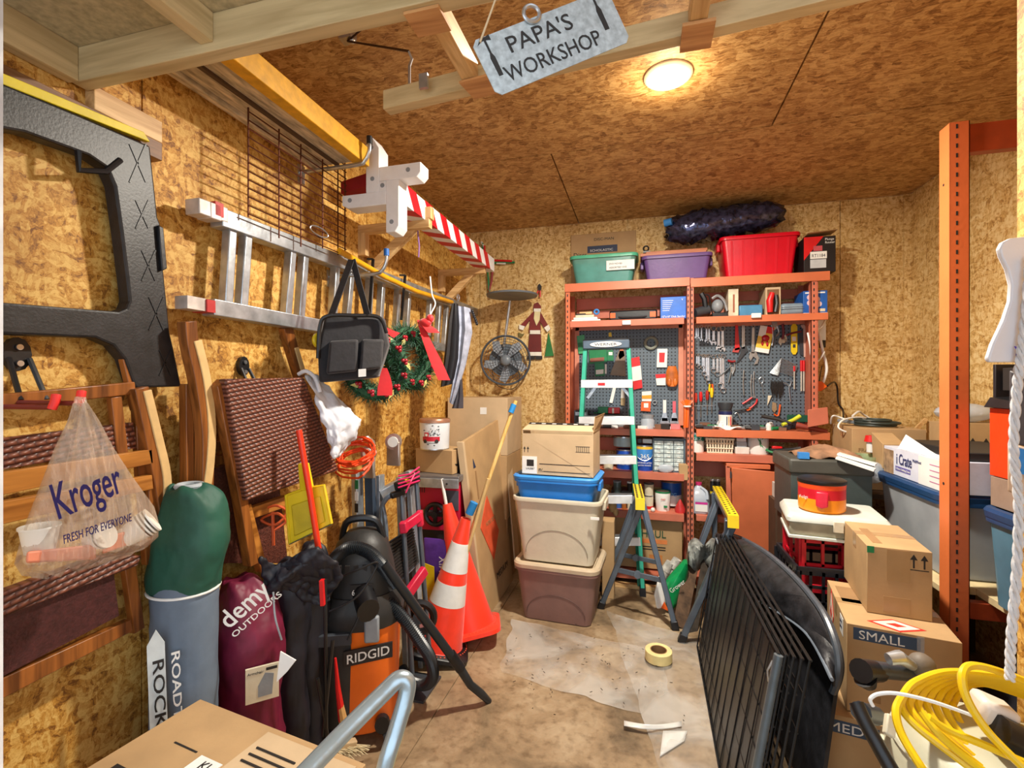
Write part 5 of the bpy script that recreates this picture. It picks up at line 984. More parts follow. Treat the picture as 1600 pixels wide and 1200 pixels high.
# second lower left
z2 = ZS['l2']
T, c, r_, h = can('white and blue paint can with dark lid on the low left shelf', 1050, 753, 788, 33, Yl + .10, WH, z2 + .02, bands=((.45, .97, mat('pblue', (24, 78, 160), .35)),), lid=mat('rustlid', (150, 110, 90), .4, .4)); curvetext(T, 'PPG', c, r_, c.z + h * .42, .035, mat('ppg', (120, 190, 230), .4), .06)
T, c, r_, h = can('white tub with green lid in front of the blue paint can', 1036, 777, 805, 26, Yl, WH, z2, lid=GREEN, taper=.86, name='tub'); curvetext(T, 'DAP', c, r_, c.z + h * .6, .02, RED, .03); decal(T, 'print', Face((c.x, c.y - r_ - .001, c.z), (1, 0, 0), (0, 0, 1)), .005, .03, .03, .045, GREEN)
T, c, r_, h = can('cream paper cup stacked on a red banded cup', 1014, 757, 777, 16, Yl, CREAM, z2 + .098, lid=DARK, taper=.86, name='cup')
can('cream cup with a red band below the upper paper cup', 1014, 778, 800, 15, Yl, CREAM, z2, bands=((.1, .3, RED),), taper=.9, name='cup')
can('dark grey spray can at the left of the low shelf', 964, 755, 775, 13, Yl, mat('spray', (70, 84, 84), .35), z2 + .10, lid=GREY, name='spray_can'); can('brown bottle under the dark spray can', 975, 783, 800, 8, Yl, mat('amberb', (170, 100, 50), .3), z2, name='bottle'); can('cream tube standing left on the low shelf', 983, 782, 801, 6, Yl, CREAM, z2, name='bottle'); can('blue bottle standing left on the low shelf', 966, 786, 801, 11, Yl + .01, mat('bbot', (60, 100, 170), .35), z2, name='bottle')
sbox('dark_block', 'dark box under the grey spray can on the low shelf', 'box', 955, 776, 990, 800, Yl + .05, .14, DARK, z2)
can('small black bottle with white cap on the low shelf', 984, 760, 778, 9, Yl + .05, INK, z2 + .10, lid=WH, name='bottle')
S('red_nozzle', 'red and white caulk nozzle bottle beside the green lidded tub', 'bottle', MB().lathe([(.001, 0), (.035, 0), (.036, .03), (.006, .09), (.001, .092)], 12, (PY(1063, 800, 3.6).x, 3.62, z2)), mat('nozz', (190, 50, 50), .4))
S('glove', 'tan crumpled work glove at the left of the low shelf', 'glove', MB().sph(PY(957, 790, 3.5), (.03, .03, .05)).sph(PY(962, 800, 3.5), (.02, .02, .03)), mat('glove_tan', (186, 156, 110), .8))
c = PY(1020, 799, 3.58); S('door_knob', 'small white round knob at the front of the low shelf', 'knob', MB().sph((c.x, 3.575, z2 + .016), .016), WH)
# ---- right lower shelf
z3 = ZS['r1']; Yr = 3.60
T, c, r_, h = can('white and green stain can left of the white basket', 1089, 681, 709, 25, Yr, WH, z3, bands=((.62, .95, mat('teal', (20, 130, 116), .4)),), lid=GREY); curvetext(T, 'KILZ', c, r_, c.z + h * .66, .03, WH, .06)
x0, x1, z0, z1 = rect(1103, 689, 1147, 711, Yr)
T = thing('plastic_basket', 'white slotted plastic basket holding folded cloths', 'basket', ((x0 + x1) / 2, Yr + .08, z3)); M = Matrix.Translation(T.location); w_, h_ = x1 - x0, z1 - z0
mb = MB(M); y0 = -.08
for i in range(10):
    a = -w_ * .42 + w_ * .84 * i / 9; mb.bar((a, y0 + .01, 0), (a * 1.12, y0, h_), .010, .004, (0, 1, 0)); mb.bar((a, .07, 0), (a * 1.12, .08, h_), .010, .004, (0, 1, 0))
for z in (0.004, h_ * .33, h_ * .66, h_ - .006): s_ = .88 + .12 * z / h_; mb.tube([(-w_ / 2 * s_, y0 + .004, z), (w_ / 2 * s_, y0 + .004, z), (w_ / 2 * s_, .08, z), (-w_ / 2 * s_, .08, z)], .005 if z < h_ * .9 else .008, 6, True)
mb.box(-w_ * .44, w_ * .44, -.07, .07, 0, .004); P(T, 'basket_frame', mb, CREAM, smooth=False)
S('folded_cloths', 'heap of grey folded cloths in the white basket', 'cloth', MB(M).sph((0, 0, h_ * .7), (w_ * .40, .06, h_ * .55), 18, 8), mat('cloth_grey', (176, 166, 148), .85, var=.3, scale=50, bump=.8, bscale=50))
sbox('stacked_carton', 'white flat carton right of the basket', 'carton', 1149, 700, 1171, 710, Yr, .12, mat('carton_w', (220, 214, 206), .6), z3); sbox('clear_box', 'small clear box on the flat white carton', 'box', 1151, 692, 1167, 700, Yr + .01, .09, MILKY, z3 + .046); T, F, w_, h_ = sbox('sandpaper_pack', 'red and white pack on top of the clear box', 'pack', 1151, 680, 1166, 692, Yr + .02, .06, mat('pk_w', (230, 220, 216), .5), z3 + .083, bands=((.05, .7, .4, .95, mat('pk_r', (220, 60, 90), .5)),))
T, c, r_, h = can('large white tin with green leaf pattern on the right shelf', 1188, 679, 711, 35, Yr - .0, WH, z3, name='tin', lid=GREY)
F = Face((c.x, c.y - r_ - .001, c.z), (1, 0, 0), (0, 0, 1)); LF = mat('leaf_print', (84, 150, 100), .5)
for a, b, dx, dz in ((-.02, .12, .03, -.05), (.01, .10, .02, .04), (.02, .12, .03, .01), (.0, .11, .0, -.06), (.03, .03, .02, .02), (.02, .05, -.02, .02)): poly(T, 'leaf_print', F, [(a, b), (a + dx * .5 + .006, b + dz * .5), (a + dx, b + dz), (a + dx * .5 - .006, b + dz * .5)], LF, .002)
sbox('dark_tool_tray', 'black shallow tool tray at the right end of the shelf', 'tray', 1205, 703, 1231, 713, Yr - .02, .12, INK, z3); S('red_clamp', 'red clip lying on the black tool tray', 'clip', MB().bar(PY(1206, 700, 3.6), PY(1222, 701, 3.6), .03, .03), RED, bevel=.006); S('black_tube', 'long black tube lying across the black tool tray', 'tube', MB().tube([PY(1212, 704, 3.56), PY(1240, 702, 3.5), PY(1252, 700, 3.48)], .012, 8), BLACK)
S('green_pliers', 'green handled shears lying by the leaf patterned tin', 'shears', MB().tube([PY(1197, 703, 3.59), PY(1204, 706, 3.57), PY(1212, 708, 3.56)], .008, 8), GREEN)
# second right lower: jug, spray cans
z4 = ZS['r2']
x0, x1, z0, z1 = rect(1077, 757, 1110, 802, 3.58); r_ = (x1 - x0) / 2; c = V(((x0 + x1) / 2, 3.58 + r_, z4)); M = Matrix.Translation(c); h = z1 - z0
T = thing('gallon_jug', 'translucent gallon jug with pink cap on the right low shelf', 'jug', c); JUG = mat('jug_plastic', (196, 206, 220), .25, alpha=.85, var=.05)
P(T, 'body', MB(M).loft([[(a, b, z) for a, b in rr(2 * r_ * s_, 2 * r_ * s_, .04 * s_, 4)] for z, s_ in ((0, .9), (.01, 1), (h * .45, 1), (h * .6, .96), (h * .78, .6), (h * .88, .26), (h * .92, .22))]), JUG)
P(T, 'cap', MB(M).lathe([(.001, h * .91), (.02, h * .91), (.022, h), (.001, h)], 16), mat('pink_cap', (200, 50, 110), .4)); P(T, 'grip', MB(M).tube(spl([(.01, -.03, h * .86), (.045, -.05, h * .74), (.05, -.065, h * .5)]), .010, 8), JUG)
F = Face((c.x, c.y - r_ - .001, c.z), (1, 0, 0), (0, 0, 1)); decal(T, 'label', F, -.03, .05, .02, .085, WHITE, .003); decal(T, 'label_band', F, -.03, .05, .07, .085, mat('magenta', (206, 50, 150), .5), .004)
for i, px in enumerate((1114, 1122)): can(['black spray can left of its twin on the right low shelf', 'black spray can right of its twin on the right low shelf'][i], px, 745, 770, 8, 3.62, BLACK, z4 + .12, name='spray_can', group='black spray cans', bands=((.1, .3, YEL),))
sbox('riser_box', 'dark low box under the two black spray cans', 'box', 1108, 770, 1128, 800, 3.61, .12, INK, z4)
# cabinet door leaning
T = thing('cabinet_door', 'orange painted cabinet door panel hinged on the lower right rack', 'cabinet door', PY(1180, 880, 3.5))
q0 = [PY(1143, 731, 3.52), PY(1214, 738, 3.46), PT(1219, 900, 3.16), PT(1146, 900, 3.3)]
P(T, 'panel', MB().prism(q0, (0, .02, 0)), RACK, bevel=.003); P(T, 'hinge_strip', MB().prism([PY(1134, 728, 3.53), PY(1141, 729, 3.53), PY(1146, 892, 3.53), PY(1138, 890, 3.53)], (0, .02, 0)), RACKD, bevel=.002)
for y in (737, 790, 860): P(T, 'hinge', MB().cyl(PY(1142, y, 3.51), PY(1142, y + 10, 3.51), .006), DARK)
sbox('top_shelf_piece', 'narrow orange shelf piece above the cabinet door', 'shelf', 1135, 727, 1204, 731, 3.53, .2, RACK, None)
# u-haul box on floor
T, F, w_, h_ = sbox('moving_box', 'large kraft moving box with green and orange print on the floor', 'box', 940, 811, 1066, 880, 3.61, .24, KRAFT, .115)
text(T, 'U-HAUL', F, w_ * .38, h_ * .62, h_ * .2, mat('uh_green', (50, 84, 60), .5), width=w_ * .42, bold=.004); decal(T, 'print_band', F, w_ * .36, w_ * .82, h_ * .50, h_ * .58, mat('uh_orange', (226, 136, 76), .5))
decal(T, 'print_line', F, w_ * .45, w_ * .8, h_ * .42, h_ * .44, INK); decal(T, 'print_line', F, w_ * .45, w_ * .8, h_ * .37, h_ * .39, INK); decal(T, 'print', F, w_ * .6, w_ * .76, h_ * .1, h_ * .28, mat('uh_or2', (200, 130, 70), .5)); decal(T, 'print', F, w_ * .02, w_ * .12, h_ * .62, h_ * .85, mat('uh_dk', (110, 90, 70), .5))
S('wood_sill', 'pale wooden sill on the floor before the rack', 'board', MB().box(-.45, .33, 3.50, 3.54, 0, .03), PINE, bevel=.002)
# ================================================================ ladders, trestles and stacks at the middle
LG = mat('fiberglass_green', (54, 178, 150), .45, var=.08)
T = thing('step_ladder', 'folded green fibreglass stepladder with silver steps leaning on the rack', 'ladder', PZ(950, 905, 0))
def L_(px, py):  # point on the leaning plane of the ladder
    # plane: y = 3.43 at the floor, 3.52 at z = 1.77
    r_ = ray(px, py); n_ = V((0, 1.77, -.09)).normalized(); o_ = V((0, 3.43, 0)); t = (o_ - O).dot(n_) / r_.dot(n_); return O + r_ * t
P(T, 'side_rail', MB().bar(L_(982, 545), L_(1005, 929), .028, .075, (0, 1, 0)), LG, bevel=.003)
P(T, 'side_rail', MB().bar(L_(915, 545), L_(893, 929), .028, .075, (0, 1, 0)), LG, bevel=.003)
for i, y in enumerate((598, 655, 716, 777, 842)):
    a, b = L_(912 - (y - 545) * .06, y), L_(986 + (y - 545) * .05, y)
    P(T, 'step', MB().bar(a, b, .075, .045), ALU, bevel=.003); P(T, 'tread_face', MB().bar(a + V((0, -.04, -.008)), b + V((0, -.04, -.008)), .004, .055), mat('step_bright', (232, 234, 236), .4, .3), bevel=.001)
P(T, 'step_brace', MB().bar(L_(918, 622), L_(932, 603), .012, .02).bar(L_(985, 620), L_(968, 600), .012, .02), ALU)
a, b = L_(912, 540), L_(984, 538)
P(T, 'top_cap', MB().bar(a, b, .12, .062), mat('cap_grey', (84, 102, 122), .4), bevel=.008); P(T, 'top_tray', MB().bar(a + V((0, 0, .032)), b + V((0, 0, .032)), .11, .012), BLACK, bevel=.004)
F = Face(a + V((0, -.064, -.02)), b - a, V((0, 0, 1))); wl = (b - a).length
poly(T, 'logo_plate', F, [(wl * .5 + wl * .34 * math.cos(i * .3142), .02 + .020 * math.sin(i * .3142)) for i in range(20)], WHITE, .003); text(T, 'WERNER', F, wl * .26, .011, .026, NAVY, width=wl * .48, off=.004, bold=.001)
F = Face(L_(935, 600) + V((0, -.043, 0)), V((1, 0, 0)), V((0, 0, 1))); decal(T, 'warning_label', F, 0, .05, -.01, .008, RED, .002)
P(T, 'rear_rail', MB().bar(L_(986, 640) + V((.0, .045, 0)), L_(1000, 920) + V((0, .045, 0)), .02, .03), mat('rear_green', (40, 150, 124), .45))
P(T, 'foot', MB().bar(L_(1004, 916), L_(1005, 931), .04, .085, (0, 1, 0)), BLACK)
# ---- black trestles with yellow tops
TR = mat('trestle_steel', (96, 108, 122), .4, .4, var=.12)
def trestle(label, A, B, top, feet, grp='black folding trestles', rear=None):
    # A front end of the beam, B back end, feet = front pair on the floor
    T = thing('trestle', label, 'trestle', (A + B) / 2 - V((0, 0, A.z)), grp)
    d = (B - A).normalized(); side = d.cross(V((0, 0, 1))).normalized()
    P(T, 'beam', MB().bar(A, B, .045, .04), TR, bevel=.003)
    yt = MB().bar(A + V((0, 0, .028)) - d * .012, B + V((0, 0, .028)), .055, .018).bar(A - d * .014 + V((0, 0, -.03)), A - d * .010 + V((0, 0, .035)), .055, .012)
    mb = MB()
    n_ = 16
    for i in range(n_): p_ = A + (B - A) * (i + .5) / n_ + V((0, 0, .038)); mb.box(p_.x - .02, p_.x - .008, p_.y - .006, p_.y + .006, p_.z - .0005, p_.z + .0012).box(p_.x + .008, p_.x + .02, p_.y - .006, p_.y + .006, p_.z - .0005, p_.z + .0012)
    P(T, 'yellow_top', [yt, mb], [YEL, INK], smooth=False)
    for (st, ft) in ((A + d * .04, feet), (B - d * .04, [f + (B - A) * .6 for f in feet])):
        for s_, f in zip((-1, 1), ft):
            ftop = st + side * s_ * -.02 * (1 if (f - st).dot(side) < 0 else -1)
            P(T, 'leg', MB().bar(ftop, f, .032, .032, d), TR, bevel=.004); P(T, 'foot', MB().bar(f + (ftop - f).normalized() * .05, f, .042, .036, d), BLACK, bevel=.004)
            P(T, 'inner_strut', MB().bar(st + (f - st) * .03 + d * .03, st + (f - st) * .62 + d * .03, .014, .02, d), TR)
        m0, m1 = st + (ft[0] - st) * .62, st + (ft[1] - st) * .62
        P(T, 'spreader', MB().bar(m0, m1, .03, .012, d), TR, bevel=.002); P(T, 'pivot', MB().cyl((m0 + m1) / 2 - d * .012, (m0 + m1) / 2 + d * .012, .022), TR)
    return T
zt = .72
A = PZ(1000, 788, zt); B = PZ(995, 764, zt)
trestle('black folding trestle with yellow top in front of the green ladder', A, B, zt, [PZ(938, 950, 0), PZ(1056, 984, 0)])
A = PZ(1145, 815, zt); B = PZ(1120, 768, zt)
f0 = PZ(1064, 1003, 0); side = V((1, 0, 0))
trestle('black folding trestle with yellow top beside the black tray', A, B, zt, [f0, V((.45, 3.02, 0))])
# ---- the stack of totes with a carton on top
stk = V((-.50, 3.05, 0))
BRN = mat('brown_tote', (128, 96, 88), .45, var=.06); BEI = mat('beige_tote', (208, 200, 178), .45, var=.04)
T = tote('brown storage tote with beige lid at the bottom of the stack', fr(-.505, 3.04, 0, -3), .50, .38, .33, .84, BRN, lid=mat('beige_lid', (196, 178, 150), .45, var=.05), r_=.05, lidh=.03, handle=False)
# moulded arcs
def arc(T, M, w_, d, h, tp, m):
    mb = MB(M); pts = []
    for i in range(21):
        a = math.pi * i / 20; z = h * (.14 + .38 * math.sin(a)); s_ = tp + (1 - tp) * z / h; pts.append((-math.cos(a) * w_ * .36, -d / 2 * s_ - .001, z))
    mb.tube(pts, .0022, 5); P(T, 'moulded_arc', mb, m)
arc(T, fr(-.505, 3.04, 0, -3), .50, .38, .33, .84, mat('brown_groove', (98, 70, 64), .5))
T = tote('large beige storage tote in the middle of the stack', fr(-.50, 3.03, .362, -3), .53, .38, .395, .82, BEI, r_=.05)
arc(T, fr(-.50, 3.03, .362, -3), .53, .38, .395, .82, mat('beige_groove', (150, 142, 124), .5))
F = faces(fr(-.50 - .265, 3.03 - .19, .362, -3), .53, .38, .395)['f']
decal(T, 'label_tab', F, .47, .52, .30, .315, WHITE, .006)
tote('blue storage tote nested in the beige one', fr(-.515, 3.03, .665, -3), .50, .335, .205, .86, mat('tote_blue', (44, 132, 222), .38, var=.04), r_=.05, lid=mat('tote_blue_lid', (60, 146, 230), .38, var=.04), lidh=.018)
# open carton on it
M = fr(-.725, 2.89, .894, -3)
T = thing('open_carton', 'kraft shipping carton with printed black tape on the blue tote', 'box', M @ V((.2, .14, 0)))
P(T, 'body', MB(M).box(0, .44, 0, .004, 0, .25).box(0, .44, .27, .274, 0, .25).box(0, .004, 0, .274, 0, .27).box(.436, .44, 0, .274, 0, .27).box(0, .44, 0, .274, 0, .004), KRAFT2, bevel=.001)
P(T, 'flap', MB(M).hexa([(.44, 0, .268), (.44, .27, .268), (.443, .27, .268), (.443, 0, .268)], [(.445, .02, .36), (.47, .27, .37), (.473, .27, .37), (.448, .02, .36)]), KRAFT, label='raised kraft flap')
P(T, 'flap', MB(M).hexa([(0, 0, .27), (.44, 0, .27), (.44, 0, .274), (0, 0, .274)], [(.012, .12, .30), (.43, .12, .30), (.43, .12, .304), (.012, .12, .304)]), KRAFT2)
P(T, 'printed_tape', MB(M).hexa([(.012, .10, .2965), (.43, .10, .2965), (.43, .10, .302), (.012, .10, .302)], [(.012, .135, .305), (.43, .135, .305), (.43, .135, .309), (.012, .135, .309)]), INK)
for i in range(6): P(T, 'tape_print', MB(M).box(.03 + i * .068, .055 + i * .068, .104, .118, .302, .3065), WHITE)
F = faces(M, .44, .274, .27)
decal(T, 'paper_label', F['f'], .0, .095, .005, .11, WHITE); decal(T, 'label_print', F['f'], .03, .075, .05, .09, INK, .002); text(T, 'UA3087', F['f'], .025, .03, .016, INK, off=.002)
text(T, 'n:', F['f'], .105, .02, .04, INK); decal(T, 'print_line', F['f'], .135, .42, .02, .0235, INK); decal(T, 'print_line', F['f'], .11, .42, .065, .069, INK); arrows(T, F['f'], .008, .135, .035)
for i in range(7): decal(T, 'bar_mark', F['f'], .34 + i * .012, .343 + i * .012, .15, .18, INK)
decal(T, 'bar_frame', F['f'], .335, .42, .147, .150, INK); decal(T, 'bar_frame', F['f'], .335, .42, .180, .183, INK)
# ---- flattened cardboard box leaning
A, B_, C_, D_ = PZ(758, 970, .0), V((-.93, 3.42, 0)), V((-1.03, 3.42, 1.19)), V((-1.065, 2.77, 1.095))
A = V((-.93, 2.78, 0))
T = thing('flattened_box', 'tall flattened kraft box with an orange diamond leaning near the cones', 'box', (A + B_) / 2)
P(T, 'panel', MB().prism([A, B_, C_, D_], (-.02, 0, 0)), KRAFT, bevel=.001); P(T, 'front_edge', MB().prism([A + V((.004, -.03, 0)), A + V((.004, .0, 0)), D_ + V((.004, 0, 0)), D_ + V((.004, -.03, 0))], (-.04, 0, 0)), KRAFT2, bevel=.001)
F = Face(A + V((.001, 0, 0)), B_ - A, D_ - A)
poly(T, 'orange_diamond', F, [(.10, .54), (.36, .78), (.56, .52), (.28, .28)], mat('hd_orange', (226, 92, 56), .6), .003)
decal(T, 'print_band', F, .10, .2, .92, .98, NAVY, .002); decal(T, 'print_band', F, .42, .6, .80, .86, NAVY, .002); decal(T, 'print_line', F, .12, .14, .72, .90, KRAFT3, .002); text(T, 'MEDIUM', F, .3, .14, .06, INK, rot=0, width=.25); text(T, 'HOME DEPOT', F, .2, .52, .04, KRAFT3, width=.22, rot=0, off=.004)
P(T, 'inner_flap', MB().prism([B_ + V((.03, -.02, .1)), B_ + V((.03, .1, .1)), C_ + V((.03, .1, .1)), C_ + V((.03, -.02, .05))], (-.01, 0, 0)), KRAFT2)
# ---- big boxes in the back left corner
def carton(label, M, w_, d, h, m=KRAFT, name='cardboard_box', tape=True, group=None, flaps=True):
    T = thing(name, label, 'box', M @ V((w_ / 2, d / 2, 0)), group); P(T, 'body', MB(M).box(0, w_, 0, d, 0, h), m, bevel=.002); F = faces(M, w_, d, h)
    if flaps: P(T, 'flap_seam', MB(M).box(.004, w_ - .004, d / 2 - .001, d / 2 + .001, h - .001, h + .0008), KRAFT3)
    if tape: P(T, 'tape', MB(M).box(0, w_, d / 2 - .024, d / 2 + .024, h, h + .001).box(-.0008, 0, d / 2 - .024, d / 2 + .024, h - .06, h + .001), TAPE)
    return T, F
carton('tall kraft box at the bottom in the far left corner', fr(-1.42, 3.38, 0, 0), .46, .42, .46, KRAFT3)
carton('kraft box in the middle of the corner stack', fr(-1.42, 3.36, .463, 0), .46, .42, .46, KRAFT)
T, F = carton('wide kraft box on top of the corner stack', fr(-1.43, 3.38, .926, 0), .47, .42, .42, KRAFT2, flaps=True)
decal(T, 'white_label', F['f'], .26, .31, .30, .35, WHITE); decal(T, 'tape_patch', F['f'], .25, .40, .03, .13, TAPE); P(T, 'cut_handle', MB().tube(spl([F['f'].p(.27, .04), F['f'].p(.275, .07), F['f'].p(.27, .10)]), .003, 5), INK)
# ================================================================ cones and poles
CO_ = mat('cone_orange', (246, 54, 22), .45, var=.06, sheen=.2); CW = mat('cone_white', (226, 226, 222), .5, var=.06)
def cone(label, M, h, bands, base):
    T = thing('traffic_cone', label, 'traffic cone', M @ V((0, 0, 0)), 'orange traffic cones')
    rr_ = lambda z: .135 - (.135 - .028) * (z / h)
    P(T, 'cone_body', MB(M).lathe([(rr_(0) + .02, .012), (rr_(.02), .03), (rr_(h), h), (rr_(h) - .008, h), (rr_(h) - .008, h - .03)], 32), CO_)
    bs = MB(M).loft([[(a, b, z) for a, b in rr(w_, w_, .06, 4)] for z, w_ in ((0, .33), (.02, .33), (.028, .31))])
    for z0, z1 in bands: P(T, 'reflective_band', MB(M).lathe([(rr_(z0) + .0015, z0), (rr_(z1) + .0015, z1), (rr_(z1) - .004, z1), (rr_(z0) - .004, z0)], 32), CW)
    mb = MB(M)
    for k in range(48): a = k * .1309; mb.cyl((.155 * math.cos(a), .155 * math.sin(a), .027), (.155 * math.cos(a), .155 * math.sin(a), .030), .004, n=6)
    P(T, 'base', [bs, mb], [base, mat('stud', (220, 90, 60), .5)])
def cn(base, tip, h):  # frame with local z from base centre towards the tip pixel
    Z = (tip - base).normalized(); X = V((0, 1, 0)).cross(Z).normalized(); Y = Z.cross(X); return basis(base, X, Y, Z) @ Matrix.Rotation(R(20), 4, 'Z')
b0 = PT(683, 1018, 2.58); b0.z = .0345; tp_ = PT(726, 818, 2.62)
cone('orange traffic cone with two white bands in front', cn(b0, tp_, .7), .70, ((.25, .36), (.42, .57)), BLACK)
b1 = PT(738, 985, 2.74); b1.z = .045; tp1 = PT(702, 803, 2.84)
cone('plain orange traffic cone behind the banded one', cn(b1, tp1, .72), .72, (), CO_)
T = thing('bamboo_poles', 'two bamboo poles joined with blue tape standing in the front cone', 'pole', PT(722, 872, 2.62)); BAM = wood('bamboo', (206, 160, 80), (240, 204, 130), 2)
P(T, 'pole', MB().tube([PT(721, 878, 2.625), PT(760, 760, 2.64), PT(806, 626, 2.68)], .011, 10), BAM); P(T, 'pole', MB().tube([PT(727, 872, 2.60), PT(763, 748, 2.60)], .010, 10), mat('pole_tan', (216, 180, 120), .5))
BT = mat('blue_tape', (30, 130, 200), .5); P(T, 'blue_tape', MB().tube([PT(733, 803, 2.61), PT(741, 785, 2.61)], .023, 10), BT); P(T, 'blue_tape', MB().tube([PT(798, 645, 2.67), PT(803, 632, 2.68)], .016, 10), BT)
S('white_rod', 'thin white rod standing in the rear cone', 'rod', MB().tube([PT(702, 815, 2.84), PT(690, 748, 2.86)], .010, 8), WHITE)
# ================================================================ table saw with box and tin
T = thing('table_saw', 'red table saw with grey table top beside the cones', 'table saw', (-1.22, 2.85, 0)); SR = mat('saw_red', (196, 24, 62), .4, var=.06)
M = fr(-1.255, 2.87, 0, 3); w_ = .34
P(T, 'cabinet', MB(M).box(-w_ / 2, w_ / 2, -.15, .18, .55, .86), SR, bevel=.006); P(T, 'stand', MB(M).box(-w_ / 2, w_ / 2, -.14, .17, .0, .55), mat('saw_stand', (36, 34, 38), .5), bevel=.004)
P(T, 'table', MB(M).box(-w_ / 2 - .03, w_ / 2 + .02, -.22, .2, .865, .90), mat('saw_table', (128, 124, 124), .35, .5), bevel=.003); P(T, 'front_rail', MB(M).box(-w_ / 2 - .02, w_ / 2 + .02, -.235, -.22, .83, .885), ALU, bevel=.002)
for x in (-.14, .12): P(T, 'rail_bolt', MB(M).cyl((x, -.24, .858), (x, -.235, .858), .006), INK)
P(T, 'vent_slots', MB(M).box(-.12, -.115, -.152, -.15, .78, .83).box(-.105, -.10, -.152, -.15, .78, .83).box(-.09, -.085, -.152, -.15, .78, .83).box(-.075, -.07, -.152, -.15, .78, .83).box(-.06, -.055, -.152, -.15, .78, .83), INK)
P(T, 'spec_plate', MB(M).box(.07, .165, -.153, -.15, .68, .80), mat('spec', (74, 80, 92), .5)); P(T, 'switch', MB(M).box(-.13, -.08, -.165, -.15, .64, .70), BLACK, bevel=.003)
P(T, 'handwheel', MB(M).torus((.03, -.19, .66), (0, 1, 0), .062, .014, 24, 8).cyl((.03, -.15, .66), (.03, -.21, .66), .02).bar((-.03, -.19, .66), (.09, -.19, .66), .02, .02).bar((.03, -.19, .60), (.03, -.19, .72), .02, .02), BLACK); P(T, 'crank_rail', MB(M).box(-.09, .10, -.158, -.152, .655, .675), ALU)
T, F = carton('small kraft parcel with dark printed tape on the table saw', fr(-1.38, 2.75, .902, -10), .27, .19, .145, KRAFT, tape=False)
decal(T, 'dark_tape', F['r'], .06, .12, 0, .145, INK); decal(T, 'dark_tape', F['t'], .24, .27, .06, .12, INK); poly(T, 'tape_print', F['r'], [(.03, .06), (.045, .045), (.14, .05), (.15, .07), (.13, .06), (.055, .058)], INK, .002); decal(T, 'tape_print', F['r'], .075, .105, .10, .13, WHITE, .002)
c = V((-1.255, 2.76, 1.048)); M = Matrix.Translation(c); r_ = .094
T = thing('popcorn_tin', 'round white tin with a red pickup truck picture and copper lid', 'tin', c)
P(T, 'body', MB(M).lathe([(r_ * .93, 0), (r_ * .95, .004), (r_, .17), (.001, .17)], 36), mat('tin_white', (224, 230, 236), .35, var=.03)); P(T, 'lid', MB(M).lathe([(r_ * 1.03, .165), (r_ * 1.03, .182), (r_ * .98, .188), (.001, .190)], 36), mat('tin_lid', (176, 130, 106), .35, .5)); P(T, 'base_rim', MB(M).lathe([(r_ * .9, 0), (r_ * .965, 0), (r_ * .965, .006), (r_ * .9, .006)], 36), STEEL)
def onT(a, z, out=.001):  # wrap around the tin
    th = -math.pi / 2 + .18 + a / r_; q_ = r_ * (.95 + .05 * z / .17) + out; return c + V((q_ * math.cos(th), q_ * math.sin(th), z))
def wrap(name, pts, m, out=.001):
    # subdivide horizontally so the print hugs the tin
    xs = sorted(set([p[0] for p in pts])); a0, a1 = min(xs), max(xs); n_ = 8; mb = MB()
    lo = min(p[1] for p in pts); hi = max(p[1] for p in pts)
    for i in range(n_):
        u0, u1 = a0 + (a1 - a0) * i / n_, a0 + (a1 - a0) * (i + 1) / n_; mb.hexa([onT(u0, lo, 0), onT(u1, lo, 0), onT(u1, hi, 0), onT(u0, hi, 0)], [onT(u0, lo, out), onT(u1, lo, out), onT(u1, hi, out), onT(u0, hi, out)])
    P(T, name, mb, m, smooth=False)
wrap('truck_print', [(-.06, .055), (.055, .082)], mat('truck_red', (190, 30, 50), .4)); wrap('truck_print', [(-.045, .082), (-.015, .108)], MC['truck_red']); wrap('truck_window', [(-.038, .085), (-.022, .10)], WHITE, .0016)
for a in (-.04, .035): P(T, 'wheel_print', MB().cyl(onT(a, .054, -.002), onT(a, .054, .0018), .012), INK)
rd = random.Random(4)
for k in range(26): wrap('leaf_print', [(-.02 + rd.random() * .07, .09 + rd.random() * .04)] * 1 + [(0, 0)] * 0, INK) if 0 else None
mb = MB()
for k in range(34):
    a, z = -.015 + rd.random() * .07, .088 + rd.random() * .045; mb.sph(onT(a, z, .0004), .0028, 6, 4)
for a, z in ((.01, .15), (.045, .145), (-.02, .035), (.02, .03), (-.045, .12)): mb.sph(onT(a, z, .0004), (.008, .002, .003), 6, 4)
P(T, 'branch_print', mb, mat('branch', (60, 70, 76), .5)); wrap('ground_print', [(-.05, .043), (.04, .045)], INK)
c = PT(664, 850, 2.75)
T = thing('soil_bag', 'yellow and purple potting mix bag under the table saw', 'bag', (-1.13, 2.6, 0)); bx_ = (-1.13, 2.60)
P(T, 'sack', MB().loft([[(bx_[0] + a, bx_[1] + b * (1 + .1 * math.sin(z * 40)), z) for a, b in rr(.24, .10 * s_, .045 * s_, 4)] for z, s_ in ((0, .8), (.1, 1), (.3, 1), (.42, .9), (.5, .5), (.54, .2))]), mat('bag_purple', (78, 44, 128), .4, var=.2, bump=.4, bscale=30))
F = Face((bx_[0] - .12, bx_[1] - .056, 0), (1, 0, 0), (0, 0, 1)); poly(T, 'yellow_print', F, [(.02, .1), (.10, .1), (.09, .40), (.01, .42)], YEL, .003); text(T, 'POTTING MIX', F, .17, .12, .07, WHITE, width=.34, rot=90, off=.004, bold=.002); decal(T, 'print_band', F, .13, .2, .1, .14, WHITE, .003)
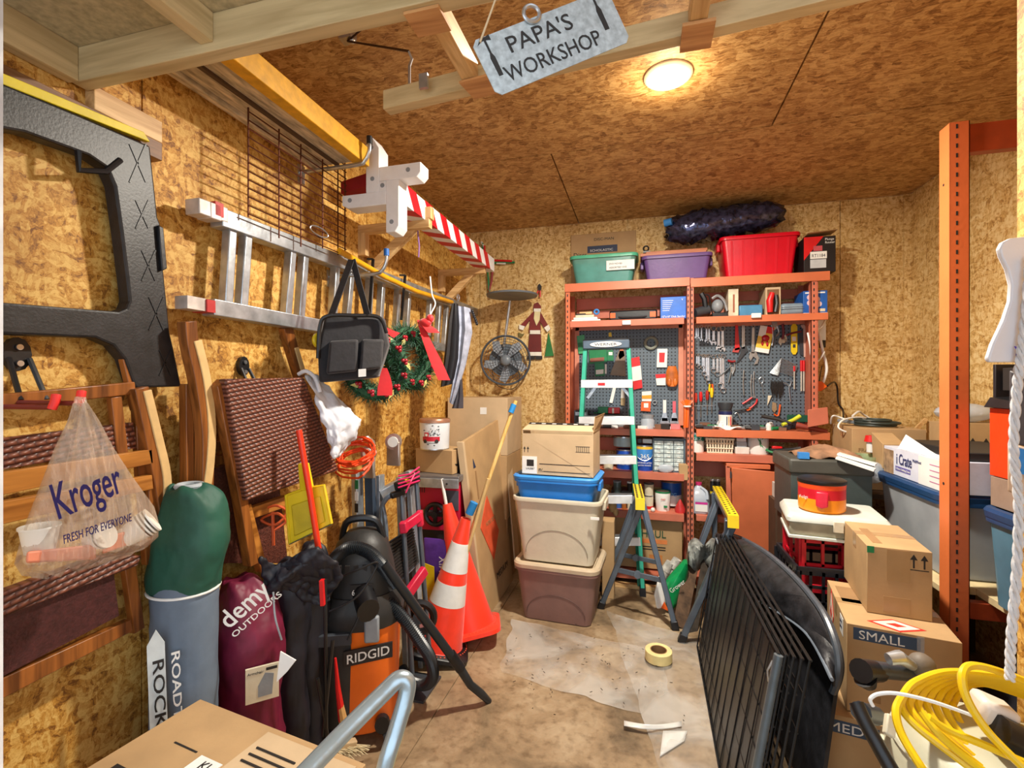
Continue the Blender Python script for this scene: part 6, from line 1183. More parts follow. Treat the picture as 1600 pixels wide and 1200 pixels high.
# ================================================================ folded silver ladders, hand trucks, extension cord
T = thing('folding_ladder', 'folded multi position aluminium ladder with round hinges by the left wall', 'ladder', PT(570, 950, 2.35) * 1); T.location.z = 0
def V3(px, py, t, z=None): p_ = PT(px, py, t); 
def rail(T, name, a, b, t0, t1, w_, d, m, **k): return P(T, name, MB().bar(PT(*a, t0), PT(*b, t1), w_, d, (0, 1, 0)), m, bevel=.002, **k)
rail(T, 'rail', (558, 738), (566, 1070), 2.3, 2.3, .028, .06, ALU); rail(T, 'rail', (578, 742), (586, 1064), 2.33, 2.33, .045, .03, mat('dark_blue_rail', (50, 62, 78), .35)); rail(T, 'rail', (594, 742), (599, 1058), 2.36, 2.36, .02, .05, ALU)
rail(T, 'rail', (626, 745), (637, 1046), 2.42, 2.42, .028, .05, ALU); rail(T, 'rail', (640, 735), (660, 1040), 2.45, 2.45, .024, .05, ALU)
P(T, 'cross_bar', MB().bar(PT(595, 775, 2.35), PT(650, 745, 2.43), .05, .06), ALU, bevel=.003)
F = Face(PT(554.5, 880, 2.262), V((1, 0, 0)), V((0, 0, 1))); 
for i in range(7): decal(T, 'warning_sticker', F, .0, .018, .02 + i * .055, .062 + i * .055, [RED, WHITE, GREY, WHITE, INK, WHITE, GREEN][i], .0015)
def hinge(px, py, t, s=1):
    c = PT(px, py, t); P(T, 'hinge_disc', MB().cyl(c - V((.2, -.9, 0)) * .012, c + V((.2, -.9, 0)) * .012, .040 * s, n=24), mat('hinge_metal', (190, 180, 170), .3, .8)); P(T, 'hinge_cap', MB().cyl(c + V((.2, -.9, 0)) * .010, c + V((.2, -.9, 0)) * .018, .026 * s, n=20), WHITE); P(T, 'hinge_plate', MB().bar(c, c - V((0, 0, .12)), .07 * s, .02), MC['hinge_metal'], bevel=.004)
hinge(615, 690, 2.40); hinge(576, 708, 2.30, .9)
P(T, 'lock_tube', MB().tube([PT(560, 690, 2.3), PT(574, 683, 2.33), PT(583, 690, 2.35), PT(584, 700, 2.35)], .009, 8), STEEL)
T = thing('orange_cable_coil', 'orange extension cord coiled over the top of the silver ladder', 'cord', PT(568, 735, 2.2)); mb = MB(); rd = random.Random(2); pts = []
cc = PT(567, 708, 2.22)
for i in range(150):
    a = i * .42; R1 = .082 + .012 * math.sin(i * .37); pts.append(cc + V((.96 * R1 * math.cos(a) + .012 * math.sin(i * .9), .05 * math.sin(a) - .06 + .012 * math.sin(i * 1.7) * 1, .058 * math.sin(a) * (.75 + .25 * math.sin(i * .11)) + .03 * math.sin(i * .063) - .01)))
P(T, 'cord', mb.tube(pts, .0048, 6), mat('cord_orange', (240, 78, 30), .4, var=.05))
T = thing('step_stool', 'grey tubular folding step stool with black ribbed tread', 'step stool', (PT(605, 950, 2.25).x, PT(605, 950, 2.25).y, 0))
P(T, 'tube_frame', MB().tube(spl([PT(600, 1070, 2.3), PT(598, 860, 2.28), PT(596, 800, 2.28), PT(603, 780, 2.28), PT(616, 772, 2.29), PT(632, 775, 2.34)]), .012, 10).tube(spl([PT(606, 1070, 2.3), PT(604, 850, 2.28), PT(598, 790, 2.28)]), .011, 10), mat('stool_grey', (120, 134, 148), .35, .4))
P(T, 'tread_rim', MB().hexa([PT(604, 848, 2.22), PT(648, 820, 2.42), PT(656, 880, 2.42), PT(616, 918, 2.22)], [p_ + V((.0, .03, 0)) for p_ in (PT(604, 848, 2.22), PT(648, 820, 2.42), PT(656, 880, 2.42), PT(616, 918, 2.22))]), MC['stool_grey'], bevel=.01)
mb = MB()
for i in range(12): f = (i + .5) / 12; mb.bar(PT(607 + 9.5 * f, 850 + 62 * f, 2.205), PT(646 + 7 * f, 825 + 52 * f, 2.405), .006, .008)
P(T, 'tread_ribs', mb, INK); P(T, 'tread_pad', MB().hexa([PT(606, 849, 2.215), PT(647, 822, 2.415), PT(655, 879, 2.415), PT(617, 914, 2.215)], [p_ + V((0, .01, 0)) for p_ in (PT(606, 849, 2.215), PT(647, 822, 2.415), PT(655, 879, 2.415), PT(617, 914, 2.215))]), mat('tread', (50, 54, 58), .6))
T = thing('hand_truck', 'folding luggage hand truck with black handle and red brackets', 'hand truck', (PT(640, 940, 2.3).x, PT(640, 940, 2.3).y, 0)); HR = mat('truck_pinkred', (206, 30, 66), .4)
HT = mat('cart_tube', (104, 112, 122), .35, .5)
P(T, 'handle', MB().bar(PT(620, 762, 2.28), PT(652, 745, 2.38), .05, .045).bar(PT(610, 775, 2.26), PT(632, 768, 2.3), .03, .03), BLACK, bevel=.008); P(T, 'yellow_button', MB().sph(PT(637, 752, 2.30), (.02, .01, .012)), YEL)
P(T, 'tube', MB().tube([PT(627, 768, 2.29), PT(632, 850, 2.28), PT(645, 1072, 2.3)], .012, 10), HT); P(T, 'tube', MB().tube([PT(650, 745, 2.38), PT(656, 830, 2.37), PT(674, 1055, 2.38)], .012, 10), HT)
P(T, 'bracket', MB().bar(PT(628, 826, 2.25), PT(656, 806, 2.33), .03, .045).bar(PT(630, 815, 2.24), PT(632, 832, 2.24), .045, .035).bar(PT(655, 798, 2.34), PT(657, 822, 2.34), .04, .03), HR, bevel=.006)
P(T, 'bracket', MB().bar(PT(636, 930, 2.22), PT(664, 890, 2.33), .03, .05), HR, bevel=.006)
for k in range(4): P(T, 'bungee_cord', MB().tube([PT(622, 744 + k * 6, 2.25), PT(640, 741 + k * 5, 2.26), PT(655, 730 + k * 7, 2.34)], .0045, 6), mat('bungee_pink', (220, 30, 96), .5))
P(T, 'bungee_cord', MB().tube([PT(634, 770, 2.25), PT(642, 752, 2.26), PT(648, 740, 2.3)], .004, 6), MC['bungee_pink']); P(T, 'wheel', MB().torus(PT(655, 965, 2.3), (.3, -.9, 0), .07, .018, 24, 8).cyl(PT(655, 965, 2.28), PT(655, 965, 2.32), .03), BLACK)
P(T, 'toe_plate', MB().box(T.location.x - .05, T.location.x + .12, T.location.y - .1, T.location.y + .1, 0.002, .012), DARK)
# ================================================================ shop vacuum
c = V((-1.15, 1.80, 0)); T = thing('shop_vacuum', 'orange and black shop vacuum with a slanted black name band', 'vacuum', c); VAC = T; M = fr(c.x, c.y, 0, 25) @ Matrix.Diagonal((.95, .95, 1.15, 1))
VO = mat('vac_orange', (240, 112, 26), .38, var=.04, bump=.04); VB = mat('vac_black', (40, 40, 40), .5, var=.15)
rg = lambda w_, d, z, r_: [(a, b, z) for a, b in rr(w_, d, r_, 6)]
P(T, 'tank', MB(M).loft([rg(.29, .29, .05, .12), rg(.30, .30, .06, .12), rg(.33, .33, .42, .13), rg(.33, .33, .43, .13)]), VO)
P(T, 'tank_side', MB(M).loft([[(a, b, z) for a, b in rr(w_, .34 * s_, .10, 6, cx=-.07)] for z, w_, s_ in ((.08, .20, .93), (.36, .22, 1.0), (.415, .22, 1.0))]), VB)
P(T, 'collar', MB(M).loft([rg(.35, .35, .415, .14), rg(.36, .36, .44, .14), rg(.35, .35, .48, .14), rg(.31, .31, .52, .13)]), VB)
P(T, 'motor_head', MB(M).loft([rg(.30, .30, .51, .13), rg(.27, .27, .60, .12), rg(.22, .22, .68, .10), rg(.13, .13, .72, .06), rg(.04, .04, .73, .018)]), VB)
P(T, 'top_handle', MB(M).tube(spl([(-.09, 0, .69), (-.06, -.01, .76), (.05, -.01, .76), (.09, 0, .69)]), .014, 8), BLACK)
for s_ in range(5): P(T, 'vent', MB(M).box(-.09 + s_ * .035, -.07 + s_ * .035, -.13, -.112, .60, .63), INK)
P(T, 'latch', MB(M).box(.03, .09, -.19, -.165, .38, .47), GREY, bevel=.008); P(T, 'latch', MB(M).box(-.02, -.17, -.19, -.17, .38, .42), DARK, bevel=.004)
P(T, 'hose_port', MB(M).cyl((.02, -.13, .53), (.05, -.21, .50), .045), BLACK); P(T, 'power_label', MB(M).box(-.03, .06, -.152, -.146, .54, .57), INK); 
F = Face(M @ V((-.02, -.174, .315)), (M.to_3x3() @ V((1, 0, 0))), V((0, -.02, 1)))
F.N = F.U.cross(F.W); k0 = F
poly(T, 'logo_band', F, [(-.03, -.012), (.155, .012), (.155, .072), (-.03, .048)], INK, .008); text(T, 'RIDGID', F, -.02, .0, .05, WHITE, width=.165, rot=9, off=.0095, bold=.003, shear=.15)
F2 = Face(M @ V((-.16, -.156, .52)), M.to_3x3() @ V((1, 0, 0)), V((0, .1, 1))); text(T, '6.0 HP', F2, .13, .02, .03, WHITE, width=.07, off=.006)
for a, b in ((.12, -.12), (-.12, -.12), (.12, .12), (-.12, .12)): P(T, 'caster', MB(M).cyl((a - .015, b - .02, .03), (a + .015, b - .02, .03), .03), BLACK); P(T, 'caster_mount', MB(M).cyl((a, b, .03), (a, b, .065), .025), DARK)
P(T, 'drain_cap', MB(M).cyl((.10, -.150, .09), (.10, -.175, .09), .03), BLACK)
def corr(pts, r_, m, T, name):
    s = spl(pts, 26); P(T, name, MB().tube(s, [r_ * (1 + .10 * (1 if i % 2 else -1)) for i in range(len(s))], 12), m, ang=20)
T = VAC; HM = mat('hose_black', (34, 38, 42), .35, var=.1, bump=0)
h0 = [PT(583, 925, 1.98), PT(604, 938, 1.96), PT(630, 965, 1.97), PT(655, 1000, 2.0), PT(673, 1030, 2.05), PT(676, 1058, 2.12), PT(663, 1070, 2.2), PT(640, 1062, 2.28), PT(628, 1045, 2.34)]
for p_ in h0: p_.z = max(p_.z, .03)
corr(h0, .024, HM, T, 'hose')
T2 = VAC; corr([PT(512, 900, 1.95), PT(524, 872, 1.9), PT(548, 856, 1.88), PT(575, 862, 1.9), PT(598, 885, 1.95), PT(614, 915, 2.02)], .024, HM, T2, 'hose')
tip = PT(764, 1096, 2.19)
P(T, 'wand', MB().tube([PT(600, 880, 1.93), PT(650, 950, 2.0), PT(715, 1038, 2.11)], .019, 12), HM); P(T, 'joint', MB().tube([PT(704, 1022, 2.095), PT(720, 1045, 2.115)], .023, 12), BLACK); P(T, 'crevice_tip', MB().tube([PT(715, 1038, 2.11), PT(735, 1070, 2.14), PT(752, 1084, 2.16), tip], [.02, .018, .018, .014], 12), HM)
P(VAC, 'power_cord', MB().tube(spl([PT(525, 905, 1.8), PT(560, 890, 1.8), PT(590, 880, 1.82), PT(560, 930, 1.8), PT(515, 955, 1.8)]), .004, 6).tube(spl([PT(575, 930, 1.86), PT(560, 965, 1.84), PT(543, 1000, 1.82)]), .004, 6), BLACK)
# ================================================================ left: bags, dustpan, poles
def sack(T, name, spine, m, k=18, wob=.08, ph=0, flat=.85, disp=.03):
    rg = []
    for i, (p_, r_) in enumerate(spine):
        rg.append([V(p_) + V((math.cos(a) * r_ * (1 + wob * math.sin(3 * a + i * 1.1 + ph)), math.sin(a) * r_ * flat * (1 + wob * math.sin(2 * a + i * .7 + ph)), .012 * math.sin(4 * a + i + ph) * (0 < i < len(spine) - 1))) for a in [j * 2 * math.pi / k for j in range(k)]])
    return P(T, name, MB().loft(rg), m, sub=3, disp=disp, ang=180)
cx, cy = -1.335, 1.135
T = thing('chair_bag', 'tall green and grey carry bag with rocking chair lettering', 'bag', (cx, cy, 0))
GRB = mat('bag_grey', (104, 120, 138), .6, var=.12, scale=10, bump=.2, bscale=40); GNB = mat('bag_green', (28, 84, 68), .6, var=.15, scale=10, bump=.2, bscale=40)
sack(T, 'lower_bag', [((cx, cy, 0.0), .03), ((cx, cy, .01), .095), ((cx, cy, .25), .10), ((cx, cy, .55), .098), ((cx, cy, .80), .10), ((cx, cy, .86), .10), ((cx, cy, .90), .09)], GRB, wob=.04, disp=.012)
sack(T, 'upper_bag', [((cx, cy, .82), .09), ((cx, cy, .84), .103), ((cx + .005, cy, .90), .108), ((cx + .02, cy + .01, .98), .115), ((cx + .025, cy + .02, 1.08), .10), ((cx + .02, cy, 1.14), .07), ((cx + .01, cy, 1.15), .04), ((cx + .01, cy, 1.13), .01)], GNB, wob=.06, disp=.02)
P(T, 'piping', MB().torus((cx, cy, .838), (0, 0, 1), .099, .004, 36, sx=.88), WHITE); P(T, 'drawstring', MB().torus((cx + .02, cy, 1.145), (0, 0, 1), .032, .008, 20), mat('ds', (176, 184, 190), .6))
view = V((cx, cy, 0)).normalized(); fcx = V((cx, cy, 0)) - view * .098; Ub = V((-view.y, view.x, 0)) * -1
F = Face(fcx + V((0, 0, .40)) - V((-Ub.x, -Ub.y, 0)) * -.0, Ub, V((0, 0, 1)))
poly(T, 'logo_patch', F, [(-.075, .0), (-.035, -.01), (-.045, .33), (-.065, .37), (-.085, .33)], mat('pale_print', (206, 214, 214), .6), .004); text(T, 'ROCKER', F, -.072, .29, .036, INK, width=.27, rot=-88, off=.0055, bold=.001); text(T, 'ROADTRIP', F, -.030, .30, .028, WHITE, width=.27, rot=-88, off=.005, bold=.001)
cx, cy = -1.30, 1.33
T = thing('chair_bag', 'maroon carry bag with white outdoors lettering beside the green one', 'bag', (cx, cy, 0)); MRB = mat('bag_maroon', (112, 18, 52), .55, var=.2, scale=12, bump=.6, bscale=18)
sack(T, 'bag', [((cx, cy, 0), .04), ((cx, cy, .01), .115), ((cx + .01, cy, .2), .125), ((cx + .01, cy, .4), .115), ((cx + .02, cy, .6), .125), ((cx - .0, cy, .70), .11), ((cx - .02, cy, .77), .075), ((cx - .03, cy, .80), .05), ((cx - .03, cy, .79), .02)], MRB, wob=.07)
view = V((cx, cy, 0)).normalized(); fc = V((cx, cy, 0)) - view * .128; Ub = V((view.y, -view.x, 0))
F = Face(fc + V((0, 0, .60)), Ub, V((0, 0, 1)))
text(T, 'demy', F, -.045, .09, .085, WHITE, width=.15, rot=38, off=.008, bold=.004); text(T, 'OUTDOORS', F, -.03, .06, .026, WHITE, width=.17, rot=38, off=.008, bold=.001)
decal(T, 'product_card', F, .0, .095, -.16, -.05, CREAM, .008); text(T, 'Armchair', F, .005, -.07, .012, INK, off=.009); poly(T, 'chair_print', F, [(.035, -.145), (.075, -.145), (.08, -.08), (.055, -.072), (.035, -.11)], GREY, .009); decal(T, 'card_print', F, .058, .09, -.066, -.057, INK, .009)
BKB = mat('bag_black', (26, 26, 36), .55, var=.25, scale=12, bump=.6, bscale=18)
for i, (cx, cy, h, r_, lb) in enumerate(((-1.29, 1.50, .80, .095, 'black folding chair bag standing right of the maroon bag'), (-1.265, 1.60, .84, .075, 'black chair bag standing at the left of the shop vacuum'))):
    T = thing('chair_bag', lb, 'bag', (cx, cy, 0)); sack(T, 'bag', [((cx, cy, 0), .04), ((cx, cy, .01), r_ * .9), ((cx, cy, h * .3), r_), ((cx, cy, h * .6), r_ * .95), ((cx + .02, cy, h * .85), r_ * 1.05), ((cx + .02, cy, h * .97), r_ * .7), ((cx + .02, cy, h), r_ * .2)], BKB, wob=.13, ph=i * 2)
T = thing('black_cloth', 'black cloth flap draped over the top of the chair bags', 'cloth', PT(450, 900, 1.6))
P(T, 'cloth', MB().grid(lambda u_, v_: PT(404 + 120 * u_ + 8 * math.sin(v_ * 5), 868 + 66 * v_ + 12 * math.sin(u_ * 7 + v_ * 2), 1.62 + .10 * u_ + .02 * math.sin(u_ * 6 + v_ * 4)), 16, 8), BKB, solid=.006, sub=2, disp=.05, dsize=.06)
T = thing('folded_chair_legs', 'thin dark folded chair legs standing among the black bags', 'chair', PT(500, 1110, 1.75)); T.location.z = 0
for a, b in (((508, 905), (510, 1150)), ((496, 1060), (512, 1150)), ((520, 1000), (505, 1150))): P(T, 'leg', MB().tube([PT(*a, 1.62), PT(*b, 1.62)], .006, 6), BLACK)
P(T, 'strap', MB().tube(spl([PT(427, 925, 1.52), PT(430, 965, 1.5), PT(440, 1000, 1.5)]), .003, 5), GREY); P(T, 'red_cap', MB().bar(PT(503, 906, 1.61), PT(505, 945, 1.61), .02, .012), RED)
P(T, 'instruction_tag', MB().hexa([PT(432, 1066, 1.36), PT(438, 1018, 1.36), PT(462, 1032, 1.38), PT(448, 1050, 1.36)], [p_ + V((0, .003, 0)) for p_ in (PT(432, 1066, 1.36), PT(438, 1018, 1.36), PT(462, 1032, 1.38), PT(448, 1050, 1.36))]), WHITE, label='white folded paper tag')
# dustpan, red pole, white bag
T = thing('dustpan', 'yellow long handled dustpan leaning under the wicker seat', 'dustpan', PT(480, 850, 1.9))
q_ = lambda a, b, t=1.78: PT(a, b, t)
P(T, 'pan', MB().hexa([q_(447, 772), q_(506, 758), q_(518, 818), q_(453, 850)], [q_(447, 772) + V((0, .006, 0)), q_(506, 758) + V((0, .006, 0)), q_(518, 818) + V((0, .006, 0)), q_(453, 850) + V((0, .006, 0))]), YEL, bevel=.002)
P(T, 'rim', MB().tube([q_(453, 850), q_(447, 774), q_(474, 764), q_(506, 758), q_(518, 818)], .006, 8), YEL); P(T, 'raised_panel', MB().hexa([q_(455, 790, 1.772), q_(500, 775, 1.772), q_(508, 815, 1.772), q_(460, 838, 1.772)], [q_(455, 790), q_(500, 775), q_(508, 815), q_(460, 838)]), mat('pan_dark', (212, 186, 34), .5), bevel=.003)
P(T, 'lip', MB().bar(q_(453, 850), q_(518, 819), .012, .004), mat('grey_lip', (90, 90, 60), .6)); P(T, 'grip', MB().bar(q_(476, 766), q_(473, 724), .03, .018, (0, 1, 0)).bar(q_(486, 764), q_(478, 724), .02, .014, (0, 1, 0)), YEL, bevel=.003)
S('red_pole', 'orange red broom pole leaning over the dustpan', 'pole', MB().tube([PT(467, 672, 1.74), PT(484, 770, 1.75), PT(500, 872, 1.76), PT(504, 900, 1.76)], .011, 10), mat('pole_red', (234, 56, 24), .35))
T = thing('white_bag', 'white plastic bag hanging beside the wicker seat', 'bag', PT(515, 715, 1.95)); WB = mat('white_bag', (226, 228, 236), .4, var=.08, scale=20, bump=.9, bscale=16, alpha=.93)
rg = []
for i, (l, r_) in enumerate((((470, 584), (490, 586)), ((486, 600), (512, 606)), ((494, 630), (535, 630)), ((503, 660), (560, 650)), ((512, 685), (566, 664)), ((518, 700), (560, 676)), ((522, 712), (545, 694)), ((526, 714), (530, 710)))):
    a, b = PT(*l, 1.92), PT(*r_, 2.02); rg.append([(a + b) / 2 + (b - a) / 2 * math.cos(t) * (1 + .05 * math.sin(5 * t + i)) + V((.3, -.9, 0)) * (-.05 * math.sin(t) * (1 + .25 * math.sin(4 * t + i * 2)) * min(1, i / 2 + .2)) + V((0, 0, .006 * math.sin(3 * t + i))) for t in [j * 2 * math.pi / 20 for j in range(20)]])
P(T, 'film', MB().loft(rg), WB, sub=2, disp=.05, dsize=.05); P(T, 'handle', MB().tube(spl([PT(466, 585, 1.9), PT(478, 580, 1.9), PT(492, 590, 1.92), PT(500, 612, 1.94)]), .008, 8), WB)
S('orange_cable_loop', 'orange cord looped behind the wicker chair under the seat', 'cord', MB().tube(spl([PT(405, 800, 1.78), PT(430, 790, 1.78), PT(448, 800, 1.8), PT(430, 820, 1.78), PT(408, 812, 1.78), PT(432, 802, 1.78), PT(446, 815, 1.8), PT(425, 830, 1.78)]), .005, 6).tube([PT(426, 800, 1.78), PT(427, 852, 1.78)], .006, 6), mat('cord_or2', (216, 92, 40), .5))
# broom with red handle
T = thing('hand_brush', 'worn brush with red handle and pale bristles by the vacuum', 'brush', PT(545, 1130, 1.55)); T.location.z = .02
P(T, 'handle', MB().tube([PT(524, 1028, 1.76), PT(528, 1075, 1.76), PT(535, 1125, 1.77)], [.004, .009, .014], 8), RED); P(T, 'grip_end', MB().tube([PT(531, 1098, 1.765), PT(537, 1130, 1.77)], [.011, .016], 8), mat('worn_tan', (200, 156, 96), .6)); P(T, 'head', MB().bar(PT(514, 1168, 1.78), PT(556, 1160, 1.84), .03, .025), mat('brush_head', (196, 170, 130), .6), bevel=.004)
mb = MB(); rd = random.Random(9)
for k in range(160): f = rd.random(); a = PT(514 + 42 * f, 1170 - 8 * f, 1.78 + .06 * f); b = a + V((rd.uniform(.02, .06), rd.uniform(.0, .03), rd.uniform(-.04, -.01))); mb.tube([a, b], .0015, 4)
P(T, 'bristles', mb, mat('bristles', (206, 190, 150), .8), smooth=False)
# ================================================================ floor sheet, tape roll, crate and tray
FILM = bpy.data.materials.new('poly_sheet'); FILM.use_nodes = True; nt = FILM.node_tree; N = nt.nodes; L = nt.links; b = N['Principled BSDF']
b.inputs['Base Color'].default_value = lin((226, 222, 214)) + (1,); b.inputs['Roughness'].default_value = .18; b.inputs['Alpha'].default_value = .42
n = N.new('ShaderNodeTexNoise'); n.inputs['Scale'].default_value = 3; n.inputs['Detail'].default_value = 3; n.inputs['Distortion'].default_value = .8; tc = N.new('ShaderNodeTexCoord'); L.new(tc.outputs['Object'], n.inputs[0])
bp = N.new('ShaderNodeBump'); bp.inputs['Strength'].default_value = 1; bp.inputs['Distance'].default_value = .02; L.new(n.outputs[0], bp.inputs['Height']); L.new(bp.outputs[0], b.inputs['Normal'])
r = N.new('ShaderNodeValToRGB'); r.color_ramp.elements[0].position = .42; r.color_ramp.elements[0].color = (.12, .12, .12, 1); r.color_ramp.elements[1].position = .60; r.color_ramp.elements[1].color = (.45, .45, .45, 1); L.new(n.outputs[0], r.inputs[0]); L.new(r.outputs[0], b.inputs['Alpha'])
def sheet_on_floor(name, label, outline, seed, amp=.012, nu=26):
    # bilinear patch between four pixel corners on the floor, rumpled
    c = [PZ(*p_, 0) for p_ in outline]
    def fn(u_, v_):
        p_ = (c[0] * (1 - u_) + c[1] * u_) * (1 - v_) + (c[3] * (1 - u_) + c[2] * u_) * v_
        q_ = V((p_.x * 3 + seed, p_.y * 3, 0)); h = abs(noise.noise(q_ * 1.4)) + .5 * abs(noise.noise(q_ * 4)); e_ = .02 * noise.noise(q_ * 3 + V((7, 0, 0)))
        return V((p_.x + e_, p_.y + e_ * .8, .004 + amp * h * (0.15 + min(1, 6 * min(u_, 1 - u_, v_, 1 - v_)) * .85)))
    return S(name, label, 'plastic sheet', MB().grid(fn, nu, nu), FILM, 'clear plastic sheets on the floor', ang=60)
sheet_on_floor('plastic_sheet', 'clear plastic dust sheet on the concrete before the totes', [(782, 1052), (1062, 1135), (1030, 1020), (800, 968)], 3)
sheet_on_floor('plastic_sheet', 'second rumpled clear plastic sheet beside the wire crate', [(1040, 1230), (1135, 1230), (1088, 1000), (948, 955)], 9, .03)
FW = mat('film_fold', (230, 228, 222), .25, alpha=.75, bump=.5, bscale=20)
S('sheet_fold', 'white turned over fold at the near edge of the dust sheet', 'plastic sheet', MB().grid(lambda u_, v_: PZ(975 + 90 * u_, 1126 + 8 * v_ + 6 * math.sin(u_ * 3), .012 + .014 * math.sin(u_ * 3.1) * (1 - v_) + .008), 12, 4).grid(lambda u_, v_: PZ(1036 + 38 * u_ - 5 * v_, 1142 + 40 * v_ * (1 - u_ * .6), .015 * (1 - v_) + .008), 6, 6), FW, solid=.002)
0 and S('sheet_fold', 'long pale rolled edge of the dust sheet by the brown tote', 'plastic sheet', MB().tube(spl([PZ(830, 975, .02), PZ(900, 992, .022), PZ(960, 1008, .02), PZ(1010, 1032, .018), PZ(1034, 1046, .014)]), [.005 + .002 * math.sin(i) for i in range(25)], 8), FW)
rd = random.Random(5); mb = MB()
for k in range(70):
    px = rd.gauss(900, 60); py = rd.gauss(1022, 24)
    if k > 45: px, py = rd.uniform(800, 1080), rd.uniform(990, 1130)
    p_ = PZ(px, py, .022); a = rd.uniform(0, 3.14); l = rd.uniform(.002, .008); d_ = V((math.cos(a), math.sin(a), 0)) * l; mb.bar(p_ - d_, p_ + d_, .003, .0015)
o = S('dry_debris', 'scattered dark crumbs of dry leaves on the dust sheet', 'debris', mb, mat('crumb', (52, 36, 26), .9), smooth=False); o['kind'] = 'stuff'
c = PZ(1029, 1036, 0); c.z = .02; M = Matrix.Translation(c)
T = thing('masking_tape', 'roll of cream masking tape lying on the plastic sheet', 'tape', c); P(T, 'tape_roll', MB(M).lathe([(.042, 0), (.066, 0), (.068, .002), (.068, .048), (.066, .05), (.042, .05), (.042, 0)], 36), mat('masking', (232, 214, 150), .6)); P(T, 'core', MB(M).lathe([(.038, 0), (.0425, 0), (.0425, .0505), (.038, .0505), (.038, 0)], 36), mat('core', (150, 110, 70), .7))
S('floor_cloth', 'dark oily stain like cloth scraps under the front trestle', 'cloth', MB().grid(lambda u_, v_: PZ(960 + 80 * u_, 915 + 42 * v_ + 14 * math.sin(u_ * 6), .003 + .004 * math.sin(u_ * 9 + v_ * 5)), 8, 5), mat('dirt', (70, 62, 48), .95, alpha=.5), solid=.002) if 0 else None
# black wire crate, folded flat and standing on its long edge
WM = mat('crate_wire', (12, 13, 15), .5, 0, var=.2)
BL = [V((.285, 2.81, .01)), V((.27, 1.56, .01))]; TLp = [V((.385, 2.81, .635)), V((.39, 1.60, .64))]
T = thing('wire_crate', 'black wire dog crate folded flat and standing on its edge', 'crate', V((.33, 2.1, 0)))
def cp(u_, v_, o_=0): return (BL[0] * (1 - u_) + BL[1] * u_) * (1 - v_) + (TLp[0] * (1 - u_) + TLp[1] * u_) * v_ + V((o_, -.2 * o_, 0))
for li, o_ in enumerate((0, .02, .04, .06, .08)):
    mb = MB()
    for i in range(14): mb.tube([cp(min(1, (i + li * .3) / 13), 0, o_), cp(min(1, (i + li * .3) / 13), 1, o_)], .0024, 5)
    for j in range(7): mb.tube([cp(0, j / 6, o_ + .004), cp(1, j / 6, o_ + .004)], .003, 5)
    mb.tube([cp(0, 0, o_), cp(1, 0, o_), cp(1, 1, o_), cp(0, 1, o_)], .0035, 6, True); P(T, 'wire_panel', mb, WM)
P(T, 'tray', MB().hexa([cp(0.02, .02, .004), cp(.98, .02, .004), cp(.98, .97, .004), cp(.02, .97, .004)], [cp(0.02, .02, .018), cp(.98, .02, .018), cp(.98, .97, .018), cp(.02, .97, .018)]), mat('crate_tray', (22, 23, 27), .38, var=.3, scale=12), bevel=.002, label='shiny black plastic crate tray')
for v_ in (.12, .9): P(T, 'door_latch', MB().tube([cp(.985, v_ - .05, -.004), cp(.985, v_, -.012), cp(.985, v_ + .05, -.004)], .004, 6), STEEL)
P(T, 'corner_tube', MB().tube([cp(1.005, .0, .0), cp(1.005, 1, .0)], .013, 10), mat('grey_tube', (104, 116, 124), .4, .4))
# big curved black mat / tray leaning
T = thing('plastic_tray', 'large black plastic tray with rounded corner leaning behind the wire crate', 'tray', V((.55, 2.2, 0)))
TL_ = V((.12, 0, 1))
def tp3(px, py, base=.50, lean=.16): # points on the leaning plane of the tray
    o_ = V((.43, 2.88, 0)); n_ = V((.17, -1.43, 0)).cross(TL_).normalized(); r_ = ray(px, py); t = (o_ - O).dot(n_) / r_.dot(n_); return O + r_ * t
ol = [(1120, 838), (1150, 838), (1190, 858), (1225, 885), (1258, 918), (1288, 958), (1306, 1000), (1313, 1035), (1311, 1060), (1303, 1082)]
top = [tp3(a, b) for a, b in spl2(ol, 4)]; bot = [p_ - TL_ * (p_.z - .02) for p_ in top]
TRAY = mat('tray_black', (36, 36, 40), .5, var=.4, scale=20, bump=.4)
mb = MB(); k_ = len(top)
mb.prism(top + [bot[-1], bot[0]], (.012, 0, 0)); P(T, 'panel', mb, TRAY, smooth=False)
P(T, 'rolled_rim', MB().tube([p_ + V((-.004, 0, 0)) for p_ in top], .012, 8), mat('tray_rim', (70, 76, 84), .35))
inn = spl2([(1119, 840), (1138, 882), (1162, 925), (1205, 950), (1262, 992), (1300, 1062)], 8); ti = [2.62, 2.40, 2.17, 2.0, 1.72, 1.50]
def tin_(f): k = f * 5; i = min(4, int(k)); return ti[i] + (ti[i + 1] - ti[i]) * (k - i)
P(T, 'curled_flap', MB().grid(lambda u_, v_: (lambda a, b: a.lerp(b, v_) + V((0, 0, .025 * math.sin(v_ * 3.14))))(PT(*inn[min(40, int(u_ * 40))], tin_(u_)), top[min(len(top) - 1, int(u_ * (len(top) - 1)))]), 40, 5), TRAY, solid=.008)
P(T, 'flap_edge', MB().tube([PT(*inn[k], tin_(k / 40)) for k in range(41)], .006, 6), mat('tray_edge', (120, 130, 142), .35))
P(T, 'inner_ridge', MB().tube([p_ + V((-.006, .012, -.05)) for p_ in top[:-4]], .006, 6), TRAY)
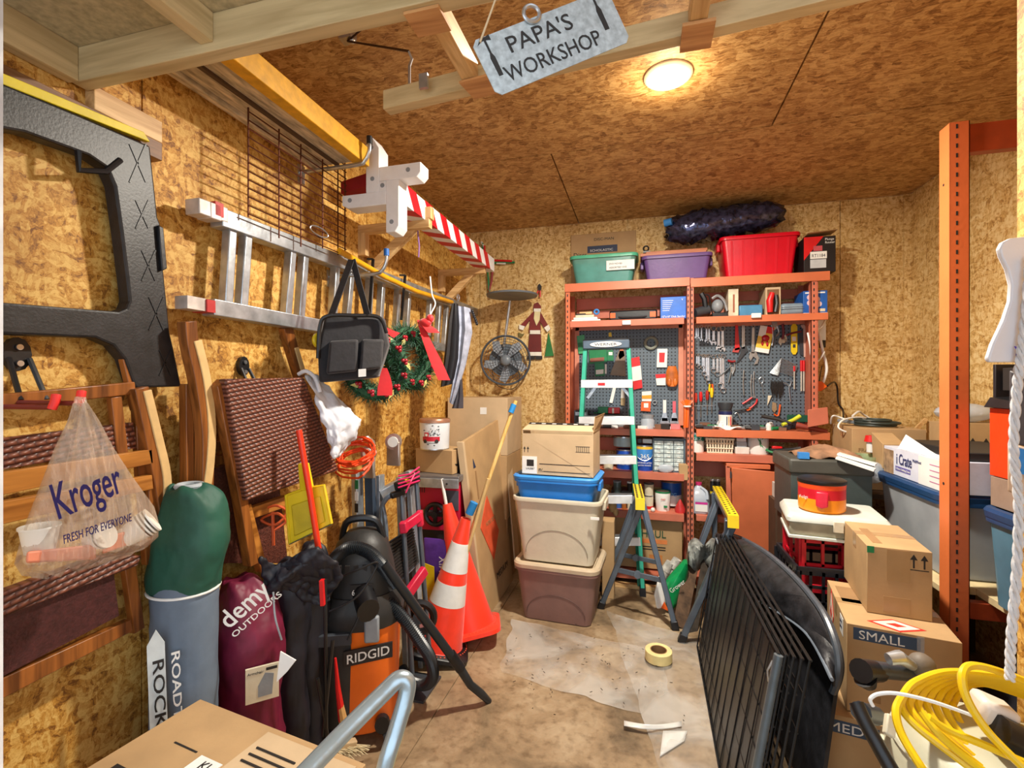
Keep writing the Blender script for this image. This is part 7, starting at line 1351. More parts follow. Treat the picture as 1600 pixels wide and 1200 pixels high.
# green bag, gloves, shovel and rusty board beside
T = thing('green_bag', 'shiny green plastic bag slumped behind the trestle', 'bag', PZ(1052, 945, 0)); c = PT(1058, 900, 3.05); GS = mat('green_film', (20, 150, 84), .25, var=.15, bump=.8, bscale=24)
P(T, 'film', MB().loft([[PT(px + w_ * math.cos(a), py, 3.05) + V((0, .05 * math.sin(a), .008 * math.sin(a * 3))) for a in [k * .4488 for k in range(14)]] for px, py, w_ in ((1071, 878, 3), (1066, 890, 10), (1058, 905, 16), (1051, 920, 17), (1049, 936, 13), (1049, 946, 5))]), GS)
F = Face(PT(1049, 925, 2.98), V((1, 0, .9)), V((-.9, 0, 1))); text(T, 'Grower', F, 0, 0, .04, WHITE, width=.11, off=.02)
T = thing('white_scoop', 'white plastic scoop with orange rim lying under the trestle', 'scoop', PZ(1030, 952, 0)); P(T, 'body', MB().hexa([PT(1022, 930, 3.0), PT(1030, 900, 3.02), PT(1042, 915, 3.02), PT(1040, 950, 3.0), PT(1026, 953, 3.0)], [p_ + V((0, .04, 0)) for p_ in (PT(1022, 930, 3.0), PT(1030, 900, 3.02), PT(1042, 915, 3.02), PT(1040, 950, 3.0), PT(1026, 953, 3.0))]), WHITE, bevel=.012); P(T, 'orange_patch', MB().prism([PT(1033, 950, 2.98), PT(1038, 940, 2.98), PT(1045, 955, 2.97)], (0, .004, 0)), ORG)
T = thing('work_gloves', 'pair of white grey work gloves on the floor behind the trestle', 'gloves', PZ(1045, 900, 0)); GL = mat('glove_white', (206, 204, 196), .85, var=.25, scale=30, bump=.5)
for i, (a, b, r_) in enumerate(((1045, 885, .035), (1056, 880, .035), (1040, 895, .03), (1052, 895, .03), (1062, 888, .025))): c = PT(a, b, 3.3); P(T, 'finger', MB().tube([c - V((.02, 0, .03)), c + V((.01, 0, .03))], [r_, r_ * .8], 10), GL)
S('grey_rag', 'crumpled silvery grey plastic heap behind the second trestle', 'plastic heap', MB().grid(lambda u_, v_: PT(1075 + 50 * u_, 870 - 45 * math.sin(v_ * 2.6) + 40 * v_ + 6 * math.sin(u_ * 11 + v_ * 5), 3.15 - .1 * math.sin(u_ * 9 + v_ * 7) * .5 - .06 * v_), 16, 10), mat('rag_grey', (136, 140, 136), .4, var=.35, scale=30, bump=.6), solid=.004)
T = S('rusty_board', 'long brown weathered board leaning between the trestles', 'board', MB().prism([PT(1076, 850, 3.2), PT(1098, 852, 3.2), PT(1072, 985, 2.84), PT(1052, 975, 2.84)], (0, .02, 0)), mat('board_brown', (96, 72, 52), .85, var=.35, scale=20, bump=.5), bevel=.002)
S('rusty_board', 'dark weathered second board leaning right of the brown board', 'board', MB().prism([PT(1098, 870, 3.15), PT(1110, 872, 3.15), PT(1088, 1000, 2.78), PT(1076, 995, 2.78)], (0, .02, 0)), mat('board_dark', (60, 50, 40), .85, var=.35, scale=20, bump=.5), bevel=.002)
S('small_box', 'kraft box side showing behind the tote stack and ladder', 'box', MB().box(-.27, -.19, 3.30, 3.42, .0, .52), KRAFT, bevel=.002)
# ================================================================ right: rack, shelf and totes
T = thing('pallet_rack', 'tall orange slotted steel upright and rack on the right', 'rack', (1.3, 2.4, 0))
XP0 = 1.165; YP0 = 2.28; ZR = 2.48
P(T, 'post_flange', MB().box(XP0, XP0 + .003, YP0, YP0 + .07, 0, ZR), mat('rack_bright', (226, 122, 66), .4, var=.05, scale=5), label='bright orange side flange', bevel=.001)
psd = MB().box(XP0, XP0 + .065, YP0, YP0 + .003, 0, ZR).box(XP0 + .062, XP0 + .065, YP0, YP0 + .05, 0, ZR); mb = MB()
for i in range(64): mb.box(XP0 + .020, XP0 + .027, YP0 - .0006, YP0 + .001, .06 + i * .038, .077 + i * .038)
P(T, 'post_front', [psd, mb], [mat('rack_side', (206, 104, 58), .42, var=.05, scale=5), INK], smooth=False)
P(T, 'bolt_hole', MB().cyl((XP0 - .001, YP0 + .04, 1.05), (XP0 + .001, YP0 + .04, 1.05), .006).cyl((XP0 - .001, YP0 + .04, 2.25), (XP0 + .001, YP0 + .04, 2.25), .005), INK)
P(T, 'top_beam', MB().box(XP0 + .065, XR - .005, YP0 + .01, YP0 + .05, ZR - .12, ZR - .01), mat('rack_dark', (150, 58, 26), .45), bevel=.002)
P(T, 'post_face', MB().box(XP0, XP0 + .068, 3.12, 3.123, 0, .95), MC['rack_side'])
P(T, 'shelf_beam', MB().box(XP0 + .01, XR - .005, YP0 + .005, YP0 + .04, .53, .595), MC['rack_dark'], bevel=.002); P(T, 'shelf_beam', MB().box(XP0 + .01, XR - .005, 3.08, 3.12, .53, .595), MC['rack_dark'], bevel=.002)
P(T, 'shelf_board', MB().box(XP0 + .13, XR - .005, 1.62, 3.12, .598, .625).box(XP0 + .005, XP0 + .13, 2.36, 3.12, .598, .625), mat('shelf_cream', (216, 196, 150), .6), bevel=.002)
BLID = mat('blue_lid', (24, 62, 106), .4, var=.05); CT = mat('tote_clear', (190, 196, 202), .22, alpha=.6, var=.12, scale=5, bump=.05)
def ctote(label, x0, x1, y0, y1, z0, z1, m=CT):
    return tote(label, fr((x0 + x1) / 2, (y0 + y1) / 2, z0), x1 - x0, y1 - y0, z1 - z0, .93, m, rim=BLID, lid=BLID, r_=.05, handle=False, wall=.003, lidh=.03)
ctote('clear storage tote with dark blue lid left of the orange post', 1.215, 1.70, 2.42, 3.0, .627, .96)
ctote('clear storage tote with blue lid right of the orange post', 1.25, 1.71, 1.72, 2.24, .627, .96, mat('tote_blueish', (92, 140, 166), .22, alpha=.78, var=.15, scale=5, bump=.05))
for (x, y, zz, s_, lb, m) in ((1.36, 2.6, .635, .12, 'white bundle seen inside the clear tote behind the post', mat('content_white', (206, 206, 204), .7)), (1.5, 2.84, .635, .13, 'grey bundle at the back inside the same clear tote', GREY), (1.42, 1.95, .635, .13, 'white folded cloth inside the blue lidded tote on the right', MC['content_white'])):
    S('bundle', lb, 'bundle', MB().sph((x, y, zz + s_ * .8), (s_, s_, s_ * .8), 16, 10), m)
# i crate box
M = fr(1.21, 2.97, .995, -90)
def boxon(label, x0, x1, y0, y1, z0, h, m, name='cardboard_box'):
    M = fr(x0, y0, z0); T = thing(name, label, 'box', ((x0 + x1) / 2, (y0 + y1) / 2, z0)); P(T, 'body', MB(M).box(0, x1 - x0, 0, y1 - y0, 0, h), m, bevel=.002); return T, faces(M, x1 - x0, y1 - y0, h)
LIL = mat('box_lilac', (216, 220, 236), .5, var=.04)
T, F = boxon('white and lilac dog crate box on the blue lidded tote', 1.225, 1.45, 2.40, 2.96, .992, .135, LIL)
text(T, 'i Crate', F['l'], .13, .06, .075, mat('crate_navy', (46, 52, 104), .5), width=.14, bold=.002); decal(T, 'purple_band', F['l'], .12, .26, .025, .048, mat('lilac_dark', (110, 104, 170), .5)); text(T, '1-Door Folding Crate', F['l'], .125, .032, .013, WHITE, width=.13)
decal(T, 'picture', F['l'], .0, .10, .0, .12, mat('pic_brown', (166, 136, 104), .6, var=.3, scale=30)); decal(T, 'tape_patch', F['l'], .33, .56, .0, .13, WHITE); text(T, 'MidWest', F['l'], .28, .09, .02, MC['crate_navy'])
for i in range(4): decal(T, 'print_line', F['l'], .42, .54, .10 - i * .025, .104 - i * .025, mat('pinkline', (196, 120, 160), .5), .002)
P(T, 'open_flap', MB().prism([(1.225, 2.82, 1.128), (1.225, 2.42, 1.128), (1.25, 2.60, 1.15), (1.25, 2.80, 1.20)], (.003, 0, 0)), mat('flap_white', (232, 234, 238), .5)); 
S('dark_case', 'black flat case lying on top of the dog crate box', 'case', MB().box(1.30, 1.62, 2.42, 2.92, 1.13, 1.165), INK, bevel=.004)
S('torn_box', 'torn kraft box flap standing at the far end of the dog crate box', 'box', MB().prism([(1.23, 2.985, 1.0), (1.23, 3.10, 1.0), (1.23, 3.12, 1.18), (1.23, 2.985, 1.13)], (.1, 0, 0)), KRAFT, bevel=.002)
# boxes right of post
BD = mat('bd_orange', (236, 66, 20), .4, var=.05)
T, F = boxon('orange red small appliance box with white band behind the rope', 1.27, 1.62, 2.0, 2.24, 1.105, .255, BD)
decal(T, 'header', F['f'], .0, .35, .215, .255, INK); text(T, 'BLACK & DECKER', F['f'], .02, .222, .03, WHITE, width=.26, bold=.001); decal(T, 'white_band', F['f'], .01, .16, .185, .20, WHITE)
decal(T, 'photo', F['f'], .12, .3, .03, .15, mat('bd_pic', (210, 200, 190), .5, var=.2)); poly(T, 'appliance_print', F['f'], [(.02, .13), (.09, .15), (.17, .12), (.20, .14), (.16, .07), (.08, .06), (.05, .10)], mat('bd_dark', (150, 30, 14), .5), .002)
poly(T, 'appliance_print', F['f'], [(.09 + .04 * math.cos(i * .5236), .06 + .022 * math.sin(i * .5236)) for i in range(12)], WHITE, .0025); poly(T, 'appliance_print', F['f'], [(.20 + .03 * math.cos(i * .5236), .08 + .02 * math.sin(i * .5236)) for i in range(12)], MC['bd_dark'], .003); decal(T, 'green_print', F['f'], .19, .28, .02, .05, mat('lime2', (150, 190, 70), .5), .003)
S('black_tray', 'black sloping tray lid resting on the orange appliance box', 'tray', MB().hexa([(1.25, 1.98, 1.362), (1.66, 1.98, 1.362), (1.66, 2.24, 1.362), (1.25, 2.24, 1.362)], [(1.27, 2.0, 1.375), (1.66, 2.0, 1.40), (1.66, 2.24, 1.42), (1.27, 2.24, 1.40)]), BLACK, bevel=.003)
T, F = boxon('black box with a round speaker picture high on the right', 1.31, 1.68, 2.10, 2.24, 1.425, .085, INK); text(T, 'MACA', F['f'], .18, .05, .02, WHITE)
T, F = boxon('tall black appliance box with pan picture behind the orange box', 1.30, 1.70, 2.26, 2.275, 1.38, .145, mat('box_dk', (34, 30, 34), .5)); poly(T, 'pan_print', F['f'], [(.10 + .06 * math.cos(i * .5236), .08 + .018 * math.sin(i * .5236)) for i in range(12)], GREY); decal(T, 'print', F['f'], .10, .16, .08, .11, WHITE, .002)
T, F = boxon('pink labelled extra small crate box under the orange box', 1.27, 1.68, 1.80, 2.235, .992, .11, mat('pk_brown', (150, 128, 112), .6)); decal(T, 'pink_panel', F['f'], .0, .125, .0, .08, mat('hot_pink', (226, 30, 140), .5)); decal(T, 'dark_panel', F['f'], .0, .14, .08, .11, INK); text(T, 'X-SMALL', F['f'], .01, .087, .02, WHITE)
poly(T, 'dog_print', F['f'], [(.03, .02), (.035, .045), (.03, .06), (.045, .065), (.055, .052), (.085, .05), (.09, .06), (.085, .02), (.078, .035), (.045, .035), (.038, .02)], WHITE, .002)
decal(T, 'clear_window', F['f'], .15, .40, .02, .095, MILKY, .004)
T = thing('hanging_pack', 'dark grey pack with blue and red card hanging behind the white rope', 'pack', PT(1592, 770, 1.0)); P(T, 'body', MB().hexa([PT(1577, 692, 1.02), PT(1612, 700, .98), PT(1612, 590, .98), PT(1577, 578, 1.02)], [PT(1581, 692, 1.06), PT(1612, 700, 1.02), PT(1612, 590, 1.02), PT(1581, 578, 1.06)]), mat('box_dgrey', (70, 66, 70), .5), bevel=.004)
P(T, 'card', MB().hexa([PT(1574, 768, 1.02), PT(1612, 780, .98), PT(1612, 702, .98), PT(1574, 690, 1.02)], [PT(1576, 768, 1.03), PT(1612, 780, .99), PT(1612, 702, .99), PT(1576, 690, 1.03)]), mat('card_tan', (206, 176, 150), .5), bevel=.004); P(T, 'blue_print', MB().hexa([PT(1592, 740, .995), PT(1612, 744, .975), PT(1612, 705, .975), PT(1592, 700, .995)], [PT(1592, 740, 1.0), PT(1612, 744, .98), PT(1612, 705, .98), PT(1592, 700, 1.0)]), BLUE)
S('dark_tarp', 'dark folded tarp heaped under the right rack shelf', 'tarp', MB().loft([[(1.45 + a, 1.95 + b, z) for a, b in rr(.5 * s_, .62 * s_, .1 * s_, 4)] for z, s_ in ((.0, .9), (.1, 1), (.32, .95), (.45, .7), (.5, .3))]), mat('tarp', (24, 24, 34), .7, var=.3, bump=.6, bscale=20))
# back right: boxes, cords, chair
SUP = mat('bench_dark', (84, 60, 42), .7)
T = thing('work_table', 'dark wooden table carrying boxes in the back right corner', 'table', (1.45, 3.4, 0)); P(T, 'top', MB().box(1.19, 1.74, 3.15, 3.83, .80, .83), SUP, bevel=.002)
for a, b in ((1.22, 3.18), (1.71, 3.18), (1.22, 3.80), (1.71, 3.80)): P(T, 'leg', MB().box(a - .02, a + .02, b - .02, b + .02, 0, .80), SUP)
c0 = .833
T, F = carton('lower kraft box in the back right corner', fr(1.20, 3.26, c0, -4), .42, .36, .12, KRAFT3); 
T, F = carton('kraft box with white cord on top in the back right', fr(1.18, 3.24, c0 + .123, -2), .36, .34, .235, KRAFT); text(T, 'FRAGILE', F['f'], .03, .1, .03, KRAFT3)
q_ = V((1.36, 3.4, c0 + .362))
S('cable_coil', 'dark coiled cable lying on the back right kraft box', 'cable', MB().torus(q_ + V((0, 0, .008)), (0, 0, 1), .10, .007).torus(q_ + V((.01, 0, .022)), (0, 0, 1), .11, .007).torus(q_ + V((-.01, .01, .036)), (0, 0, 1), .09, .007), mat('coil', (44, 56, 52), .5))
S('white_cable', 'white extension cord looped over the kraft box and table', 'cord', MB().tube(spl([PT(1298, 662, 3.1), PT(1301, 650, 3.05), PT(1312, 652, 3.05), PT(1330, 658, 3.0), PT(1352, 656, 3.0), PT(1362, 664, 2.98), PT(1352, 674, 2.9), PT(1328, 676, 2.9), PT(1310, 668, 2.92), PT(1318, 656, 2.95), PT(1344, 652, 3.0), PT(1366, 658, 3.05), PT(1382, 668, 3.1), PT(1388, 678, 3.1)]), .005, 6).tube(spl([PT(1332, 650, 3.0), PT(1342, 643, 3.05), PT(1350, 648, 3.1), PT(1375, 664, 3.1), PT(1392, 674, 3.15)]), .006, 6), WHITE)
S('power_bar', 'grey power bar tangled with the white cord on the box', 'power strip', MB().bar(PT(1312, 657, 3.0), PT(1345, 661, 3.0), .05, .022), GREY, bevel=.005)
S('dark_wires', 'tangle of black wires and parts on the back right table', 'wires', MB().tube(spl([V((1.50 + .09 * math.cos(i * 2.1), 3.22 + .08 * math.sin(i * 1.7), c0 + .03 + .09 * abs(math.sin(i * 1.3)))) for i in range(30)], 4), .006, 5), INK)
T = thing('wooden_stool', 'small yellow pine stool leaning on the back right boxes', 'stool', (1.62, 3.3, c0)); 
P(T, 'seat', MB().bar(PT(1395, 678, 3.1), PT(1440, 672, 3.05), .14, .02), PINE, bevel=.002)
for a, b, c_, d in ((1402, 680, 1410, 705), (1420, 678, 1414, 702), (1428, 676, 1440, 702), (1446, 655, 1425, 678)): P(T, 'leg', MB().bar(PT(a, b, 3.05), PT(c_, d, 3.0), .02, .02, (0, 1, 0)), PINE)
T, F = boxon('kraft box with two up arrows left of the orange post', 1.50, 1.745, 2.98, 3.12, .995, .255, KRAFT); arrows(T, F['f'], .10, .09, .09)
for i in range(5): decal(T, 'print', F['f'], .02, .06, .05 + i * .03, .055 + i * .03, INK)
decal(T, 'print', F['f'], .02, .023, .05, .17, INK); decal(T, 'print', F['f'], .058, .06, .05, .17, INK)
S('clear_wrap', 'crumpled clear plastic wrap on the arrow marked kraft box', 'plastic wrap', MB().sph((1.62, 3.05, 1.30), (.13, .08, .05), 14, 8), MILKY)
c = PT(1361, 690, 2.75); T = thing('red_cap_bottle', 'small white bottle with red cap behind the dark toolbox', 'bottle', c - V((0, 0, .06))); P(T, 'bottle', MB().cyl(c - V((0, 0, .06)), c, .022), WHITE); P(T, 'cap', MB().cyl(c, c + V((0, 0, .035)), .034, .026), RED)
c = PT(1350, 722, 2.72); S('glass_bowl', 'green tinted clear glass bowl beside the dark toolbox', 'bowl', MB().lathe([(.03, -.06), (.06, -.055), (.085, .0), (.09, .04), (.086, .04), (.08, 0), (.055, -.05), (.001, -.052)], 24, c), mat('glass_green', (176, 196, 150), .1, alpha=.5, bump=.3))
c = PT(1362, 738, 2.6); S('clear_wrap', 'crumpled clear bag between the bowl and dog crate box', 'plastic wrap', MB().sph(c, (.07, .05, .06), 12, 8), MILKY)
# dark toolbox, cases, crates and coffee tin
T = thing('side_table', 'low dark cabinet supporting the dark green toolbox', 'cabinet', (.93, 3.0, 0)); P(T, 'body', MB().box(.78, 1.13, 2.93, 3.22, 0, .70), SUP, bevel=.003)
T, F = boxon('large dark grey green toolbox with sloping side', .765, 1.14, 2.88, 3.22, .703, .345, mat('toolbox_dark', (64, 76, 76), .45, var=.08), name='toolbox'); P(T, 'lid', MB().box(.755, 1.15, 2.87, 3.23, .97, 1.05), mat('toolbox_lid', (72, 72, 66), .5), bevel=.012)
T = thing('brown_rag', 'brown cloth with papers heaped on the dark toolbox', 'cloth', (.95, 3.0, 1.052)); P(T, 'cloth', MB().grid(lambda u_, v_: V((.82 + .30 * u_, 2.90 + .26 * v_, 1.056 + .05 * math.sin(u_ * 3.1) * math.sin(v_ * 3.1) + .008 * math.sin(u_ * 17 + v_ * 11))), 16, 10), mat('rag_brown', (150, 112, 84), .85, var=.3, bump=.5), solid=.006); P(T, 'blue_patch', MB().box(.80, .85, 2.87, 2.90, 1.052, 1.085), BLUE)
S('paper_bundle', 'white booklets sliding off the dark toolbox lid', 'papers', MB().bar((.98, 2.88, 1.065), (1.12, 2.80, 1.02), .06, .012).bar((1.0, 2.92, 1.08), (1.14, 2.84, 1.04), .06, .01), WHITE)
BCR = mat('crate_black', (34, 36, 42), .35); RCR = mat('crate_red', (204, 26, 44), .4)
def crate(label, x0, x1, y0, y1, z0, z1, m, nslat=6, rows=4):
    T = thing('milk_crate', label, 'crate', ((x0 + x1) / 2, (y0 + y1) / 2, z0), 'plastic crates stacked at the right'); mb = MB(); h = z1 - z0
    for (ax, c_) in (('x', y0), ('x', y1), ('y', x0), ('y', x1)):
        a, b = (x0, x1) if ax == 'x' else (y0, y1)
        pt = (lambda s_, z: (s_, c_, z)) if ax == 'x' else (lambda s_, z: (c_, s_, z)); up = (0, 1, 0) if ax == 'x' else (1, 0, 0)
        for i in range(nslat + 1): s_ = a + (b - a) * i / nslat; mb.bar(pt(s_, z0), pt(s_, z1), .012 if 0 < i < nslat else .03, .012, up)
        for j in range(rows + 1): z = z0 + h * j / rows; mb.bar(pt(a, z + (.0 if j else .008)), pt(b, z + (0 if j else .008)), .012, .012 if 0 < j < rows else .035)
    P(T, 'lattice', mb, m, smooth=False); P(T, 'floor_grid', MB().box(x0, x1, y0, y1, z0, z0 + .006), m); return T
crate('black lattice crate on the floor below the other crates', .68, .99, 2.46, 2.80, .0, .30, BCR)
crate('black lattice crate holding the red crate on top', .68, .99, 2.46, 2.80, .318, .60, BCR)
T = crate('red plastic crate under the clear lidded case', .71, .96, 2.50, 2.76, .50, .735, RCR, 3, 2)
T = thing('parts_case', 'clear lidded case on the red crate under the coffee tub', 'case', (.86, 2.6, .74)); CL = mat('case_lid', (214, 220, 210), .35, var=.06); CBd = mat('case_clear', (190, 186, 160), .25, alpha=.8, var=.15)
M = fr(.86, 2.60, .757, -8)
P(T, 'base', MB(M).box(-.19, .19, -.15, .15, .0, .06), CBd, bevel=.006); P(T, 'lid', MB(M).loft([[(a, b, z) for a, b in rr(w_, d_, .02, 3)] for z, w_, d_ in ((.062, .40, .32), (.08, .40, .32), (.10, .37, .29))]), CL); P(T, 'base_rim', MB(M).box(-.195, .195, -.155, .155, -.015, .0), CL, bevel=.003); P(T, 'latch', MB(M).box(-.02, .02, -.165, -.155, .03, .08), CREAM, bevel=.003)
c = M @ V((-.045, -.04, .101)); M2 = Matrix.Translation(c); r_ = .096; h = .15
T = thing('coffee_tub', 'red and yellow plastic coffee tub with black lid on the clear case', 'coffee tub', c); FR = mat('tub_red', (206, 26, 44), .35, var=.04); FY = mat('tub_yellow', (246, 150, 28), .35, var=.04)
P(T, 'tub', MB(M2).lathe([(r_ * .9, 0), (r_, .01), (r_, h * .42), (.001, h * .42)], 32), FY); P(T, 'upper_tub', MB(M2).lathe([(r_, h * .42), (r_, h * .72), (.001, h * .72)], 32), FR); P(T, 'orange_band', MB(M2).lathe([(r_ * 1.0, h * .72), (r_ * 1.02, h * .86), (.001, h * .86)], 32), mat('tub_orange', (238, 84, 34), .35)); P(T, 'lid', MB(M2).lathe([(r_ * 1.02, h * .86), (r_ * 1.04, h * .88), (r_ * 1.04, h * .97), (r_ * .95, h), (.001, h)], 32), BLACK)
vw = V((c.x, c.y, 0)).normalized(); F = Face(c - vw * (r_ + .001), V((vw.y, -vw.x, 0)), V((0, 0, 1))); P(T, 'grip_panel', MB().prism([F.p(a, b, -.006) for a, b in ((-.022, .035), (.0, .025), (.026, .035), (.026, .10), (-.022, .10))], F.N * .012), mat('grip_red', (226, 30, 60), .35), bevel=.005); text(T, 'Folgers', F, -.088, .062, .02, WHITE, width=.05, off=-.018)
# boxes SMALL / MEDIUM
MPB = mat('moving_blue', (58, 78, 104), .6, var=.04)
M = fr(.706, 1.985, .275, -10); T, F = carton('kraft moving box printed SMALL with red diamond labels', M, .32, .42, .315, KRAFT)
decal(T, 'blue_band', F['f'], .02, .21, .262, .305, MPB, .001); text(T, 'SMALL', F['f'], .035, .268, .042, WHITE, width=.13, off=.0016, bold=.001); decal(T, 'qc_stamp', F['f'], .07, .10, .05, .075, KRAFT3, .001)
RDm = mat('red_print', (216, 50, 40), .5)
def dia(face, a, b, s_, s2): poly(T, 'diamond_label', face, [(a - s_, b), (a, b - s2), (a + s_, b), (a, b + s2)], RDm, .0012); poly(T, 'diamond_label', face, [(a - s_ * .8, b), (a, b - s2 * .8), (a + s_ * .8, b), (a, b + s2 * .8)], mat('label_cream', (236, 226, 206), .5), .0018); poly(T, 'diamond_print', face, [(a - s_ * .35, b), (a, b - s2 * .3), (a + s_ * .35, b), (a, b + s2 * .3)], RDm, .0024)
dia(F['t'], .155, .05, .085, .05); dia(F['l'], .11, .22, .055, .10)
decal(T, 'address_label', F['l'], .30, .36, .235, .30, WHITE); text(T, 'pots\npans', F['l'], .305, .275, .02, NAVY, off=.002); decal(T, 'print', F['t'], .02, .09, .20, .36, KRAFT3, .001); P(T, 'loose_tape', MB(M).box(.20, .22, -.0015, 0, .20, .31), CLEAR)
M = fr(.60, 1.965, .0, -10); T, F = carton('kraft moving box printed MEDIUM at the bottom of the stack', M, .44, .45, .272, KRAFT); decal(T, 'blue_band', F['f'], .02, .26, .21, .255, MPB, .001); text(T, 'MEDIUM', F['f'], .035, .216, .045, WHITE, width=.20, off=.0016, bold=.001)
M = fr(.812, 2.095, .592, -8); T, F = carton('tall kraft box with two up arrows on the SMALL box', M, .195, .36, .25, KRAFT)
arrows(T, F['f'], .13, .186, .05); decal(T, 'print_line', F['f'], .13, .185, .178, .181, INK); decal(T, 'tape_patch', F['f'], .06, .13, .13, .245, TAPE); decal(T, 'tape_patch', F['f'], .05, .13, .01, .07, TAPE); decal(T, 'green_label', F['f'], .0, .022, .225, .25, GREEN); decal(T, 'stamp', F['t'], .03, .06, .05, .25, KRAFT3)
S('cream_plank', 'cream edged plank lying between the crates and the black tray', 'plank', MB().bar(PT(1205, 882, 2.5), PT(1255, 950, 2.2), .05, .02), CREAM, bevel=.002)
sbox('white_carton', 'white printed carton behind the orange door panel', 'box', 1216, 760, 1234, 783, 3.3, .15, mat('carton_w2', (222, 222, 216), .6), None); c = T[0].location if isinstance(T, tuple) else None; q_ = PY(1225, 783, 3.3); S('small_cabinet', 'narrow dark cabinet under the white carton behind the door panel', 'cabinet', MB().box(q_.x - .05, q_.x + .06, 3.29, 3.46, 0, q_.z - .002), SUP)
S('green_leafy_debris', 'green and brown oddments behind the dark toolbox', 'oddments', MB().sph(PT(1222, 738, 3.2), (.05, .04, .02)).sph(PT(1226, 750, 3.2), (.04, .04, .03)), mat('odd', (110, 120, 70), .7, var=.6, scale=40))
# ================================================================ right edge: rope and white board
T = thing('white_board', 'white hourglass shaped board with purple writing at the right edge', 'board', PT(1575, 560, .98)); pts = [(1545, 560), (1552, 538), (1570, 500), (1580, 470), (1582, 445), (1576, 420), (1566, 400), (1563, 388), (1568, 378), (1580, 372), (1605, 369), (1670, 372), (1690, 395), (1670, 440), (1668, 480), (1690, 530), (1700, 560), (1695, 566), (1548, 566)]
P(T, 'board', MB().prism([PT(a, b, .97) for a, b in pts], (-.002, .012, 0)), mat('board_white', (226, 226, 232), .45, var=.02), bevel=.003)
F = Face(PT(1578, 556, .965), ray(1600, 556) - ray(1578, 556), V((0, 0, 1))); text(T, 'You', F, 0, 0, .028, mat('purple_ink', (84, 60, 160), .5), width=.045, shear=.2, off=.004)
T = thing('rope', 'white twisted rope hanging down at the right edge of the opening', 'rope', PT(1590, 1050, .95)); RP_ = mat('rope_white', (214, 214, 216), .8, var=.1, scale=60, bump=.5)
cl = spl([PT(1610, 400, .955), PT(1600, 520, .955), PT(1590, 600, .955), PT(1584, 700, .955), PT(1592, 790, .955), PT(1588, 900, .955), PT(1580, 1000, .955), PT(1578, 1062, .955)], 24)
for ph in range(3): P(T, 'strand', MB().tube([p_ + V((.0045 * math.cos(i * .42 + ph * 2.09), .0045 * math.sin(i * .42 + ph * 2.09), 0)) for i, p_ in enumerate(cl)], .0042, 6), RP_)
# ================================================================ foreground
ZB = .60
c0_, rz = PZ(313, 1092, ZB), -8
M = fr(c0_.x, c0_.y, 0, rz) @ Matrix.Translation((0, -.55, 0))
T, F = carton('big kraft box with shipping labels in the lower left foreground', M, .56, .55, ZB, KRAFT, tape=False)
decal(T, 'dark_label', F['t'], .05, .16, .24, .33, INK); text(T, 'AWS', F['t'], .07, .27, .03, KRAFT2, off=.003); decal(T, 'white_label', F['t'], .20, .27, .30, .42, WHITE, .002); decal(T, 'red_stamp', F['t'], .21, .25, .33, .38, RDm, .003); text(T, 'KL', F['t'], .225, .39, .03, INK, off=.003)
P(T, 'flap', MB(M).hexa([(.28, .02, ZB + .002), (.55, .02, ZB + .002), (.55, .53, ZB + .002), (.28, .53, ZB + .002)], [(.28, .02, ZB + .005), (.55, .02, ZB + .005), (.55, .53, ZB + .005), (.28, .53, ZB + .005)]), KRAFT2)
for a, b in ((.30, .48), (.30, .46), (.30, .44)): decal(T, 'print_line', F['t'], a, a + .12, b, b + .004, INK, .0075)
text(T, 'THIS SIDE UP', F['t'], .31, .38, .025, INK, off=.008); decal(T, 'print_line', F['t'], .10, .18, .42, .424, INK)
T = thing('aluminium_frame', 'bent silver tube frame in the lower foreground', 'frame', (-.5, .6, 0))
P(T, 'tube', MB().tube(spl([PT(470, 1215, .80), PT(540, 1142, .87), PT(600, 1082, .93), PT(622, 1062, .95), PT(636, 1066, .955), PT(634, 1090, .95), PT(618, 1145, .93), PT(598, 1215, .91), PT(560, 1420, .91), PT(520, 1795, .91)], 6), .0165, 14), mat('frame_alu', (178, 196, 206), .3, .7, var=.06))
P(T, 'lower_leg', MB().tube([PT(470, 1215, .80), PT(470, 1260, .79), V((PT(470, 1260, .79).x, PT(470, 1260, .79).y, .0))], .0165, 14), MC['frame_alu'])
T = thing('yellow_bag', 'yellow and purple printed bag lying at the bottom edge', 'bag', PZ(815, 1330, .0)); c = PZ(815, 1330, .0)
P(T, 'sack', MB().loft([[(c.x + a, c.y + b, z) for a, b in rr(.26 * s_, .34 * s_, .1 * s_, 5)] for z, s_ in ((.0, .85), (.04, 1), (.09, .92), (.115, .6), (.12, .2))]), mat('bag_yellow', (232, 204, 40), .4, var=.1)); 
for dx in (-.07, .02, .09): P(T, 'purple_print', MB().bar((c.x + dx, c.y - .1, .118), (c.x + dx + .03, c.y + .09, .117), .02, .004), mat('bag_purple2', (120, 80, 110), .5))
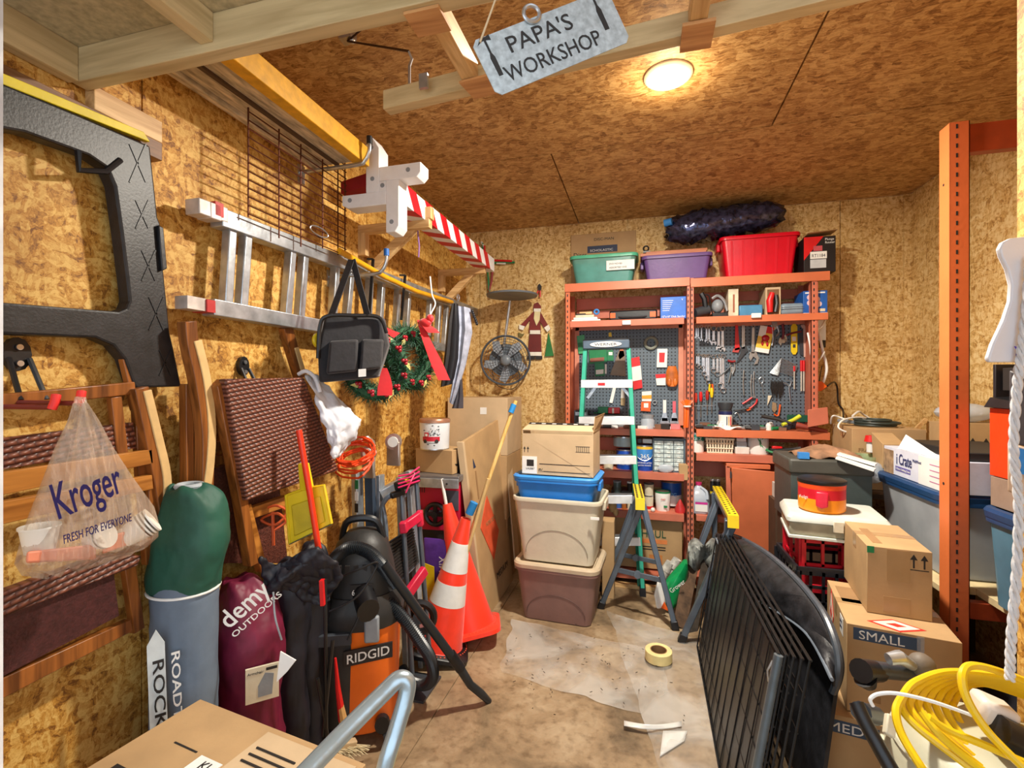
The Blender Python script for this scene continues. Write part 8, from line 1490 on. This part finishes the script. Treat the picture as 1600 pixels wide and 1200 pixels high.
# beige hard case with yellow cord
T = thing('beige_container', 'large beige ribbed plastic hose reel cart in the lower right', 'hose reel', (.665, 1.22, 0)); BG = mat('beige_hard', (186, 184, 160), .42, var=.08, scale=5)
cx, cy = .70, 1.20; zt_ = .73
M = fr(cx, cy, 0, 12)
prof = [(0, .20), (.3, .24), (.5, .27), (.60, .275), (.655, .25), (.69, .19), (.70, .10), (.702, .03)]
P(T, 'shell', MB(M).loft([[(r_ * math.cos(a) * (1 + .0 * k), r_ * 1.05 * math.sin(a), z) for k, a in enumerate([j * 2 * math.pi / 40 for j in range(40)])] for z, r_ in [(0, .16)] + [(z * 1.04, r_ * .70) for z, r_ in prof]]), BG)
for z, r_ in ((.685, .172), (.64, .188), (.52, .192)): P(T, 'ridge', MB(M).tube([(r_ * math.cos(a), r_ * 1.05 * math.sin(a), z) for a in [j * 2 * math.pi / 40 for j in range(40)]], .007, 6, True), mat('beige_ridge', (206, 204, 182), .42))
P(T, 'crank_handle', MB().tube(spl([PT(1338, 1098, 1.02), PT(1350, 1125, 1.0), PT(1372, 1165, .97), PT(1400, 1215, .94)]), .014, 10), BLACK); P(T, 'crank_axle', MB().tube([PT(1345, 1112, 1.03), PT(1368, 1118, 1.1)], .02, 10), DARK)
P(T, 'latch', MB().bar(PT(1392, 1118, 1.02), PT(1388, 1150, 1.0), .02, .014, (0, 1, 0)), CREAM, bevel=.003)
P(T, 'top_bar', MB().tube([PT(1368, 1046, 1.18), PT(1440, 1054, 1.22)], .019, 10), DARK); P(T, 'end_cap', MB().cyl(PT(1345, 1048, 1.16), PT(1372, 1049, 1.19), .027, .024), BLACK); P(T, 'cap_skirt', MB().cyl(PT(1352, 1060, 1.16), PT(1360, 1072, 1.16), .026, .014), BLACK)
P(T, 'release_lever', MB().tube([PT(1388, 1030, 1.17), PT(1405, 1027, 1.17), PT(1425, 1040, 1.19)], [.014, .017, .012], 10), ALU); P(T, 'knob', MB().sph(PT(1440, 1040, 1.2), (.03, .03, .03)), mat('dusty', (110, 100, 88), .6))
S('white_cable', 'thin white cable arching over the beige container', 'cable', MB().tube(spl([PT(1364, 1103, .95), PT(1360, 1092, .95), PT(1374, 1084, .95), PT(1405, 1084, .94), PT(1460, 1097, .93), PT(1525, 1120, .92)]), .0035, 8), WHITE)
T = thing('yellow_cable_coil', 'thick coil of yellow extension cord on the beige container', 'cord', PT(1500, 1110, 1.05)); YC = mat('cord_yellow', (236, 196, 22), .35, var=.05)
def loop(pts, k=8): P(T, 'cord', MB().tube(spl(pts, k), .0075, 8), YC)
for i in range(7):
    o_ = i * 8; tt = 1.0 + .012 * i
    loop([PT(1412 + o_ * 1.6, 1085 + o_ * .3, tt), PT(1430 + o_ * 1.5, 1066 + o_ * .25, tt + .03), PT(1480 + o_, 1050 + i * 3, tt + .06), PT(1560, 1056 + i * 3, tt + .05), PT(1640, 1078 + i * 4, tt + .02)])
    loop([PT(1412 + o_ * 1.6, 1085 + o_ * .3, tt), PT(1408 + o_ * 1.7, 1105, tt - .02), PT(1432 + o_ * 1.5, 1135, tt - .05), PT(1490 + o_, 1180 - i, tt - .09), PT(1570 + o_, 1240, tt - .13)])
loop([PT(1412, 1085, .99), PT(1400, 1110, .96), PT(1410, 1150, .93), PT(1450, 1215, .88)]); loop([PT(1640, 1080, 1.0), PT(1570, 1052, .99), PT(1522, 1040, .97), PT(1504, 1052, .95), PT(1510, 1090, .93), PT(1545, 1145, .90), PT(1610, 1210, .86)])
loop([PT(1450, 1120, .93), PT(1480, 1140, .92), PT(1540, 1165, .9), PT(1620, 1200, .88)]); loop([PT(1440, 1112, .94), PT(1470, 1150, .91), PT(1530, 1200, .88), PT(1570, 1230, .86)])
T = thing('plug_box', 'white and black plug end under the yellow cord at the right edge', 'plug', PT(1560, 1120, 1.0)); P(T, 'white_body', MB().bar(PT(1520, 1098, .98), PT(1580, 1125, .96), .06, .05), mat('plug_cream', (226, 214, 200), .4), bevel=.012); P(T, 'black_grip', MB().tube([PT(1560, 1140, .93), PT(1610, 1165, .92)], .028, 10), BLACK)
S('steel_ring', 'grey lid edge peeking between crate and MEDIUM box', 'lid', MB().torus(V((.48, 1.52, .3)), (0, 0, 1), .03, .008), DARK) if 0 else None
